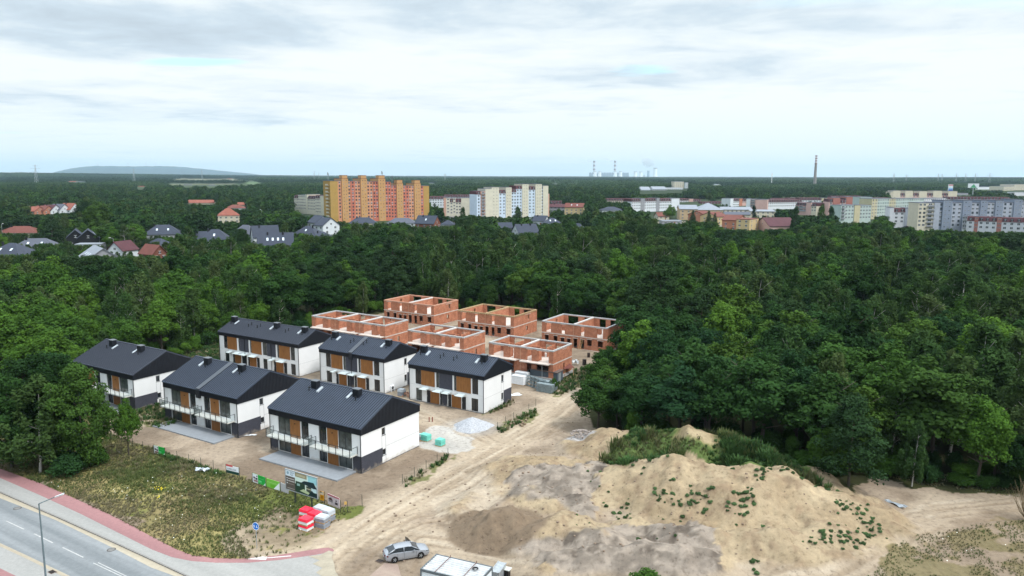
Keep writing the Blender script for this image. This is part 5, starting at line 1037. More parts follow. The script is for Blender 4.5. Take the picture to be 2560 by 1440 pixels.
wx = x+2*(vn(x, y, 5)-.5); ok = ~inpoly(wx, y, SITE) & ~inpoly(x, y, GRASS) & ~inpoly(x, y, ROAD) & ~((x < -30) & (y < 100) & (px0 < 270) & (py0 > 1060)) & footfree(x, y)
for q_ in WEEDS[:2]: ok &= ~inpoly(x, y, q_)
for k_ in (6, 9, 10):   # keep trees off the mounds
    d_, _ = pdist(x, y, RID[9][0]); ok &= d_ > 6
# clear road side of the left clump
ok &= ~((px0 < 300) & (py0 > 1095)) & ~((px0 < 1000) & (py0 > 1150))
ok &= ~((py0 > 1180) & (px0 > 1900) & (px0 < 2240))
x, y, px0, py0 = x[ok], y[ok], px0[ok], py0[ok]; n_ = len(x)
hgt = 8.4+7.4*fbm(x, y, 24, 3)+rs.uniform(-3.0, 3.4, n_)+3.5*(rs.rand(n_) < .12); hgt *= np.where((x < 0) & (y < 185), .82, 1.0)
hgt *= .84+.16*sst(0, 9, np.minimum(pdist(x, y, [*SITE, SITE[0]])[0], 60))+0*x
res_ = (py0 < 650) & (px0 < 1500); keep = ~(res_ & (rs.rand(n_) < .35)); 
wid = rs.uniform(.9, 1.45, n_); sp = species(x, y); z = np.where((x > -118) & (x < 105) & (y < 219), hz(x, y), 0.0)
hgt = cap_heights(x, y, z, hgt, 2.6); keep &= hgt > 3.2; wid = np.where(hgt < 8, wid*1.25, wid)
x, y, z, hgt, wid, sp = x[keep], y[keep], z[keep], hgt[keep], wid[keep], sp[keep]
px_, py_ = pix(x, y, z+hgt*.6); size = hgt/y*((px_ > -30) & (px_ < 2590) & (py_ < 1460)); order = np.argsort(-size)[:250]; ind = np.zeros(len(x), bool); ind[order] = True
def place_name(px, py, yy, xx):
    c = [(300, 'left of the front row'), (600, 'beyond the leftmost front house'), (830, 'below the red-roofed house'), (1080, 'below the orange block'), (1200, 'below the salmon block'), (1380, 'below the stepped white block'), (1560, 'below the yellow house'), (1700, 'below the white terrace'), (1860, 'below the school'), (2000, 'below the gym'), (2120, 'below the twin poplars'), (2250, 'below the mint blocks'), (2420, 'below the grey block'), (9999, 'near the right edge')]
    w = [t for a, t in c if px < a][0]; r = int(yy/14) % 9; return w, ['beyond the shells', 'rear rows', 'up the slope', 'deep inside', 'wood edge', 'second rank', 'third rank', 'midway back', 'well back'][{5: 4, 6: 5, 7: 6, 8: 7, 9: 8, 10: 3, 11: 2, 12: 1}.get(int(yy/14), 0)]
def where_name(px, py):
    if px < 620: return 'in the wood behind the front row at the left'
    if px < 1000: return 'in the wood behind the second row of houses'
    if px < 1560: return 'at the wood edge behind the brick shells'
    if py > 950: return 'at the wood edge behind the sand mounds'
    return 'in the right-hand wood'
LOOK = dict(broad='dark broadleaf tree', birch='olive birch', pine='blue-green pine', bright='fresh green tree')
for i in np.where(ind)[0]:
    key = KEYS[sp[i]]; wn = where_name(px_[i], py_[i]); lk = LOOK[key.rstrip('0123456789')]
    pn = place_name(px_[i], py_[i], y[i], x[i]); ad = 'tall' if hgt[i] > 13.2 else 'short' if hgt[i] < 10.5 else 'mid-sized'; ad2 = ' wide' if wid[i] > 1.03 else ' narrow'
    tree(key, x[i], y[i], z[i], hgt[i], wid[i], rs.uniform(0, 6.28), ad+ad2+' '+lk.replace(' with pale trunk', '')+', '+pn[0]+', '+pn[1], lk+'s '+wn)
def scatter(name, x, y, z, sx, sz, idx, meshes, label, cat):
    V = np.stack([x, y, z], 1); me = bpy.data.meshes.new(name); me.vertices.add(len(V)); me.vertices.foreach_set('co', V.astype(np.float32).ravel())
    for a, arr in (('sx', sx), ('sz', sz), ('rz', rs.uniform(0, 6.28, len(x)))):
        t = me.attributes.new(a, 'FLOAT', 'POINT'); t.data.foreach_set('value', np.asarray(arr, np.float32))
    t = me.attributes.new('idx', 'INT', 'POINT'); t.data.foreach_set('value', np.asarray(idx, np.int32)); me.update()
    o = link(bpy.data.objects.new(name, me)); tag(o, label, cat, kind='stuff')
    ng = bpy.data.node_groups.new(name+'_nodes', 'GeometryNodeTree'); ng.interface.new_socket('Geometry', in_out='INPUT', socket_type='NodeSocketGeometry'); ng.interface.new_socket('Geometry', in_out='OUTPUT', socket_type='NodeSocketGeometry')
    L = ng.links.new; gi = N(ng, 'NodeGroupInput'); go = N(ng, 'NodeGroupOutput'); jn = N(ng, 'GeometryNodeJoinGeometry')
    def na(nm, t='FLOAT'): return N(ng, 'GeometryNodeInputNamedAttribute', data_type=t, i_0=nm).outputs[0]
    cs = N(ng, 'ShaderNodeCombineXYZ'); a = na('sx'); L(a, cs.inputs[0]); L(a, cs.inputs[1]); L(na('sz'), cs.inputs[2]); cr = N(ng, 'ShaderNodeCombineXYZ'); L(na('rz'), cr.inputs[2]); ii = na('idx', 'INT')
    for k, ms in enumerate(meshes):
        io = N(ng, 'GeometryNodeInstanceOnPoints'); cmp = N(ng, 'FunctionNodeCompare', data_type='INT', operation='EQUAL'); L(ii, cmp.inputs[2]); cmp.inputs[3].default_value = k
        pj = N(ng, 'GeometryNodeJoinGeometry')
        for m_ in ms:
            po = bpy.data.objects.new('tree_pattern', m_); oi = N(ng, 'GeometryNodeObjectInfo'); oi.inputs[0].default_value = po; L(oi.outputs['Geometry'], pj.inputs[0])
        gt = N(ng, 'GeometryNodeGeometryToInstance'); L(pj.outputs[0], gt.inputs[0])
        L(gi.outputs[0], io.inputs['Points']); L(cmp.outputs[0], io.inputs['Selection']); L(gt.outputs[0], io.inputs['Instance']); L(cr.outputs[0], io.inputs['Rotation']); L(cs.outputs[0], io.inputs['Scale']); L(io.outputs[0], jn.inputs[0])
    L(jn.outputs[0], go.inputs[0]); md = o.modifiers.new('scatter', 'NODES'); md.node_group = ng; return o
r_ = ~ind; scatter('woodland', x[r_], y[r_], z[r_], hgt[r_]*wid[r_], hgt[r_], sp[r_], [PR[k] for k in KEYS], 'dense mixed wood between the building site and the town', 'wood')
# understorey along the edges of the wood
x, y = jgrid(-130, 110, 62, 225, 3.0); d_, _ = pdist(x, y, [*SITE, SITE[0]]); px0, py0 = pix(x, y, 0)
ok = ~inpoly(x, y, SITE) & ~inpoly(x, y, GRASS) & ~inpoly(x, y, ROAD) & (d_ < 9) & (d_ > .8) & (y > 70) & ~((px0 < 240) & (py0 > 1120)) & ~((px0 < 1000) & (py0 > 1140)) & (rs.rand(len(x)) < .85); x, y = x[ok], y[ok]
scatter('undergrowth', x, y, hz(x, y)-.1, rs.uniform(2.0, 5.0, len(x)), rs.uniform(1.6, 5.2, len(x)), rs.randint(0, 2, len(x)), [PR['bush0'][:1], PR['bush1'][:1]], 'low shrubs along the edge of the wood', 'undergrowth')
# farther trees
LOW = []
for i, (k, n_l, ls) in enumerate((('broad', 900, .045), ('broad', 900, .045), ('birch', 800, .034), ('pine', 700, .036))):
    V, F, t = crown(201+i, k, n_l, ls); LOW.append((np_mesh('crown', V, F, [M_leaf, M_far, M_birch, M_pine][i], {'tint': ('POINT', t)}),))
x1, y1 = jgrid(-560, 560, 425, 700, 6.4); x2, y2 = jgrid(-1250, 1250, 700, 1560, 9.0); x = np.concatenate([x1, x2]); y = np.concatenate([y1, y2]); px0, py0 = pix(x, y, 0)
ok = (px0 > -260) & (px0 < 2820) & footfree(x, y); x, y, px0, py0 = x[ok], y[ok], px0[ok], py0[ok]
town = inpoly(px0, py0, [(1090, 534), (1400, 534), (1560, 545), (1640, 528), (1680, 505), (1850, 500), (2230, 478), (2600, 478), (2600, 640), (2280, 592), (1900, 592), (1620, 590), (1560, 560), (1090, 560)])
park = inpoly(px0, py0, [(1120, 541), (1290, 541), (1290, 560), (1120, 562)]) | inpoly(px0, py0, [(1615, 552), (1840, 556), (1850, 588), (1620, 580)])
resi = (py0 > 540) & (px0 < 1100)
n_ = len(x); r = rs.rand(n_); keep = ~park & ~(town & (r > .22)) & ~(resi & (r > .62)); hgt = 10+7*fbm(x, y, 60, 3)+rs.uniform(-2, 3, n_); hgt = cap_heights(x, y, 0, hgt, 3.2); keep &= (hgt > 3.5)
x, y, hgt = x[keep], y[keep], hgt[keep]; n_ = len(x); r = rs.rand(n_)
scatter('far_woodland', x, y, far_h(x, y), hgt*rs.uniform(.95, 1.35, n_), hgt, np.where(r < .35, 0, np.where(r < .65, 1, np.where((r < .85) & (fbm(x, y, 70, 2) > .42), 2, 3))), LOW, 'trees of the gardens and woods around the town', 'wood')
# wooded plain to the horizon: patches of canopy
def patch(seed, M_far, n=520):
    q = np.random.RandomState(seed); K = 26; C = np.stack([q.uniform(-.5, .5, K), q.uniform(-.5, .5, K), q.uniform(.05, .24, K)], 1); cr = q.uniform(.08, .15, K); i = q.randint(0, K, n); d = unit(q, n); d[:, 2] = np.abs(d[:, 2])
    P = C[i]+d*cr[i][:, None]*np.array([1, 1, .9]); Nn = d+unit(q, n)*.5+np.array([0, 0, .5]); Nn /= np.linalg.norm(Nn, axis=1)[:, None]
    V, F, t = leaves(P, Nn, .028, q, np.clip(.5+.5*(q.rand(K)[i]-.5)+.3*(q.rand(n)-.5), 0, 1)); return (np_mesh('canopy', V, F, M_far, {'tint': ('POINT', t)}),)
M_farD = leafmat('far_dark_leaves', [(.012, .028, .014), (.016, .034, .018)], .1); PT = [patch(i, M_) for i, M_ in enumerate((M_far, M_far, M_farD, M_farD))]
xs, ys, ss = [], [], []
for d0, d1, s in ((1480, 2600, 24), (2600, 5200, 48), (5200, 12000, 120)):
    a, b = jgrid(-.8*d1, .8*d1, d0, d1, s); p0, _ = pix(a, b, 0); ok = (p0 > -200) & (p0 < 2760) & (fieldmask(a, b) < .5) & (np.hypot(a, b) < 11500) & footfree(a, b); xs.append(a[ok]); ys.append(b[ok]); ss.append(np.full(ok.sum(), s*1.35))
x, y, s = map(np.concatenate, (xs, ys, ss)); d = np.hypot(x, y); zz = far_h(x, y)+7*sst(900, 1500, d)-s*.02
VIS.append((425, 650, 466, 2450)); hcap = cap_heights(x, y, 0*x, 22+0*x, 18); k = hcap > 12; x, y, s, zz = x[k], y[k], s[k], zz[k]
scatter('distant_forest', x, y, zz, s, np.minimum(s, 42)*rs.uniform(.55, 1.05, len(x)), rs.randint(0, 2, len(x))+2*(fbm(x, y*.6, 330, 3) > .5), PT, 'forest covering the plain as far as the horizon', 'forest')
# ------------------------------------------------------------- low vegetation (uncountable)
def tuft(seed, c, n=16, w=.035):
    q = np.random.RandomState(seed); V, F = [], []
    for i in range(n):
        a = q.uniform(0, 6.28); r = q.uniform(0, .35); b = np.array([r*math.cos(a), r*math.sin(a), 0]); l = q.uniform(.2, .6); t = b+np.array([math.cos(a)*l*.7, math.sin(a)*l*.7, q.uniform(.5, 1.0)]); s = np.array([-math.sin(a), math.cos(a), 0])*w*q.uniform(.7, 1.6)
        k = len(V); m = (b+t)/2+np.array([0, 0, .12]); V += [b-s, b+s, m+s, t, m-s][:5]; F.append([k, k+1, k+2, k+4]); F.append([k+4, k+2, k+3, k+3])
    return (np_mesh('tuft', V, F[::2], c), np_mesh('tuft', V, [[f[0], f[1], f[2]] for f in F[1::2]], c))
def tm(name, c, v=.3):
    m = leafmat(name, [tuple(x*(1-v) for x in c), c, tuple(x*(1+v) for x in c)], .3); nt = m.node_tree
    for n in nt.nodes:
        if n.type == 'ATTRIBUTE': n.attribute_name = 'none'
    return m
G1 = tm('grass_green', (.155, .20, .072), .2); G2 = tm('grass_olive', (.205, .21, .10), .2); G3 = tm('grass_dry', (.27, .24, .145), .2); G4 = tm('weed_green', (.085, .17, .055))
TU = [tuft(1, G1), tuft(2, G2), tuft(3, G3), tuft(4, G4, 22, .06)]
def spread(polys, s, cond=None):
    X, Y = [], []
    for p in polys:
        a = np.array(p); x, y = jgrid(a[:, 0].min(), a[:, 0].max(), a[:, 1].min(), a[:, 1].max(), s); k = inpoly(x, y, p) & (y < 230) & (y > 55) & (x > -75) & (x < 90); X.append(x[k]); Y.append(y[k])
    return np.concatenate(X), np.concatenate(Y)
x, y = spread([GRASS], .25); k = ~inpoly(x, y, P2((590, 1330), (700, 1280), (760, 1292), (880, 1286), (900, 1330), (760, 1410), (630, 1405))) | (rs.rand(len(x)) < .16); k &= rs.rand(len(x)) < .25+1.1*fbm(x, y, 4, 3); x, y = x[k], y[k]
n = fbm(x, y, 9, 3)+rs.uniform(-.12, .12, len(x)); h = rs.uniform(.12, .33, len(x))*(.5+fbm(x+5, y, 6, 3)*1.1); tall = inpoly(x, y, P2((270, 1090), (440, 1140), (700, 1215), (640, 1260), (350, 1230), (200, 1170))); h = np.where(tall, h*1.35, h)
scatter('meadow_grass', x, y, hz(x, y), h*1.5, h, np.where(n < .42, 0, np.where(n < .56, 1, 2)), TU, 'long grass on the strip between the cycle path and the building site', 'grass')
x, y = spread(DRY, .30); k = (fbm(x, y, 3.5, 3)*.6+fbm(x-40, y, 1, 3)*.4 > .41) & (rs.rand(len(x)) < .85); x, y = x[k], y[k]; h = rs.uniform(.1, .26, len(x)); n = fbm(x, y, 7, 3)+rs.uniform(-.15, .15, len(x))
scatter('dry_grass', x, y, hz(x, y), h*1.4, h, np.where(n < .42, 0, np.where(n < .56, 1, 2)), TU, 'dry grass beside the dirt track at the right', 'grass')
x, y = spread(WEEDS, .5); k = rs.rand(len(x)) < .75; x, y = x[k], y[k]; h = rs.uniform(.25, .8, len(x)); scatter('weeds', x, y, hz(x, y), h*1.2, h, np.where(rs.rand(len(x)) < .5, 3, rs.randint(0, 3, len(x))), TU, 'weeds growing along the fences and house plots', 'weeds')
x, y = spread([GREENM], .42); z = hz(x, y); k = (z > .8) & (np.hypot(x-at(1745, 1080, 5)[0], y-at(1745, 1080, 5)[1]) > 2.6+rs.rand(len(x))); x, y, z = x[k], y[k], z[k]; h = rs.uniform(.25, .7, len(x))+.9*sst(.5, .75, fbm(x, y, 2.4, 3)); r_ = rs.rand(len(x)); k = fbm(x+44, y, 4, 3)
scatter('mound_greenery', x, y, z-.05, h*1.3, h, np.where(k > .56, np.where(r_ < .5, 1, 0), np.where(r_ < .7, 3, 0)), TU, 'thick green weeds covering the rear soil mound', 'weeds')
# seedlings on the sand mounds
CL = [(1648, 1248, 14, 12), (1700, 1255, 20, 25), (1755, 1262, 18, 20), (1830, 1205, 9, 22), (1880, 1190, 8, 24), (1850, 1280, 22, 22), (1900, 1240, 16, 18), (1870, 1270, 12, 20), (1680, 1205, 12, 22), (1610, 1200, 9, 24), (1910, 1310, 7, 10), (2070, 1330, 16, 24), (2130, 1330, 22, 26), (2160, 1290, 20, 24), (2110, 1275, 14, 18), (2190, 1310, 14, 16), (2020, 1340, 6, 14), (1885, 1375, 5, 12), (1780, 1190, 7, 30), (1570, 1260, 8, 30), (1540, 1240, 8, 26), (1960, 1225, 9, 40), (2000, 1180, 8, 20), (2080, 1240, 12, 20), (1610, 1330, 3, 30), (1430, 1290, 3, 60), (1460, 1200, 4, 60)]
X, Y = [], []
for px, py, n, sp_ in CL:
    for i in range(n):
        zz = 2.2; a, b_ = at(px+rs.normal()*sp_*.8, py+rs.normal()*sp_*.42, zz)
        for _ in range(3): pass
        X.append(a); Y.append(b_)
x, y = np.array(X), np.array(Y); h = rs.uniform(.2, .62, len(x))**1.1; scatter('mound_seedlings', x, y, hz(x, y)-.05, h*1.1, h*.85, 0*x, [(np_mesh('crown', *crown(93, 'bush', 700, .07)[:2], tm('seedling_green', (.12, .21, .085))),)], 'small green seedlings dotted over the sand mounds', 'weeds')
# daisies
b = MB(); q = []
x, y = spread([GRASS]+DRY[:1], .8)
k = rs.rand(len(x)) < .09*(fbm(x+70, y, 7, 3) > .48); x, y = x[k], y[k]; z = hz(x, y)
for a, c, d in zip(x, y, z):
    s = rs.uniform(.02, .05); zz = d+rs.uniform(.2, .45); b.quad((a-s, c-s, zz), (a+s, c-s, zz), (a+s, c+s, zz+.04), (a-s, c+s, zz+.04))
tag(b.build('wild_flowers', mat('petals', (.7, .7, .62), .8, .1)), 'white wild flowers scattered in the grass', 'flowers', kind='stuff')
b = MB()
for px, py, n, s_ in ((402, 1230, 16, 6), (398, 1252, 5, 3)):
    for i in range(n):
        a, c = at(px+rs.normal()*s_, py+rs.normal()*s_*.5); s = .04; zz = float(hz(a, c))+rs.uniform(.3, .6); b.quad((a-s, c-s, zz), (a+s, c-s, zz), (a+s, c+s, zz+.05), (a-s, c+s, zz+.05))
tag(b.build('yellow_flowers', mat('yellow_petals', (.65, .5, .02), .8, .1)), 'yellow flowers in the meadow near the cycle path', 'flowers', kind='stuff')
# stones and clods on the bare ground
b = MB(); x, y = spread([P2((1150, 1200), (1480, 1170), (1800, 1320), (1800, 1440), (1300, 1400)), P2((900, 1280), (1500, 1020), (2200, 1400), (1000, 1440))], 1.3); k = rs.rand(len(x)) < .3; x, y = x[k], y[k]; z = hz(x, y)
for a, c, d in zip(x, y, z):
    s = rs.uniform(.05, .17); b.lathe([(s*.9, d-.05), (s, d+s*.4), (s*.4, d+s*.8), (0, d+s*.85)], 5, (a, c))
tag(b.build('clods', mat('clods_soil', srgb(120, 104, 90), .95, .35, 2)), 'clods and stones lying on the bare sand', 'stones', kind='stuff')
# ------------------------------------------------------------- gravel heap
gx, gy = GRAVEL; a_, r_2 = np.meshgrid(np.linspace(0, 2*math.pi, 97)[:-1], np.linspace(0, 1, 40)); rr = 3.0*r_2*(1+.12*np.sin(a_*3+1)+.06*np.sin(a_*7)); X = gx+rr*np.cos(a_); Y = gy+rr*np.sin(a_)*.95
Z = 1.6*(1-r_2)**.95*(.92+.2*fbm(X, Y, 1.2, 3))+(.16*(fbm(X, Y, .35, 3)-.5))*(1-r_2)**.3-.05+.02; ii = np.arange(X.size).reshape(X.shape); nx_ = np.roll(ii, -1, 1)
F = np.stack([ii[:-1], ii[1:], nx_[1:], nx_[:-1]], -1).reshape(-1, 4); me = np_mesh('gravel_heap', np.stack([X.ravel(), Y.ravel(), Z.ravel()], 1), F, mat('gravel', srgb(158, 160, 165), .9, .3, 5, bump=.8)); tag(link(bpy.data.objects.new('gravel_heap', me)), 'heap of pale gravel in front of the second row of houses', 'gravel heap')
# ------------------------------------------------------------- fences, banners, signs
def gz(p): return float(hz(p[0], p[1]))
M_post = mat('fence_post', (.035, .045, .035), .6, .2); M_mesh = gmat('wire_mesh', .10); M_mesh.node_tree.nodes['Principled BSDF'].inputs['Base Color'].default_value = (.05, .06, .05, 1); M_mesh.node_tree.nodes['Principled BSDF'].inputs['Roughness'].default_value = .8
def fence(pp, h, label, gaps=()):
    P = [at(*p) for p in pp]; o = empty('wire_fence', (P[0][0], P[0][1], 0), 0, label, 'fence'); w = MB(); ox, oy = P[0]
    for i, p in enumerate(P):
        z = gz(p); b = MB(); b.tube((p[0]-ox, p[1]-oy, z-.2), (p[0]-ox, p[1]-oy, z+h), .035, n=6); b.build('post', M_post, o)
        if i+1 < len(P) and i not in gaps:
            n = P[i+1]; zn = gz(n); w.quad((p[0]-ox, p[1]-oy, z), (n[0]-ox, n[1]-oy, zn), (n[0]-ox, n[1]-oy, zn+h-.1), (p[0]-ox, p[1]-oy, z+h-.1))
    w.build('wire_mesh', M_mesh, o); return o
fence([(278, 1100), (305, 1108), (332, 1118), (358, 1126), (385.3, 1134.5), (413.4, 1141.8), (443, 1150), (472.7, 1158.7), (502.8, 1168.4), (533.8, 1174.5), (565.7, 1184), (598.7, 1192.6), (632, 1207), (666, 1219), (701.6, 1230)], 1.35, 'wire fence with dark posts between the meadow and the houses')
fence([(776, 1248), (812, 1259), (852, 1281)], 1.5, 'short run of wire fence behind the shrink-wrapped pallets')
for p, l in (((905.5, 1266.5), 'lone dark post beside the dirt road'), ((868.7, 1281), 'dark post with a yellow plate near the dirt road')):
    a = at(*p); b = MB(); b.tube((0, 0, -.2), (0, 0, 1.5), .035, n=6); o = b.build('fence_post', M_post, None, loc=(a[0], a[1], gz(a))); tag(o, l, 'post')
b = MB(); b.box(-.32, -.04, -.05, -.04, 1.0, 1.35); b.build('plate', mat('ochre_plate', srgb(200, 160, 90), .7, .1), o); b = MB(); b.tube((-.05, 0, 1.1), (-.55, 0, .3), .03, n=6); b.build('strut', M_post, o)
fence([(1006, 1210), (1036, 1192), (1065.5, 1174), (1093, 1157), (1120, 1143)], 1.35, 'wire fence with weeds at its foot beside the dirt road')
fence([(1244, 1075), (1264, 1061), (1284, 1050), (1322, 1027.5), (1339.5, 1016)], 1.3, 'wire fence in tall weeds below the second row')
fence([(1420, 975), (1450, 958), (1480, 942)], 1.2, 'wire fence overgrown with weeds beyond the steel boards')
def P_(c): return mat('print_%d_%d_%d' % c, srgb(*c), .55, .05, 1)
def panel(name, pa, pb, z0, z1, base, pieces, label, cat, posts=None, frame=None, thick=.03):
    A, B = at(*pa), at(*pb); L = math.hypot(B[0]-A[0], B[1]-A[1]); r = math.atan2(B[1]-A[1], B[0]-A[0]); zg = (gz(A)+gz(B))/2
    o = empty(name, (A[0], A[1], zg), r, label, cat); b = MB(); b.box(0, L, -thick, 0, z0, z1); bd = b.build('board', P_(base), o); grp = {}
    for u0, u1, v0, v1, c, *rest in pieces:
        lay = rest[0] if rest else 1; h = z1-z0; g = grp.setdefault(c, MB()); y = -thick-.004*lay
        g.quad((u0*L, y, z0+v0*h), (u1*L, y, z0+v0*h), (u1*L, y, z0+v1*h), (u0*L, y, z0+v1*h))
    for c, g in grp.items(): g.build('print', P_(c), bd)
    for u in posts or (): b = MB(); b.box(u*L-.07, u*L+.07, .0, .14, -.3, z0+.3 if frame else z1); b.build('post', M_post, o)
    if frame:
        b = MB(); t = .09
        b.box(-t, L+t, -.07, .05, z1, z1+t); b.box(-t, L+t, -.07, .05, z0-t, z0); b.box(-t, 0, -.07, .05, z0, z1); b.box(L, L+t, -.07, .05, z0, z1); b.build('frame', M_metal, o)
    return o, bd, L
def polyp(bd, L, z0, z1, pts, c, y): b = MB(); b.quad(*[(u*L, y, z0+v*(z1-z0)) for u, v in pts]); b.build('print', P_(c), bd)
def text(bd, s, x, z, size, c, y, ext=1.0):
    cu = bpy.data.curves.new('lettering', 'FONT'); cu.body = s; cu.size = size; t = bpy.data.objects.new('lettering', cu); link(t); dg = bpy.context.evaluated_depsgraph_get(); dg.update()
    me = bpy.data.meshes.new_from_object(t.evaluated_get(dg)); bpy.data.objects.remove(t); me.materials.clear(); me.materials.append(P_(c)); o = bpy.data.objects.new('lettering', me); link(o); o.parent = bd; o.rotation_euler = (R(90), 0, 0); o.location = (x, y, z); o.scale = (ext, 1, 1); return o
GR, LG, DG, WH, BK, BR_ = (28, 160, 62), (120, 186, 74), (24, 60, 52), (226, 230, 234), (40, 38, 44), (92, 84, 78)
def green_banner(pa, pb, label):
    o, bd, L = panel('banner', pa, pb, .15, 1.3, GR, [(0, .42, 0, 1, WH), (.30, .38, .72, .86, BK, 2), (.06, .20, .44, .66, (78, 70, 80), 2), (.22, .38, .38, .60, (56, 46, 58), 2), (.07, .4, .1, .34, (150, 120, 118), 2), (.5, .9, .64, .67, (120, 215, 140), 2), (.46, .72, .16, .2, (130, 215, 150), 2), (.46, .7, .26, .42, (110, 205, 135), 2)], label, 'banner')
    polyp(bd, L, .15, 1.3, [(.84, 0), (1, 0), (1, .32)], WH, -.04)
green_banner((386.5, 1134.8), (412.5, 1141.5), 'green and white banner on the fence below the young tree')
green_banner((633, 1207.3), (664.5, 1218.5), 'green and white banner with photo, left neighbour of the lime green banner')
o, bd, L = panel('banner', (667, 1219.4), (700, 1229.6), .15, 1.25, LG, [(.05, .85, .62, .66, (170, 214, 130), 2), (.3, .7, .1, .45, (98, 170, 40), 1)], 'lime green banner between the green banner and the big billboard', 'banner'); polyp(bd, L, .15, 1.25, [(.55, 0), (1, 0), (1, .9)], WH, -.042)
o, bd, L = panel('banner', (567, 1184.4), (598, 1192.3), .2, 1.25, WH, [(0, 1, 0, .36, DG), (0, .52, .88, 1.12, (196, 84, 88), 1)], 'white banner with dark lettering and a red tab, alone on the fence', 'banner'); text(bd, 'KAMIL.COM', .22, .2+1.05*.48, .32, (60, 66, 90), -.045, .92)
o, bd, L = panel('film_sheet', (702.5, 1230.2), (722, 1237), .1, 1.25, (178, 176, 180), [(0, 1, .94, 1, WH)], 'pale torn film hung on the fence left of the billboard', 'sheet', thick=.01)
o, bd, L = panel('sign_board', (801, 1257), (811, 1259.5), .35, 1.5, (206, 146, 30), [(.05, .95, .62, .98, (206, 190, 170), 1), (.1, .45, .84, .97, (60, 50, 50), 2), (.15, .85, .2, .5, (170, 110, 20), 1)], 'small orange notice on the fence behind the grey pallets', 'sign')
o, bd, L = panel('banner', (820.5, 1264), (850, 1277), .25, 1.55, (218, 202, 208), [(0, 1, .84, 1, (176, 100, 108)), (.08, .42, .28, .48, (150, 140, 146)), (.62, .84, .22, .44, (60, 44, 58)), (.66, .78, .52, .64, (64, 44, 56))], 'white banner with red strip, sagging beside the grey pallets', 'banner'); polyp(bd, L, .25, 1.55, [(.04, .5), (.46, .46), (.3, .74), (.14, .66)], (88, 52, 58), -.045)
text(bd, 'DOMY NA SPRZEDAZ', .08, .25+1.3*.87, .16, WH, -.04, .9) if False else None
o, bd, L = panel('billboard', (717.5, 1252), (795, 1277.5), 1.55, 4.0, (206, 226, 216), [(.0, .31, .70, 1, (216, 228, 236)), (0, .30, 0, .70, BR_), (.31, .68, .78, .985, (138, 132, 104)), (.33, .66, .80, .96, (156, 150, 118), 2),
    (.30, 1, 0, .42, (34, 60, 46)), (.32, .62, .42, .56, (46, 66, 52)), (.36, .46, .34, .46, (136, 166, 160), 2), (.62, .66, .2, .44, (206, 220, 206), 3), (.82, .99, .22, .52, (188, 216, 218), 2), (.66, .82, .2, .46, (66, 76, 66), 2), (.66, .82, .31, .35, (180, 178, 150), 3),
    (.03, .06, .56, .61, WH, 2), (.08, .27, .56, .60, (196, 192, 188), 2), (.03, .06, .44, .49, WH, 2), (.08, .28, .44, .48, (196, 192, 188), 2), (.03, .06, .31, .36, WH, 2), (.08, .27, .31, .325, (170, 160, 150), 2), (.04, .28, .08, .1, (190, 184, 176), 2), (.36, .63, .85, .87, (206, 202, 176), 3), (.36, .63, .9, .92, (206, 202, 176), 3), (.72, 1, .62, 1, (150, 204, 210))], 'large billboard with a house picture, logo and brown text panel', 'billboard', posts=(.27, .80), frame=True)
for pts, c, y in (([(.50, .55), (.88, .42), (1, .44), (.90, .72), (.60, .68)], (28, 48, 54), -.062), ([(.45, .12), (.58, .26), (.86, .1), (.78, .03)], (176, 190, 150), -.058), ([(.84, .3), (1, .1), (1, 0), (.7, 0)], (20, 44, 46), -.064)): polyp(bd, L, 1.55, 4.0, pts, c, y)
text(bd, 'Skrzat', .15*L, 1.55+2.45*.87, .3, (84, 104, 124), -.045); text(bd, 'Park', .15*L, 1.55+2.45*.76, .3, (84, 104, 124), -.045)
b = MB(); b.lathe([(.0, 0), (.19, 0), (.19, .01), (.0, .01)], 20); r = b.build('logo', P_((140, 168, 184)), bd); r.rotation_euler = (R(90), 0, 0); r.location = (.075*L, -.04, 1.55+2.45*.86)
# blue round sign
a = at(642, 1372); b0 = empty('road_sign', (a[0], a[1], gz(a)), R(-22), 'round blue path sign on a thin pole near the arrow marking', 'road sign')
b = MB(); b.tube((0, .03, -.2), (0, .03, 2.95), .035); b.build('pole', M_metal, b0); b = MB(); b.lathe([(0, -.01), (.42, -.01), (.42, .01), (0, .01)], 28); d_ = b.build('disc', P_((20, 104, 190)), b0); d_.rotation_euler = (R(90), 0, 0); d_.location = (0, 0, 2.5)
b = MB(); b.lathe([(.38, .011), (.42, .011), (.42, .016), (.38, .016), (.38, .011)], 28); b.box(-.24, -.16, -.16, .14, .012, .016); b.box(-.27, -.13, .0, .05, .016, .018); b.box(.1, .16, -.1, .12, .012, .016); b.box(.02, .28, -.12, -.07, .016, .018); g_ = b.build('symbol', P_((230, 236, 240)), d_)
# street lamp at the road
tp = at(97, 1259, 8.6); hd = at(140, 1240, 9.3); o = empty('street_lamp', (tp[0], tp[1], -.0), 0, 'tall grey street lamp at the near side of the road', 'street lamp'); dx, dy = hd[0]-tp[0], hd[1]-tp[1]; l = math.hypot(dx, dy); M_lamp = mat('lamp_steel', (.14, .19, .21), .5, .1, 2, metal=.3)
ux, uy = dx/l, dy/l; arm = min(l, 2.0); b = MB(); b.tube((0, 0, -.3), (0, 0, 8.6), .10, .055, 10); b.build('pole', M_lamp, o); b = MB(); b.tube((0, 0, 8.58), (ux*arm, uy*arm, 9.25), .045, .04); b.build('arm', M_lamp, o)
b = MB(); vx, vy = -uy, ux; c0 = Vector((ux*(arm-.1), uy*(arm-.1), 9.22)); d1 = Vector((ux, uy, .35)).normalized(); w_ = Vector((vx, vy, 0)); up = d1.cross(w_)*-1
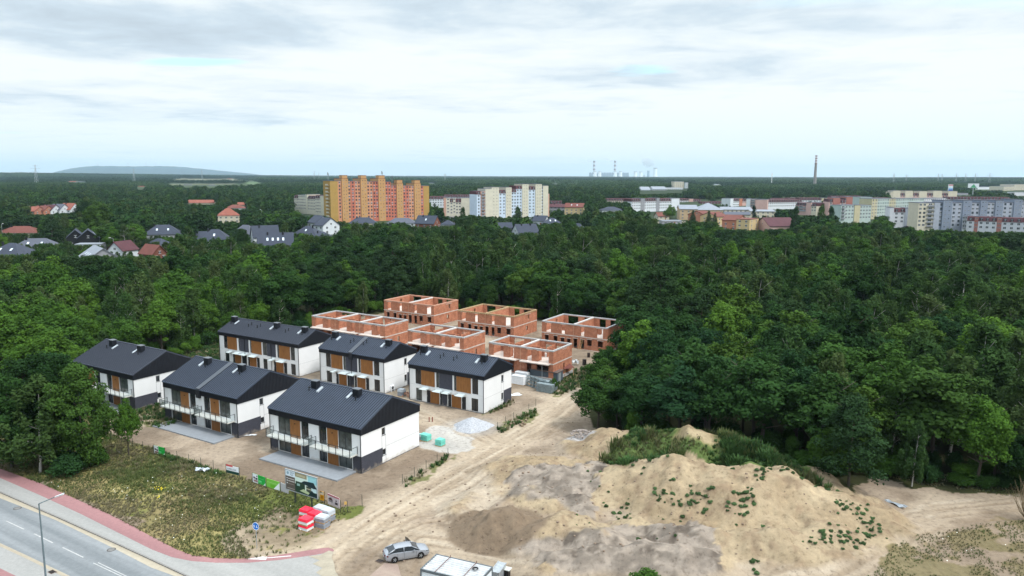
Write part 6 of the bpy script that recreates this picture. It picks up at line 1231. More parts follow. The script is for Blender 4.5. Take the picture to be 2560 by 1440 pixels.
b.hexa([c0+w_*.1-up*.04, c0+d1*.85+w_*.17-up*.04, c0+d1*.85-w_*.17-up*.04, c0-w_*.1-up*.04, c0+w_*.08+up*.06, c0+d1*.8+w_*.12+up*.09, c0+d1*.8-w_*.12+up*.09, c0-w_*.08+up*.06][::1]); b.build('lamp_head', mat('lamp_head_shell', (.6, .62, .64), .4, .05), o)
for (px, py), lab in (((43.6, 1270.5), 'round manhole cover in the road, the one toward the left edge'), ((278.5, 1374), 'round manhole cover in the road by the kerb, right of the lamp')):
    a = at(px, py, -.1); b = MB(); b.lathe([(0, .008), (.34, .008), (.34, .0)], 24); o = b.build('manhole_cover', mat('cast_iron', (.16, .155, .15), .7, .2)); o.location = (a[0], a[1], -.108); tag(o, lab, 'manhole cover'); b = MB(); b.lathe([(.34, .0), (.34, .01), (.44, .01), (.44, 0)], 24); b.build('rim', mat('rim_iron', (.07, .065, .06), .8, .2), o)
for (px, py), z, lab in (((130, 1430), .015, 'dark square grate in the pavement at the bottom left'), ((950, 1404), .07, 'brown square grate in the sand behind the silver car')):
    a = at(px, py); o = empty('drain_grate', (a[0], a[1], z+(gz(a) if px > 500 else 0)), RANG, lab, 'drain grate'); b = MB(); b.box(-.4, .4, -.28, .28, -.03, .0); b.build('frame', mat('rusty_iron', (.12, .085, .07), .8, .3), o); b = MB()
    for i in range(7): b.box(-.33+i*.1, -.28+i*.1, -.22, .22, .001, .02)
    b.build('bars', M_black, o)
# ------------------------------------------------------------- pallets and building materials
M_red = mat('red_film', (.75, .018, .05), .35, .06, 3, spec=.5); M_wf = mat('white_film', (.6, .615, .63), .35, .08, 3, spec=.5); M_gf = mat('grey_film', (.19, .21, .245), .35, .15, 3, spec=.5); M_lf = mat('pale_film', (.40, .44, .48), .3, .1, 3, spec=.5); M_teal = mat('teal_film', (.12, .46, .38), .35, .15, 3, spec=.5)
def pallet(x, y, z, w, d, h, body, top, lab, group, tag_=True, rz=0.0, band=.34):
    o = empty('wrapped_pallet', (x, y, z), -TH+rz, lab, 'pallet', group); b = MB()
    for i in range(3): b.box(-w/2, w/2, -d/2+i*(d/2-.05), -d/2+i*(d/2-.05)+.1, 0, .1)
    b.box(-w/2, w/2, -d/2, d/2, .101, .125); b.build('wooden_pallet', M_timber, o)
    k = .03; b = MB(); b.hexa([(-w/2, -d/2, .126), (w/2, -d/2, .126), (w/2, d/2, .126), (-w/2, d/2, .126), (-w/2+k, -d/2+k, h*(1-band)), (w/2-k, -d/2+k, h*(1-band)), (w/2-k, d/2-k, h*(1-band)), (-w/2+k, d/2-k, h*(1-band))]); b.build('load', body, o)
    b = MB(); e = .015; b.hexa([(-w/2-e, -d/2-e, h*(1-band)+.001), (w/2+e, -d/2-e, h*(1-band)+.001), (w/2+e, d/2+e, h*(1-band)+.001), (-w/2-e, d/2+e, h*(1-band)+.001), (-w/2+.04, -d/2+.04, h), (w/2-.04, -d/2+.04, h+.02), (w/2-.04, d/2-.04, h), (-w/2+.04, d/2-.04, h+.015)]); b.build('top_film', top, o)
    b = MB(); b.box(-w/2-.022, -w/2-.017, -d*.3, d*.3, .2, .42); b.build('label_sheet', M_wf, o)
    return o
WHO = [((765.7, 1271), 'r', 'red-topped pallet, rear one of the three'), ((787, 1280), 'r', 'red-topped pallet in the middle, touching the grey ones'), ((764.6, 1294), 'r', 'red-topped pallet nearest the meadow'),
       ((799.8, 1265), 'g', 'grey wrapped pallet below the billboard, the rear one'), ((819.5, 1272), 'g', 'grey wrapped pallet beside the sagging banner'), ((806, 1288.5), 'g', 'grey wrapped pallet nearest the dirt road')]
for i, ((px, py), k, lab) in enumerate(WHO):
    x, y = at(px, py, 1.42); zg = gz((x, y)); dz = .70; rj = [.03, -.04, .02, .05, -.03, .06][i]
    for lv in (0, 1):
        pallet(x, y, zg+lv*dz, 1.28, 1.08, dz-.005, M_wf if k == 'r' else (M_gf if lv == 0 else (M_lf if i != 5 else M_gf)), M_red if k == 'r' else (M_lf if lv else M_gf), lab+(', upper of its stack' if lv else ', lower of its stack'), 'film-wrapped pallets by the billboard', rz=rj+lv*.03, band=.38 if k == 'r' else .3)
for (px, py), lab in (((1063, 1086), 'turquoise wrapped pallet behind the corner of the nearest house'), ((1100.5, 1099), 'turquoise wrapped pallet standing alone on the white gravel')):
    x, y = at(px, py, .9); pallet(x, y, gz((x, y)), 1.5 if px < 1080 else 1.1, 1.1, .98, M_teal, M_teal, lab, 'turquoise pallets')
x, y = at(1050, 1088, .7); pallet(x, y, gz((x, y)), .8, .8, .9, M_gf, M_lf, 'small grey pallet touching the turquoise one', None)
for (px, py), lab in (((1297, 940), 'long white block stack beside the dark-roofed hut, front one'), ((1306, 931), 'long white block stack, the one behind')):
    x, y = at(px, py, 1.6); pallet(x, y, gz((x, y)), 2.7, 1.1, 1.75, mat('white_blocks', (.72, .74, .77), .7, .1, 4), M_wf, lab, 'white block stacks', band=.06)
# hut with flat roof
x, y = at(1366, 952); o = empty('site_hut', (x, y, gz((x, y))), -TH+.02, 'low grey-blue site hut with flat brown roof behind the steel boards', 'hut'); b = MB(); b.box(-2.9, 2.9, -1.2, 1.2, -.2, 2.15); b.build('wall', mat('hut_wall', (.07, .09, .11), .6, .15, 3), o); b = MB(); b.box(-3.0, 3.0, -1.35, 1.35, 2.151, 2.3); b.build('roof', mat('hut_roof', (.12, .09, .08), .9, .3, 2), o)
b = MB(); b.box(2.2, 2.901+.03, -1.0, .9, .1, 2.0) if False else b.box(2.901, 2.93, -.7, .3, 0, 2.0); b.build('door', M_metal, o)
b = MB()
for i in range(20): b.box(-2.85+i*.3, -2.8+i*.3, -1.24, -1.201, -.1, 2.1)
b.build('ribs', mat('hut_rib', (.09, .115, .14), .5, .1), o)
x, y = at(1418, 944); o = empty('lean_to_board', (x, y, gz((x, y))), .5, 'brown board roof on poles beside the site hut', 'shelter'); b = MB(); b.hexa([(-1.1, -.8, 1.9), (1.1, -.8, 2.0), (1.1, .8, 2.4), (-1.1, .8, 2.3), (-1.1, -.8, 1.96), (1.1, -.8, 2.06), (1.1, .8, 2.46), (-1.1, .8, 2.36)]); b.build('roof', RF['brown'], o)
for sx in (-1, 1):
    for sy in (-.7, .7): b = MB(); b.tube((sx, sy, 0), (sx, sy, 1.95+.3*(sy > 0)), .05); b.build('post', M_timber, o)
# steel boards and scaffold frames
x, y = at(1364, 980); M_sb = mat('steel_boards', (.20, .245, .26), .6, .22, 3, metal=.25)
for k, (dx, dy, n, w) in enumerate(((0, 0, 9, 3.1), (-.25, 1.3, 10, 3.3))):
    o = empty('steel_board_stack', (x+dx*U[0]+dy*Vv[0], y+dx*U[1]+dy*Vv[1], gz((x, y))), -TH, ['stack of grey steel scaffold boards, the front one', 'stack of grey steel scaffold boards, the rear one'][k], 'board stack', 'scaffold board stacks')
    for i in range(n):
        b = MB(); j = rs.uniform(-.08, .08); b.box(-w/2+j, w/2+j, -.55, .55, .05+i*.17, .05+i*.17+.14); b.box(-w/2+.3, -w/2+.4, -.55, .55, .05+i*.17-.03, .05+i*.17-.001); b.build('steel_board', M_sb, o)
for k in range(4):
    p = at(*((1323, 966), (1333, 969), (1342, 972), (1349, 976))[k]); z = gz(p)
    o = empty('frame_rack', (p[0], p[1], z), -TH+R(70)+k*.05, 'rack of grey scaffold frames, number %s from the white blocks' % ['one', 'two', 'three', 'four'][k], 'frame rack', 'scaffold frame racks')
    for q_ in range(4):
        b = MB(); xx = q_*.14
        for yy in (-.9, .9): b.tube((xx, yy, 0), (xx+.25, yy, 2.0), .04, n=5)
        for zz in (.1, .7, 1.3, 1.9): b.tube((xx+.125*zz, -.9, zz), (xx+.125*zz, .9, zz), .035, n=5)
        b.build('frame', M_sb, o)
# things between the second row houses
for i, (px, py) in enumerate(((981, 978), (991, 972))):
    p = at(px, py); o = empty('outdoor_unit', (p[0], p[1], gz(p)), -TH+R(90), ['white outdoor heat pump beside the parapet house, the nearer one', 'white outdoor heat pump beside the parapet house, the farther one'][i], 'heat pump', 'outdoor units'); b = MB(); b.box(-.5, .5, -.2, .2, .35, 1.1); b.build('casing', M_plast, o)
    b = MB(); b.lathe([(0, 0), (.28, 0), (.28, .02), (0, .02)], 16); f_ = b.build('fan_grille', M_frame, o); f_.rotation_euler = (R(90), 0, 0); f_.location = (-.12, -.2, .72)
    for sx in (-.4, .4): b = MB(); b.box(sx-.04, sx+.04, -.25, .25, 0, .349); b.build('stand', M_plast, o)
p = at(1004, 990); pallet(p[0], p[1], gz(p), 1.1, 1.0, 1.3, M_gf, M_lf, 'grey wrapped pallet between two houses of the second row', None)
def heap(name, px, py, r, h, m, lab, cat, n=26, s=.16):
    p = at(px, py); b = MB(); q_ = random.Random(px)
    for i in range(n):
        a = q_.uniform(0, 6.28); t = q_.random()**.6; xx, yy = r*t*math.cos(a), r*t*math.sin(a); zz = h*(1-t)*.8; c, d = math.cos(a*3)*s, math.sin(a*3)*s; hh = s*.9
        b.hexa([(xx-c, yy-d, zz-.1), (xx+d*.6, yy-c*.6, zz-.1), (xx+c, yy+d, zz-.05), (xx-d*.6, yy+c*.6, zz-.05), (xx-c, yy-d, zz+hh), (xx+d*.6, yy-c*.6, zz+hh), (xx+c, yy+d, zz+hh+.05), (xx-d*.6, yy+c*.6, zz+hh)])
    o = b.build(name, m); o.location = (p[0], p[1], gz(p)); tag(o, lab, cat, kind='stuff'); return o
heap('brick_pile', 1016, 990, 1.2, .9, M_bare, 'small pile of broken bricks beside the grey pallet', 'bricks')
heap('rubble', 1455, 1102, 1.7, .7, mat('rubble_grey', srgb(150, 140, 134), .9, .3, 3), 'heap of pale rubble at the wood edge', 'rubble', 60, .2)
heap('brick_rubble', 1162, 848, 1.5, .8, M_bare, 'brick rubble between the shells', 'bricks', 30, .2)
heap('debris', 1125, 1000, 1.3, .35, mat('debris_brown', srgb(128, 92, 78), .9, .3, 3), 'brick and timber debris by the right house', 'debris', 24, .13)
heap('planks_pile', 1295, 1058, 1.8, .3, mat('old_timber', (.2, .15, .1), .9, .3, 3), 'scraps of timber in front of the overgrown fence', 'timber', 16, .3)
def sheet(px, py, w, d, m, lab, cat='sheet', rz=.3, z=.12, name='plastic_sheet'):
    p = at(px, py); q_ = random.Random(int(px)); V, F = [], []
    n = 7
    for i in range(n):
        for j in range(n):
            u, v = i/(n-1)-.5, j/(n-1)-.5; V.append((u*w*(1+.2*math.sin(j*1.3)), v*d*(1+.2*math.sin(i*1.7)), z*(.3+q_.random()*1.1)))
    for i in range(n-1):
        for j in range(n-1): a = i*n+j; F.append((a, a+n, a+n+1, a+1))
    b = MB(); b.v = V; b.f = F; b.m = [0]*len(F); o = b.build(name, m); o.location = (p[0], p[1], gz(p)); o.rotation_euler = (0, 0, rz); return tag(o, lab, cat)
sheet(507, 1181, 1.5, .8, M_lf, 'crumpled white sheet lying in the grass by the fence', z=.5); sheet(626, 1089, 1.7, .5, M_wf, 'white slab lying by the wall of the parapet-roofed front house', 'slab', rz=.2, name='white_slab')
sheet(1564, 894, 2.6, 1.4, M_wf, 'white tarpaulin under the trees right of the shells', 'tarpaulin', z=.6, name='tarpaulin'); sheet(1544, 866, 1.6, 1.0, M_wf, 'small white tarpaulin beside the shell with the ladder', 'tarpaulin', z=.5, name='tarpaulin')
sheet(2236, 1262, 2.4, .8, mat('pale_film2', (.26, .29, .32), .8, .4, 2), 'pale film lying at the foot of the sand mound', z=.25, rz=-.9); sheet(1284, 988, 2.6, 1.4, M_wf, 'white boards lying behind the right-hand house', 'boards', z=.1, name='insulation_boards')
sheet(1437, 921, 1.2, 1.0, M_wf, 'white bag in the weeds by the site hut', 'bag', z=.9, name='bag')
for i, (px, py) in enumerate(((1073, 1054), (1081, 1054))):
    p = at(px, py); b = MB(); b.tube((0, 0, -.1), (0, 0, .75), .08); o = b.build('pipe_stub', mat('rust_pipe', (.2, .05, .035), .7, .2)); o.location = (p[0], p[1], gz(p)); tag(o, ['short red pipe stub in the yard, left of two', 'short red pipe stub in the yard, right of two'][i], 'pipe', 'pipe stubs')
for i, (px, py, h, r) in enumerate(((1471.5, 893, .9, .3), (1461, 909, 1.1, .4))):
    p = at(px, py, 1); b = MB(); b.lathe([(0, 0), (r, 0), (r, h*.3), (r*1.04, h*.32), (r*1.04, h*.36), (r, h*.38), (r, h*.66), (r*1.04, h*.68), (r, h*.72), (r, h), (r*.9, h), (r*.9, h-.05), (0, h-.05)], 16); o = b.build('drum', mat('dark_drum', (.03, .02, .018), .6, .2)); o.location = (p[0], p[1], gz(p)); tag(o, ['dark drum on the sand in front of the right rear shell', 'larger dark drum nearer the weeds'][i], 'drum', 'dark drums')
# ladder
p = at(1452, 872, 1); o = empty('ladder', (p[0], p[1], 1.0), -TH, 'wooden ladder leaning on the front of the right rear shell', 'ladder')
for sx in (-.25, .25): b = MB(); b.tube((sx+.1, -1.0, 0), (sx+.4, .3, 3.4), .035, n=5); b.build('rail', M_timber, o)
for i in range(10): t = (i+.5)/10; b = MB(); b.tube((-.15+.3*t, -1.0+1.3*t, 3.4*t), (.35+.3*t, -1.0+1.3*t, 3.4*t), .03, n=5); b.build('rung', M_timber, o)
# small excavator under the trees
p = at(1556, 884, 1); o = empty('mini_excavator', (p[0], p[1], 1.0), .5, 'small orange excavator beneath the trees right of the shells', 'excavator'); M_or = mat('machine_orange', (.6, .22, .03), .5, .1)
b = MB(); b.box(-.8, .8, -.75, -.35, 0, .45); b.box(-.8, .8, .35, .75, 0, .45); b.build('tracks', M_black, o); b = MB(); b.box(-.8, .6, -.6, .6, .46, 1.0); b.build('body', M_or, o); b = MB(); b.box(-.4, .45, -.45, .45, 1.001, 1.9); b.build('cab', M_glass, o); b = MB(); b.box(-.5, .55, -.5, .5, 1.901, 2.0); b.build('cab_roof', M_or, o)
b = MB(); b.tube((.6, 0, .8), (1.5, 0, 2.1), .12); b.tube((1.5, 0, 2.1), (2.2, 0, 1.0), .1); b.build('arm', M_or, o); b = MB(); b.box(2.0, 2.5, -.3, .3, .6, 1.0); b.build('bucket', M_metal, o)
# ------------------------------------------------------------- container at the bottom edge
A, B, C_ = at(1090.8, 1385.3, 2.55), at(1058.8, 1424.7, 2.55), at(1232, 1417.3, 2.55); r = math.atan2(C_[1]-A[1], C_[0]-A[0]); Lc = math.hypot(C_[0]-A[0], C_[1]-A[1]); Dc = max(2.4, math.hypot(B[0]-A[0], B[1]-A[1])); zg = 0
o = empty('site_container', (A[0], A[1], zg), r, 'white ribbed-roof site container with dark edges, bottom of the picture', 'container'); b = MB(); b.box(.06, Lc-.06, -Dc+.06, -.06, .1, 2.45); b.build('wall', mat('container_wall', (.62, .68, .72), .5, .05, 2), o)
b = MB(); b.box(.09, Lc-.09, -Dc+.09, -.09, 2.451, 2.5); n = 9
for i in range(n):
    yy = -Dc+.15+(Dc-.3)*i/(n-1); b.hexa([(.1, yy-.09, 2.501), (Lc-.1, yy-.09, 2.501), (Lc-.1, yy+.09, 2.501), (.1, yy+.09, 2.501), (.1, yy-.05, 2.55), (Lc-.1, yy-.05, 2.55), (Lc-.1, yy+.05, 2.55), (.1, yy+.05, 2.55)])
    b.mi = 1
    if i < n-1: b.box(.1, Lc-.1, yy+.10, yy+.17, 2.501, 2.512)
    b.mi = 0
ro = b.build('roof', [mat('container_roof', (.46, .47, .48), .5, .22, 1.1), mat('roof_groove', (.16, .16, .165), .8, .3, 2)], o)
b = MB(); b.box(0, .09, -Dc, 0, 2.35, 2.6); b.box(Lc-.09, Lc, -Dc, 0, 2.35, 2.6); b.box(.091, Lc-.091, -Dc, -Dc+.085, 2.35, 2.6); b.box(.091, Lc-.091, -.085, 0, 2.35, 2.6)
for xx in (0, Lc-.12):
    for yy in (-Dc, -.12): b.box(xx, xx+.12, yy, yy+.12, 0, 2.349)
b.build('frame', mat('container_frame', (.10, .12, .135), .5, .1), o)
for i, t in enumerate((.26, .72)): b = MB(); b.tube((Lc*t, -.0, 2.64), (Lc*t, -Dc-.02, 2.64), .035, n=6); b.tube((Lc*t, 0, 2.45), (Lc*t, 0, 2.8), .03, n=6); b.build('roof_pipe', mat('rusty_pipe', (.12, .06, .05), .8, .3), ro)
b = MB()
for k in range(3):
    rr = .2+.035*k
    for i in range(18): a0, a1 = 2*math.pi*i/18, 2*math.pi*(i+1)/18; b.tube((rr*math.cos(a0), rr*math.sin(a0), .03*k), (rr*math.cos(a1), rr*math.sin(a1), .03*k), .025, n=5, caps=False)
co = b.build('cable_coil', M_black); cx = at(1188.4, 1421, 2.66); co.location = (cx[0], cx[1], 2.6); tag(co, 'black cable coil lying on the container roof', 'cable coil')
p = at(1247, 1446); o = empty('steel_skip', (p[0], p[1], 0), r, 'grey steel hopper at the right end of the container', 'hopper'); b = MB(); b.hexa([(-.35, -.8, .1), (.35, -.8, .1), (.35, .5, .1), (-.35, .5, .1), (-.45, -.9, 1.1), (.4, -.9, 1.1), (.4, .9, 1.25), (-.45, .9, 1.25)]); b.build('body', M_metal, o); b = MB(); b.tube((-.45, -.9, 1.1), (-.45, .9, 1.27), .05); b.tube((.4, -.9, 1.1), (.4, .9, 1.27), .05); b.build('rim', M_metal, o)
p = at(1266, 1440); o = empty('meter_box', (p[0], p[1], 0), r, 'small white-topped box on dark legs right of the container', 'box'); b = MB(); b.box(-.45, .45, -.35, .35, .75, .82); b.build('lid', M_slab, o); b = MB(); b.box(-.35, -.1, -.3, .3, 0, .749); b.box(.05, .3, -.3, .3, 0, .749); b.build('body', M_black, o)
# ------------------------------------------------------------- silver car
def car(loc, rz, m_body, label, door=True, name='parked_car'):
    # x forward; length 4.63, width 1.78, height 1.43
    o = empty(name, loc, rz, label, 'car'); L_, W2 = 4.63, .89
    xs = [-2.3, -2.22, -1.95, -1.5, -1.0, -.4, .3, .8, 1.2, 1.7, 2.1, 2.28, 2.33]
    belt = [.70, .86, .97, 1.0, .98, .95, .93, .92, .90, .83, .74, .62, .5]; hw = [.62, .76, .84, .875, .89, .89, .89, .89, .885, .86, .80, .68, .55]; low = [.42, .3, .22, .2, .19, .18, .18, .18, .18, .2, .22, .28, .36]
    V, F = [], []; k = 9
    for x, b_, w, l in zip(xs, belt, hw, low):
        ring = [(-w*.93, l), (-w, l+.18), (-w*1.0, (l+b_)/2), (-w*.95, b_-.03), (-w*.5, b_+.035), (0, b_+.05), (w*.5, b_+.035), (w*.95, b_-.03), (w, (l+b_)/2), (w, l+.18), (w*.93, l)]
        k = len(ring); V += [(x, y, z) for y, z in ring]
    for i in range(len(xs)-1):
        for j in range(k-1): a = i*k+j; F.append((a, a+1, a+k+1, a+k))
        F.append((i*k+k-1, i*k, (i+1)*k, (i+1)*k+k-1))
    F.append(tuple(range(k))[::-1]); F.append(tuple((len(xs)-1)*k+j for j in range(k)))
    b = MB(); b.v = V; b.f = [f[::-1] for f in F]; b.m = [0]*len(F); bo = b.build('body', m_body, o, smooth=True)
    md = bo.modifiers.new('bevel', 'EDGE_SPLIT'); md.split_angle = R(40)
    # glasshouse: windscreen, side and rear glass, then roof and pillars
    cx = [(-1.98, .99, .68), (-1.2, 1.36, .60), (-.9, 1.41, .585), (.05, 1.425, .58), (.45, 1.36, .60), (1.22, .93, .74)]
    g = MB()
    for (x0, z0, w0), (x1, z1, w1) in zip(cx, cx[1:]):
        for s in (-1, 1):
            p = [(x0, s*min(.80, w0+.16*(1.42-z0)+.12), .94), (x1, s*min(.80, w1+.16*(1.42-z1)+.12), .93), (x1, s*w1, z1-.03), (x0, s*w0, z0-.03)]
            g.quad(*(p if s < 0 else p[::-1]))
    g.quad((-1.98, .68, .97), (-1.98, -.68, .97), (-1.2, -.58, 1.34), (-1.2, .58, 1.34)); g.quad((1.22, -.74, .93), (1.22, .74, .93), (.45, .58, 1.345), (.45, -.58, 1.345)); g.build('window', M_glass, o)
    g = MB(); rr = [(-1.25, 1.335, .60), (-1.0, 1.40, .60), (-.5, 1.43, .60), (0, 1.43, .60), (.35, 1.39, .61), (.5, 1.34, .62)]; n0 = 0
    for x, z, w in rr: g.v += [(x, -w, z-.05), (x, -w*.8, z), (x, 0, z+.025), (x, w*.8, z), (x, w, z-.05)]
    for i in range(len(rr)-1):
        for j in range(4): a = i*5+j; g.f.append((a, a+5, a+6, a+1)[::-1] if False else (a, a+5, a+6, a+1)); g.m.append(0)
    for s in (-1, 1):
        g.tube((-1.25, s*.6, 1.3), (-2.02, s*.72, .97), .07, n=6); g.tube((.5, s*.6, 1.31), (1.27, s*.76, .92), .04, n=6); g.tube((-.35, s*.61, 1.38), (-.38, s*.8, .95), .035, n=6)
    g.build('roof', m_body, o, smooth=True)
    ty = MB(); ty.lathe([(.19, -.09), (.30, -.1), (.32, -.07), (.32, .07), (.30, .1), (.19, .09)], 22); rim = MB(); rim.lathe([(0, .05), (.2, .08), (.2, .095), (.17, .095), (.15, .07), (0, .06)], 20)
    for i in range(5): a = 2*math.pi*i/5; rim.hexa([(.03*math.cos(a+1.57), .03*math.sin(a+1.57), .07), (.03*math.cos(a-1.57), .03*math.sin(a-1.57), .07), (.19*math.cos(a-.15), .19*math.sin(a-.15), .07), (.19*math.cos(a+.15), .19*math.sin(a+.15), .07)]+[(.03*math.cos(a+1.57), .03*math.sin(a+1.57), .1), (.03*math.cos(a-1.57), .03*math.sin(a-1.57), .1), (.19*math.cos(a-.15), .19*math.sin(a-.15), .1), (.19*math.cos(a+.15), .19*math.sin(a+.15), .1)])
    arch = MB(); arch.lathe([(0, 0), (.36, 0), (.36, .012), (0, .012)], 22)
    for x in (-1.36, 1.34):
        for s in (-1, 1):
            w = empty('wheel', (x, s*.80, .32)); w.parent = o; w.rotation_euler = (R(90) if s < 0 else R(-90), 0, 0); 
            a_ = ty.build('tyre', M_black, w, smooth=False); c_ = rim.build('rim', M_metal, w); ar = arch.build('wheel_arch', M_black, o); ar.location = (x, s*.885, .34); ar.rotation_euler = (R(90) if s < 0 else R(-90), 0, 0)
    for s in (-1, 1):
        b = MB(); b.hexa([(2.0, s*.55, .60), (2.27, s*.55, .56), (2.2, s*.74, .58), (1.95, s*.80, .62), (2.0, s*.55, .72), (2.24, s*.55, .66), (2.15, s*.76, .68), (1.92, s*.82, .74)]); b.build('headlight', M_curt, o)
        b = MB(); b.hexa([(-2.32, s*.45, .72), (-2.0, s*.86, .72), (-2.0, s*.86, .84), (-2.3, s*.45, .84), (-2.36, s*.45, .72), (-2.05, s*.90, .72), (-2.05, s*.90, .84), (-2.34, s*.45, .84)]); b.build('tail_light', mat('tail_red', (.12, .01, .015), .2, .1), o)
        b = MB(); b.hexa([(.55, s*.86, .93), (.75, s*.86, .93), (.72, s*1.04, .95), (.58, s*1.04, .95), (.55, s*.86, 1.05), (.75, s*.86, 1.05), (.70, s*1.04, 1.08), (.58, s*1.04, 1.08)]); b.build('mirror', m_body, o)
    b = MB(); b.box(-2.345, -2.335, -.26, .26, .52, .62); b.build('number_plate', M_wf, o)
    b = MB()
    for x in (-1.05, -.37, .9):
        for s in (-1, 1): b.box(x-.008, x+.008, s*.888-.006, s*.888+.006, .3, .93)
    b.build('door_gap', M_frame, o)
    if door:
        d = empty('door', (.9, .88, 0)); d.parent = o; d.rotation_euler = (0, 0, R(-62)); b = MB(); b.box(-1.15, 0, -.03, .05, .28, .93); b.build('door_panel', m_body, d); b = MB(); b.hexa([(-1.1, 0, .931), (-.02, 0, .931), (-.02, .03, .931), (-1.1, .03, .931), (-1.0, -.14, 1.34), (-.62, -.14, 1.34), (-.62, -.11, 1.34), (-1.0, -.11, 1.34)]); b.build('door_window', M_glass, d)
    return o
m_sil = mat('silver_paint', (.29, .31, .345), .28, .03, 1, metal=.35, spec=.6)
rw, fw = at(988.3, 1407.5), at(1051.5, 1396); rz = math.atan2(fw[1]-rw[1], fw[0]-rw[0]); mx_, my_ = (rw[0]+fw[0])/2, (rw[1]+fw[1])/2
car((mx_-math.sin(rz)*.85, my_+math.cos(rz)*.85, gz((mx_, my_))+.01), rz, m_sil, 'silver sedan on the sand with its far front door open')
def small_car(x, y, rz, c, lab):
    b = MB(); b.box(-2.1, 2.1, -.85, .85, .3, .85); b.mi = 1; b.hexa([(-1.5, -.8, .851), (1.0, -.8, .851), (1.0, .8, .851), (-1.5, .8, .851), (-1.0, -.65, 1.4), (.4, -.65, 1.4), (.4, .65, 1.4), (-1.0, .65, 1.4)]); b.mi = 2
    for xx in (-1.3, 1.3):
        for s in (-1, 1): b.tube((xx, s*.72, .32), (xx, s*.9, .32), .32, n=10)
    o = b.build('parked_car', [c, M_glass, M_black]); o.location = (x, y, 0); o.rotation_euler = (0, 0, rz); return tag(o, lab, 'car', 'cars parked in front of the apartment blocks')
cc = [mat('car_white', (.7, .72, .74), .3, .03), m_sil, mat('car_dark', (.04, .045, .06), .3, .1), mat('car_red', (.35, .03, .03), .3, .05), mat('car_blue', (.06, .12, .3), .3, .05)]; cn = ['white', 'silver', 'dark', 'red', 'blue']
LM = ['orange block', 'salmon block', 'stepped white block']
for i, px in enumerate([1086, 1093, 1124, 1131, 1137, 1143, 1150, 1166, 1172, 1178, 1185, 1196, 1207, 1218, 1226, 1238, 1250, 1262, 1272]):
    py = 543+(i*7 % 11); x, y = at(px, py); k = (i*3) % 5 if i % 4 else 0
    small_car(x, y, R(80+(i*37) % 25), cc[k], '%s car parked near the %s, %s' % (cn[k], LM[0] if px < 1110 else LM[1] if px < 1190 else LM[2], 'in the front rank' if py > 548 else 'in the rear rank'))
# ------------------------------------------------------------- far landmarks
def gzf(x, y): return float(far_h(np.array([x]), np.array([y]))[0])
def far_at(px, d): # point in the direction of an image column at distance d
    x, y = at(px, 700); k = d/math.hypot(x, y); return x*k, y*k
def zrow(x, y, py): return ztop(x, y, py)
M_tower = mat('cooling_tower', (.88, .89, .9), .9, .03, .01); M_stk = mat('stack_concrete', (.22, .205, .195), .9, .08, .05); M_stkr = mat('stack_red', (.18, .07, .07), .8, .1, .05); M_stkw = mat('stack_white', (.66, .66, .68), .8, .05, .05)
D = 15600
def ctower(px, top, base, lab, hw=None, dark=False):
    x, y = far_at(px, D); zt, zb = zrow(x, y, top), zrow(x, y, base)-30; h = zt-zb; rb = (hw or 6.2)*D/FPX
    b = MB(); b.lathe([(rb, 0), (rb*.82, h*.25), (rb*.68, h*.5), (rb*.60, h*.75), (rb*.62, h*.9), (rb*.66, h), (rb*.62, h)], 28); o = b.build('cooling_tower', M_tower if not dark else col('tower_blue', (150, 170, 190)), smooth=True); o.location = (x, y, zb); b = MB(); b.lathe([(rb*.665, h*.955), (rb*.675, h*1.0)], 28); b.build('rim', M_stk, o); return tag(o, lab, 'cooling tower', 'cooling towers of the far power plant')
for px, t, l in ((1482.5, 428.5, 'cooling tower in front of the left striped chimney'), (1494, 428.5, 'cooling tower just right of the left striped chimney'), (1532, 428.5, 'cooling tower below the right striped chimney'), (1545, 428.5, 'cooling tower just right of the right striped chimney'), (1581, 429, 'left cooling tower of the separate pair'), (1594.5, 429, 'right cooling tower of the separate pair')): ctower(px, t, 447, l)
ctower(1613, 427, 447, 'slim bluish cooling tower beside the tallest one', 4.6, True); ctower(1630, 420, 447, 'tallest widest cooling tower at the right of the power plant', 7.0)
def chimney(px, d, top, base_z, r0, r1, stripes, lab, cat='chimney', group=None, bot=None):
    x, y = far_at(px, d); zt = zrow(x, y, top); h = zt-base_z; o = empty('striped_chimney', (x, y, base_z), 0, lab, cat, group); n = stripes; hs = h*(1-bot) if bot else 0
    b = MB(); b.lathe([(r0, 0), (r0+(r1-r0)*hs/h, hs)] if bot else [(r0, 0), (r0, 1)], 20); b.build('shaft', M_stk, o)
    for i in range(n):
        z0 = hs+(h-hs)*i/n; z1 = hs+(h-hs)*(i+1)/n; ra, rb = r0+(r1-r0)*z0/h, r0+(r1-r0)*z1/h; b = MB(); b.lathe([(ra, z0), (rb, z1), (0, z1)] if i == n-1 else [(ra, z0), (rb, z1)], 20); b.build('painted_band', M_stkr if (n-1-i) % 2 == 0 else M_stkw, o)
    for zz in (hs, h*.985): b = MB(); rr = r0+(r1-r0)*zz/h; b.lathe([(rr, zz), (rr*1.25, zz), (rr*1.25, zz+h*.008), (rr, zz+h*.008)], 20); b.build('gallery', M_stk, o)
    return o
chimney(1480, D+200, 402, -40, 26, 20, 9, 'red and white striped chimney, left of the two at the power plant', group='power plant chimneys'); chimney(1531, D+200, 402, -40, 26, 20, 9, 'red and white striped chimney, right of the two at the power plant', group='power plant chimneys')
chimney(2022, 2260, 389, -4, 4.4, 2.7, 7, 'tall brown heating chimney with striped top at the right', bot=.24)
x, y = far_at(1516, D+400); w = D/FPX; zb = zrow(x, y, 448); o = empty('boiler_house', (x, y, zb-20), -.1, 'long grey boiler house behind the cooling towers', 'power plant'); 
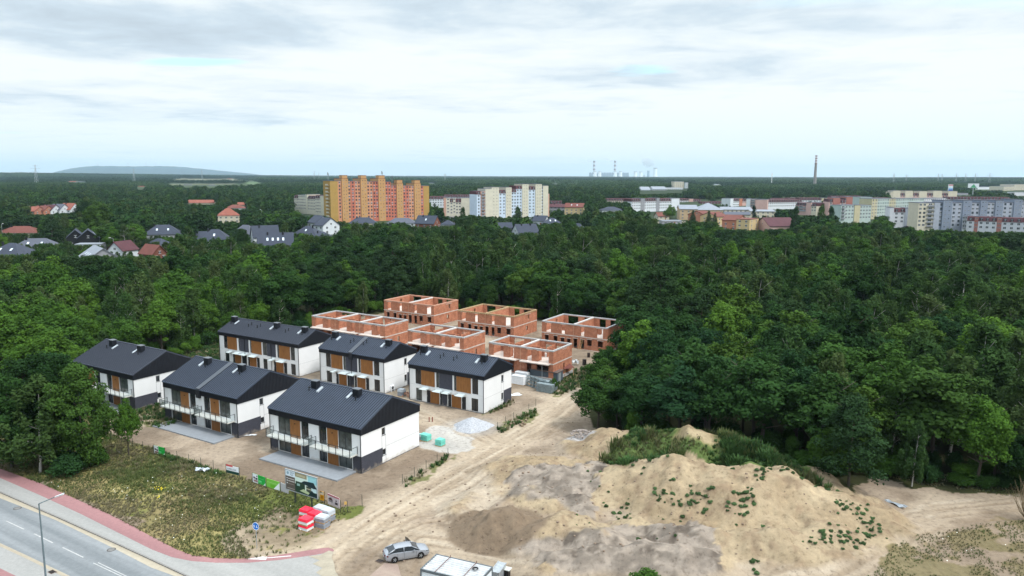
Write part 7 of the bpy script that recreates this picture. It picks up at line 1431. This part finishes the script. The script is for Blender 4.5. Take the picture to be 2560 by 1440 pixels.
for i in range(14):
    b = MB(); x0 = (-49+i*7.1)*w; b.box(x0, x0+6.4*w, 0, 60, 0, zrow(x, y, 431.5)-zb+20); b.build('boiler_unit', col('boiler_grey', (150, 158, 170)), o)
    b = MB(); b.box(x0+6.41*w, x0+7.09*w, 4, 50, 0, zrow(x, y, 434)-zb+20); b.build('link', col('boiler_light', (186, 190, 198)), o)
for px, w_, t in ((1452, 10, 445), (1700, 60, 443.5), (1840, 40, 444), (1560, 8, 442), (1604, 4, 438), (1660, 24, 443)):
    x, y = far_at(px, 14000); b = MB(); b.box(-w_*3.5, w_*3.5, 0, 60, -60, zrow(x, y, t)); b.mi = 1; b.box(-w_*3.5-2, w_*3.5+2, -2, 62, zrow(x, y, t)+.1, zrow(x, y, t)+3); o = b.build('industrial_hall', [WC['white'], RF['lgrey']]); o.location = (x, y, 0); tag(o, 'far pale industrial hall on the horizon, %s' % ('left of the cooling towers' if px < 1460 else 'below the tallest tower' if px == 1604 else 'between the towers, small' if px < 1640 else 'right of the cooling towers, wide' if px == 1700 else 'beyond the striped chimney gap' if px == 1840 else 'just right of the tallest tower'), 'industrial hall')
# steam: real volumes of thin vapour
def steam(px0, px1, py0, py1, thick, lab, dens):
    xa, ya = far_at(px0, D+300); xb, yb = far_at(px1, D+300); za, zb_ = zrow(xa, ya, py0), zrow(xb, yb, py1); b = MB(); n = 12
    for i in range(n):
        t0, t1 = i/n, (i+1)/n; f_ = lambda t: (xa+(xb-xa)*t, ya+(yb-ya)*t, za+(zb_-za)*t**.7+math.sin(t*9)*12); g_ = lambda t: max(6, thick*(.15+1.0*math.sin(min(1, t*1.15)*math.pi)**.8)); b.tube(f_(t0), f_(t1), g_(t0), g_(t1), 10, caps=(i in (0, n-1)))
    m = bpy.data.materials.new('steam'); m.use_nodes = True; nt = m.node_tree; nt.nodes.clear(); ou = N(nt, 'ShaderNodeOutputMaterial'); v = N(nt, 'ShaderNodeVolumePrincipled'); v.inputs['Color'].default_value = (1, 1, 1, 1); v.inputs['Density'].default_value = dens*.012; nt.links.new(v.outputs[0], ou.inputs['Volume'])
    o = b.build('steam_plume', m, smooth=True); tag(o, lab, 'steam', kind='stuff')
steam(1480, 1452, 402, 399, 34, 'thin smoke drifting from the left striped chimney', .35); steam(1531, 1500, 402, 397, 34, 'thin smoke drifting from the right striped chimney', .35); steam(1628, 1590, 420, 396, 90, 'white steam drifting from the tallest cooling tower', .45)
# hill with wind turbines
hx = np.linspace(120, 690, 90); prof = np.interp(hx, [120, 150, 165, 200, 235, 262, 300, 360, 420, 450, 480, 520, 560, 600, 640, 660, 690], [440, 434, 429, 421, 416.5, 415, 415, 416, 415, 416, 418, 422, 426, 430, 434, 437, 441]); V, F = [], []; rows = 9; DH = 13500
for j in range(rows):
    d = DH+j*450; k = math.sin(min(1, j/(rows-3))*math.pi/2)
    for i, px in enumerate(hx):
        x, y = far_at(px, d); xt, yt = far_at(px, DH+2700); zt = zrow(xt, yt, prof[i]); z0 = gzf(x, y)-25; V.append((x, y, z0+(max(zt, z0)-z0)*k*(.97+.06*vn(px, j, 9))))
for j in range(rows-1):
    for i in range(len(hx)-1): a = j*len(hx)+i; F.append((a, a+1, a+1+len(hx), a+len(hx)))
b = MB(); b.v = V; b.f = F; b.m = [0]*len(F); tag(b.build('hill', mat('hill_wood_hazed', (.03, .052, .058), .95, .3, .004), smooth=True), kind='structure')  # wood colour shifted towards blue to stand in for distance haze
for i, px in enumerate((266, 277, 340, 384, 407, 470)):
    x, y = far_at(px, DH+2600); zg = zrow(x, y, np.interp(px, hx, prof)+1); o = empty('wind_turbine', (x, y, zg), 0, 'wind turbine on the blue hill, %s from the left' % ['first', 'second', 'third', 'fourth', 'fifth', 'sixth'][i], 'wind turbine', 'wind turbines on the hill'); b = MB(); b.tube((0, 0, -5), (0, 0, 60), 2.6, 1.6); b.build('tower', WC['white'], o)
    b = MB()
    for k in range(3): a = 2.09*k+i; b.tube((0, -4, 60), (38*math.sin(a), -4, 60+38*math.cos(a)), 1.6, .5, 5)
    b.build('blades', WC['white'], o); b = MB(); b.box(-2, 2, -5, 6, 58, 62); b.build('nacelle', WC['white'], o)
# masts, pylons, signs
def pylon(px, d, top, lab):
    x, y = far_at(px, d); zg = gzf(x, y)+6; h = max(30, zrow(x, y, top)-zg); o = empty('power_pylon', (x, y, zg), px, lab, 'pylon', 'power pylons on the plain'); b = MB(); w = h*.07
    for sx in (-1, 1):
        for sy in (-1, 1): b.tube((sx*w, sy*w, 0), (sx*w*.12, sy*w*.12, h), .22, n=4)
    for k in range(5):
        z0, z1 = h*k/6, h*(k+1)/6; a, c = w*(1-.88*k/6), w*(1-.88*(k+1)/6)
        for s in (-1, 1): b.tube((-a, s*a, z0), (c, s*c, z1), .1, n=4); b.tube((s*a, -a, z0), (s*c, c, z1), .1, n=4)
    b.build('lattice', M_metal, o); b = MB()
    for z, l in ((.70, .2), (.83, .26), (.95, .16)): b.tube((-h*l, 0, h*z), (h*l, 0, h*z), .25, n=4)
    b.build('cross_arms', M_metal, o)
PY = [(113, 2300, 412, 'left of the blue hill'), (353, 2600, 422, 'in front of the blue hill'), (520, 3000, 423, 'at the right foot of the blue hill'), (795, 3300, 428, 'left of the orange block'), (806, 3600, 431, 'beside the orange block, far away'), (1115, 2900, 434, 'right of the orange block'), (2215, 3200, 434, 'right of the brown chimney, first'), (2246, 3500, 436, 'right of the brown chimney, second'), (2324, 3400, 434, 'right of the brown chimney, third'), (2333, 3700, 435, 'right of the brown chimney, fourth'), (2368, 3600, 434, 'above the mint block'), (2391, 3500, 434, 'above the green billboard, left'), (2415, 3600, 434, 'above the green billboard, right'), (2450, 3200, 433, 'near the right edge, tall')]
for px, d, t, l in PY: pylon(px, d, t, 'thin lattice pylon '+l)
x, y = far_at(1916, 2500); zg = gzf(x, y); h = zrow(x, y, 432)-zg; o = empty('telecom_mast', (x, y, zg), 0, 'slim red and white telecom mast left of the striped chimney', 'mast'); b = MB()
for k in range(3): a = 2.09*k; b.tube((1.6*math.cos(a), 1.6*math.sin(a), 0), (.7*math.cos(a), .7*math.sin(a), h*.95), .32, n=4)
for k in range(14): a = 2.09*(k % 3); c = 2.09*((k+1) % 3); b.tube((1.3*math.cos(a), 1.3*math.sin(a), h*k/14*.95), (1.2*math.cos(c), 1.2*math.sin(c), h*(k+1)/14*.95), .2, n=4)
b.build('lattice', M_stkw, o); b = MB(); b.box(-1.6, 1.6, -1.2, -.8, h*.8, h*.95); b.box(.9, 1.3, -1, 1, h*.8, h*.96); b.build('antenna', M_plast, o); b = MB(); b.tube((0, 0, h*.95), (0, 0, h), .3); b.build('spike', M_stkr, o)
x, y = far_at(2412, 1300); zt = zrow(x, y, 459); o = empty('green_billboard', (x, y, 0), 0, 'white billboard with a green pyramid on a pole above the trees', 'billboard'); w = 22*1300/FPX/2*1.05; h = 9.0*1300/FPX; b = MB(); b.box(-w, w, -.4, .4, zt-h, zt); bd = b.build('board', WC['white'], o); b = MB(); b.quad((-w*.62, -.42, zt-h+.2), (w*.55, -.42, zt-h+.2), (w*.02, -.42, zt-.6)); b.build('emblem', P_((60, 140, 96)), bd); b = MB(); b.tube((0, 0, 0), (0, 0, zt-h-.001), .6); b.build('pole', M_metal, o)
x, y = far_at(2356, 1250); zt = zrow(x, y, 461); h = 15*1250/FPX; o = empty('sign_tower', (x, y, 0), 0, 'slim red, white and blue advertising tower left of the green billboard', 'sign'); b = MB(); b.box(-3.2, 3.2, -.6, .6, zt-h, zt); bd = b.build('board', WC['white'], o)
for z0, z1, c in ((.02, .3, (40, 80, 150)), (.32, .48, (120, 170, 210)), (.82, .95, (180, 70, 70))): b = MB(); b.quad((-3, -.63, zt-h+h*z0), (3, -.63, zt-h+h*z0), (3, -.63, zt-h+h*z1), (-3, -.63, zt-h+h*z1)); b.build('print', P_(c), bd)
b = MB(); b.tube((0, 0, 0), (0, 0, zt-h-.001), .9); b.build('pole', M_metal, o)
for px, py0, py1, l in ((8, 607, 561, 'at the left edge'), (119, 585, 551, 'beside the brown bungalow'), (341, 575, 538, 'above the grey hipped house'), (286, 640, 596, 'behind the white gable'), (656, 570, 525, 'left of the cream block'), (1586, 566, 537, 'left of the willow'), (1329, 562, 538, 'near the long white wall')):
    x, y = at(px, py0); h = ztop(x, y, py1); o = empty('street_lamp', (x, y, 0), px, 'thin street lamp among the houses '+l, 'street lamp', 'street lamps in the housing estate'); b = MB(); b.tube((0, 0, 0), (0, 0, h), .11, .08, 6); b.build('pole', M_metal, o); b = MB(); b.tube((0, 0, h), (1.3, 0, h+.3), .06, n=5); b.build('arm', M_metal, o); b = MB(); b.box(1.1, 1.9, -.2, .2, h+.25, h+.42); b.build('lamp_head', M_plast, o)
x0, y0 = at(1307, 556); x1, y1 = at(1342, 555); b = MB(); b.box(0, x1-x0, -.15, .15, 0, 3.4); b.mi = 1; b.box(-.2, x1-x0+.2, -.25, .25, 3.401, 3.6); o = b.build('garden_wall', [WC['white'], RF['lgrey']]); o.location = (x0, y0, 0); tag(o, 'long white garden wall beside the small white house', 'wall')
# bare-ground patches in town
for pts, m, nm in ((((1100, 541), (1290, 540), (1330, 556), (1290, 562), (1110, 562)), col('car_park', (120, 118, 118)), 'car_park'), (((1610, 556), (1700, 552), (1850, 566), (1840, 590), (1660, 584)), col('school_yard', (124, 118, 104), .2), 'school_yard'), (((1150, 552), (1215, 552), (1222, 568), (1150, 566)), col('dry_lawn', (128, 124, 84), .2), 'dry_lawn')): strip(nm, P2(*pts), m, .05 if nm != 'dry_lawn' else .09)
# leafless bush at the right edge
x, y = at(2566, 1300); o = empty('bare_bush', (x, y, gz((x, y))), 0, 'leafless twiggy bush at the right edge beside the track', 'bush'); b = MB(); q_ = random.Random(3)
for i in range(46):
    a = q_.uniform(0, 6.28); t = q_.uniform(.15, .9); p = Vector((0, 0, 0)); dv = Vector((math.cos(a)*t, math.sin(a)*t, 1)).normalized()
    for k in range(3): e = p+dv*q_.uniform(1.0, 1.9); b.tube(p, e, .035*(1-k*.28), .03*(1-k*.3), 4, False); p = e; dv = (dv+Vector((q_.uniform(-.4, .4), q_.uniform(-.4, .4), .1))).normalized()
b.build('twigs', mat('twigs', (.16, .12, .07), .9, .2), o)
NB = {}
for o in S.collection.objects:
    if o.get('group') and o.get('label') and o.parent is None: NB.setdefault(o['label'], []).append(o)
for lab, os_ in NB.items():
    if len(os_) < 2: continue
    os_.sort(key=lambda o: o.location.x/o.location.y); n = len(os_); W_ = {2: 'two', 3: 'three', 4: 'four', 5: 'five', 6: 'six', 7: 'seven'}.get(n, 'many')
    for i, o in enumerate(os_): o['label'] = ('leftmost' if i == 0 else 'rightmost' if i == n-1 else ['second', 'third', 'fourth', 'fifth', 'sixth', 'seventh', 'eighth'][min(i-1, 6)])+' of '+W_+', '+lab
# ------------------------------------------------------------- air
b = MB(); b.box(-24000, 24000, -3000, 24500, -130, 330); hz_ = b.build('haze', bpy.data.materials.new('haze')); m = hz_.data.materials[0]; m.use_nodes = True; nt = m.node_tree; nt.nodes.clear(); ou = N(nt, 'ShaderNodeOutputMaterial'); pv = N(nt, 'ShaderNodeVolumePrincipled'); pv.inputs['Color'].default_value = (.60, .83, 1.0, 1); pv.inputs['Density'].default_value = HAZE; pv.inputs['Anisotropy'].default_value = .2; nt.links.new(pv.outputs[0], ou.inputs['Volume']); tag(hz_, 'thin bluish air over the whole plain', 'haze', kind='stuff')
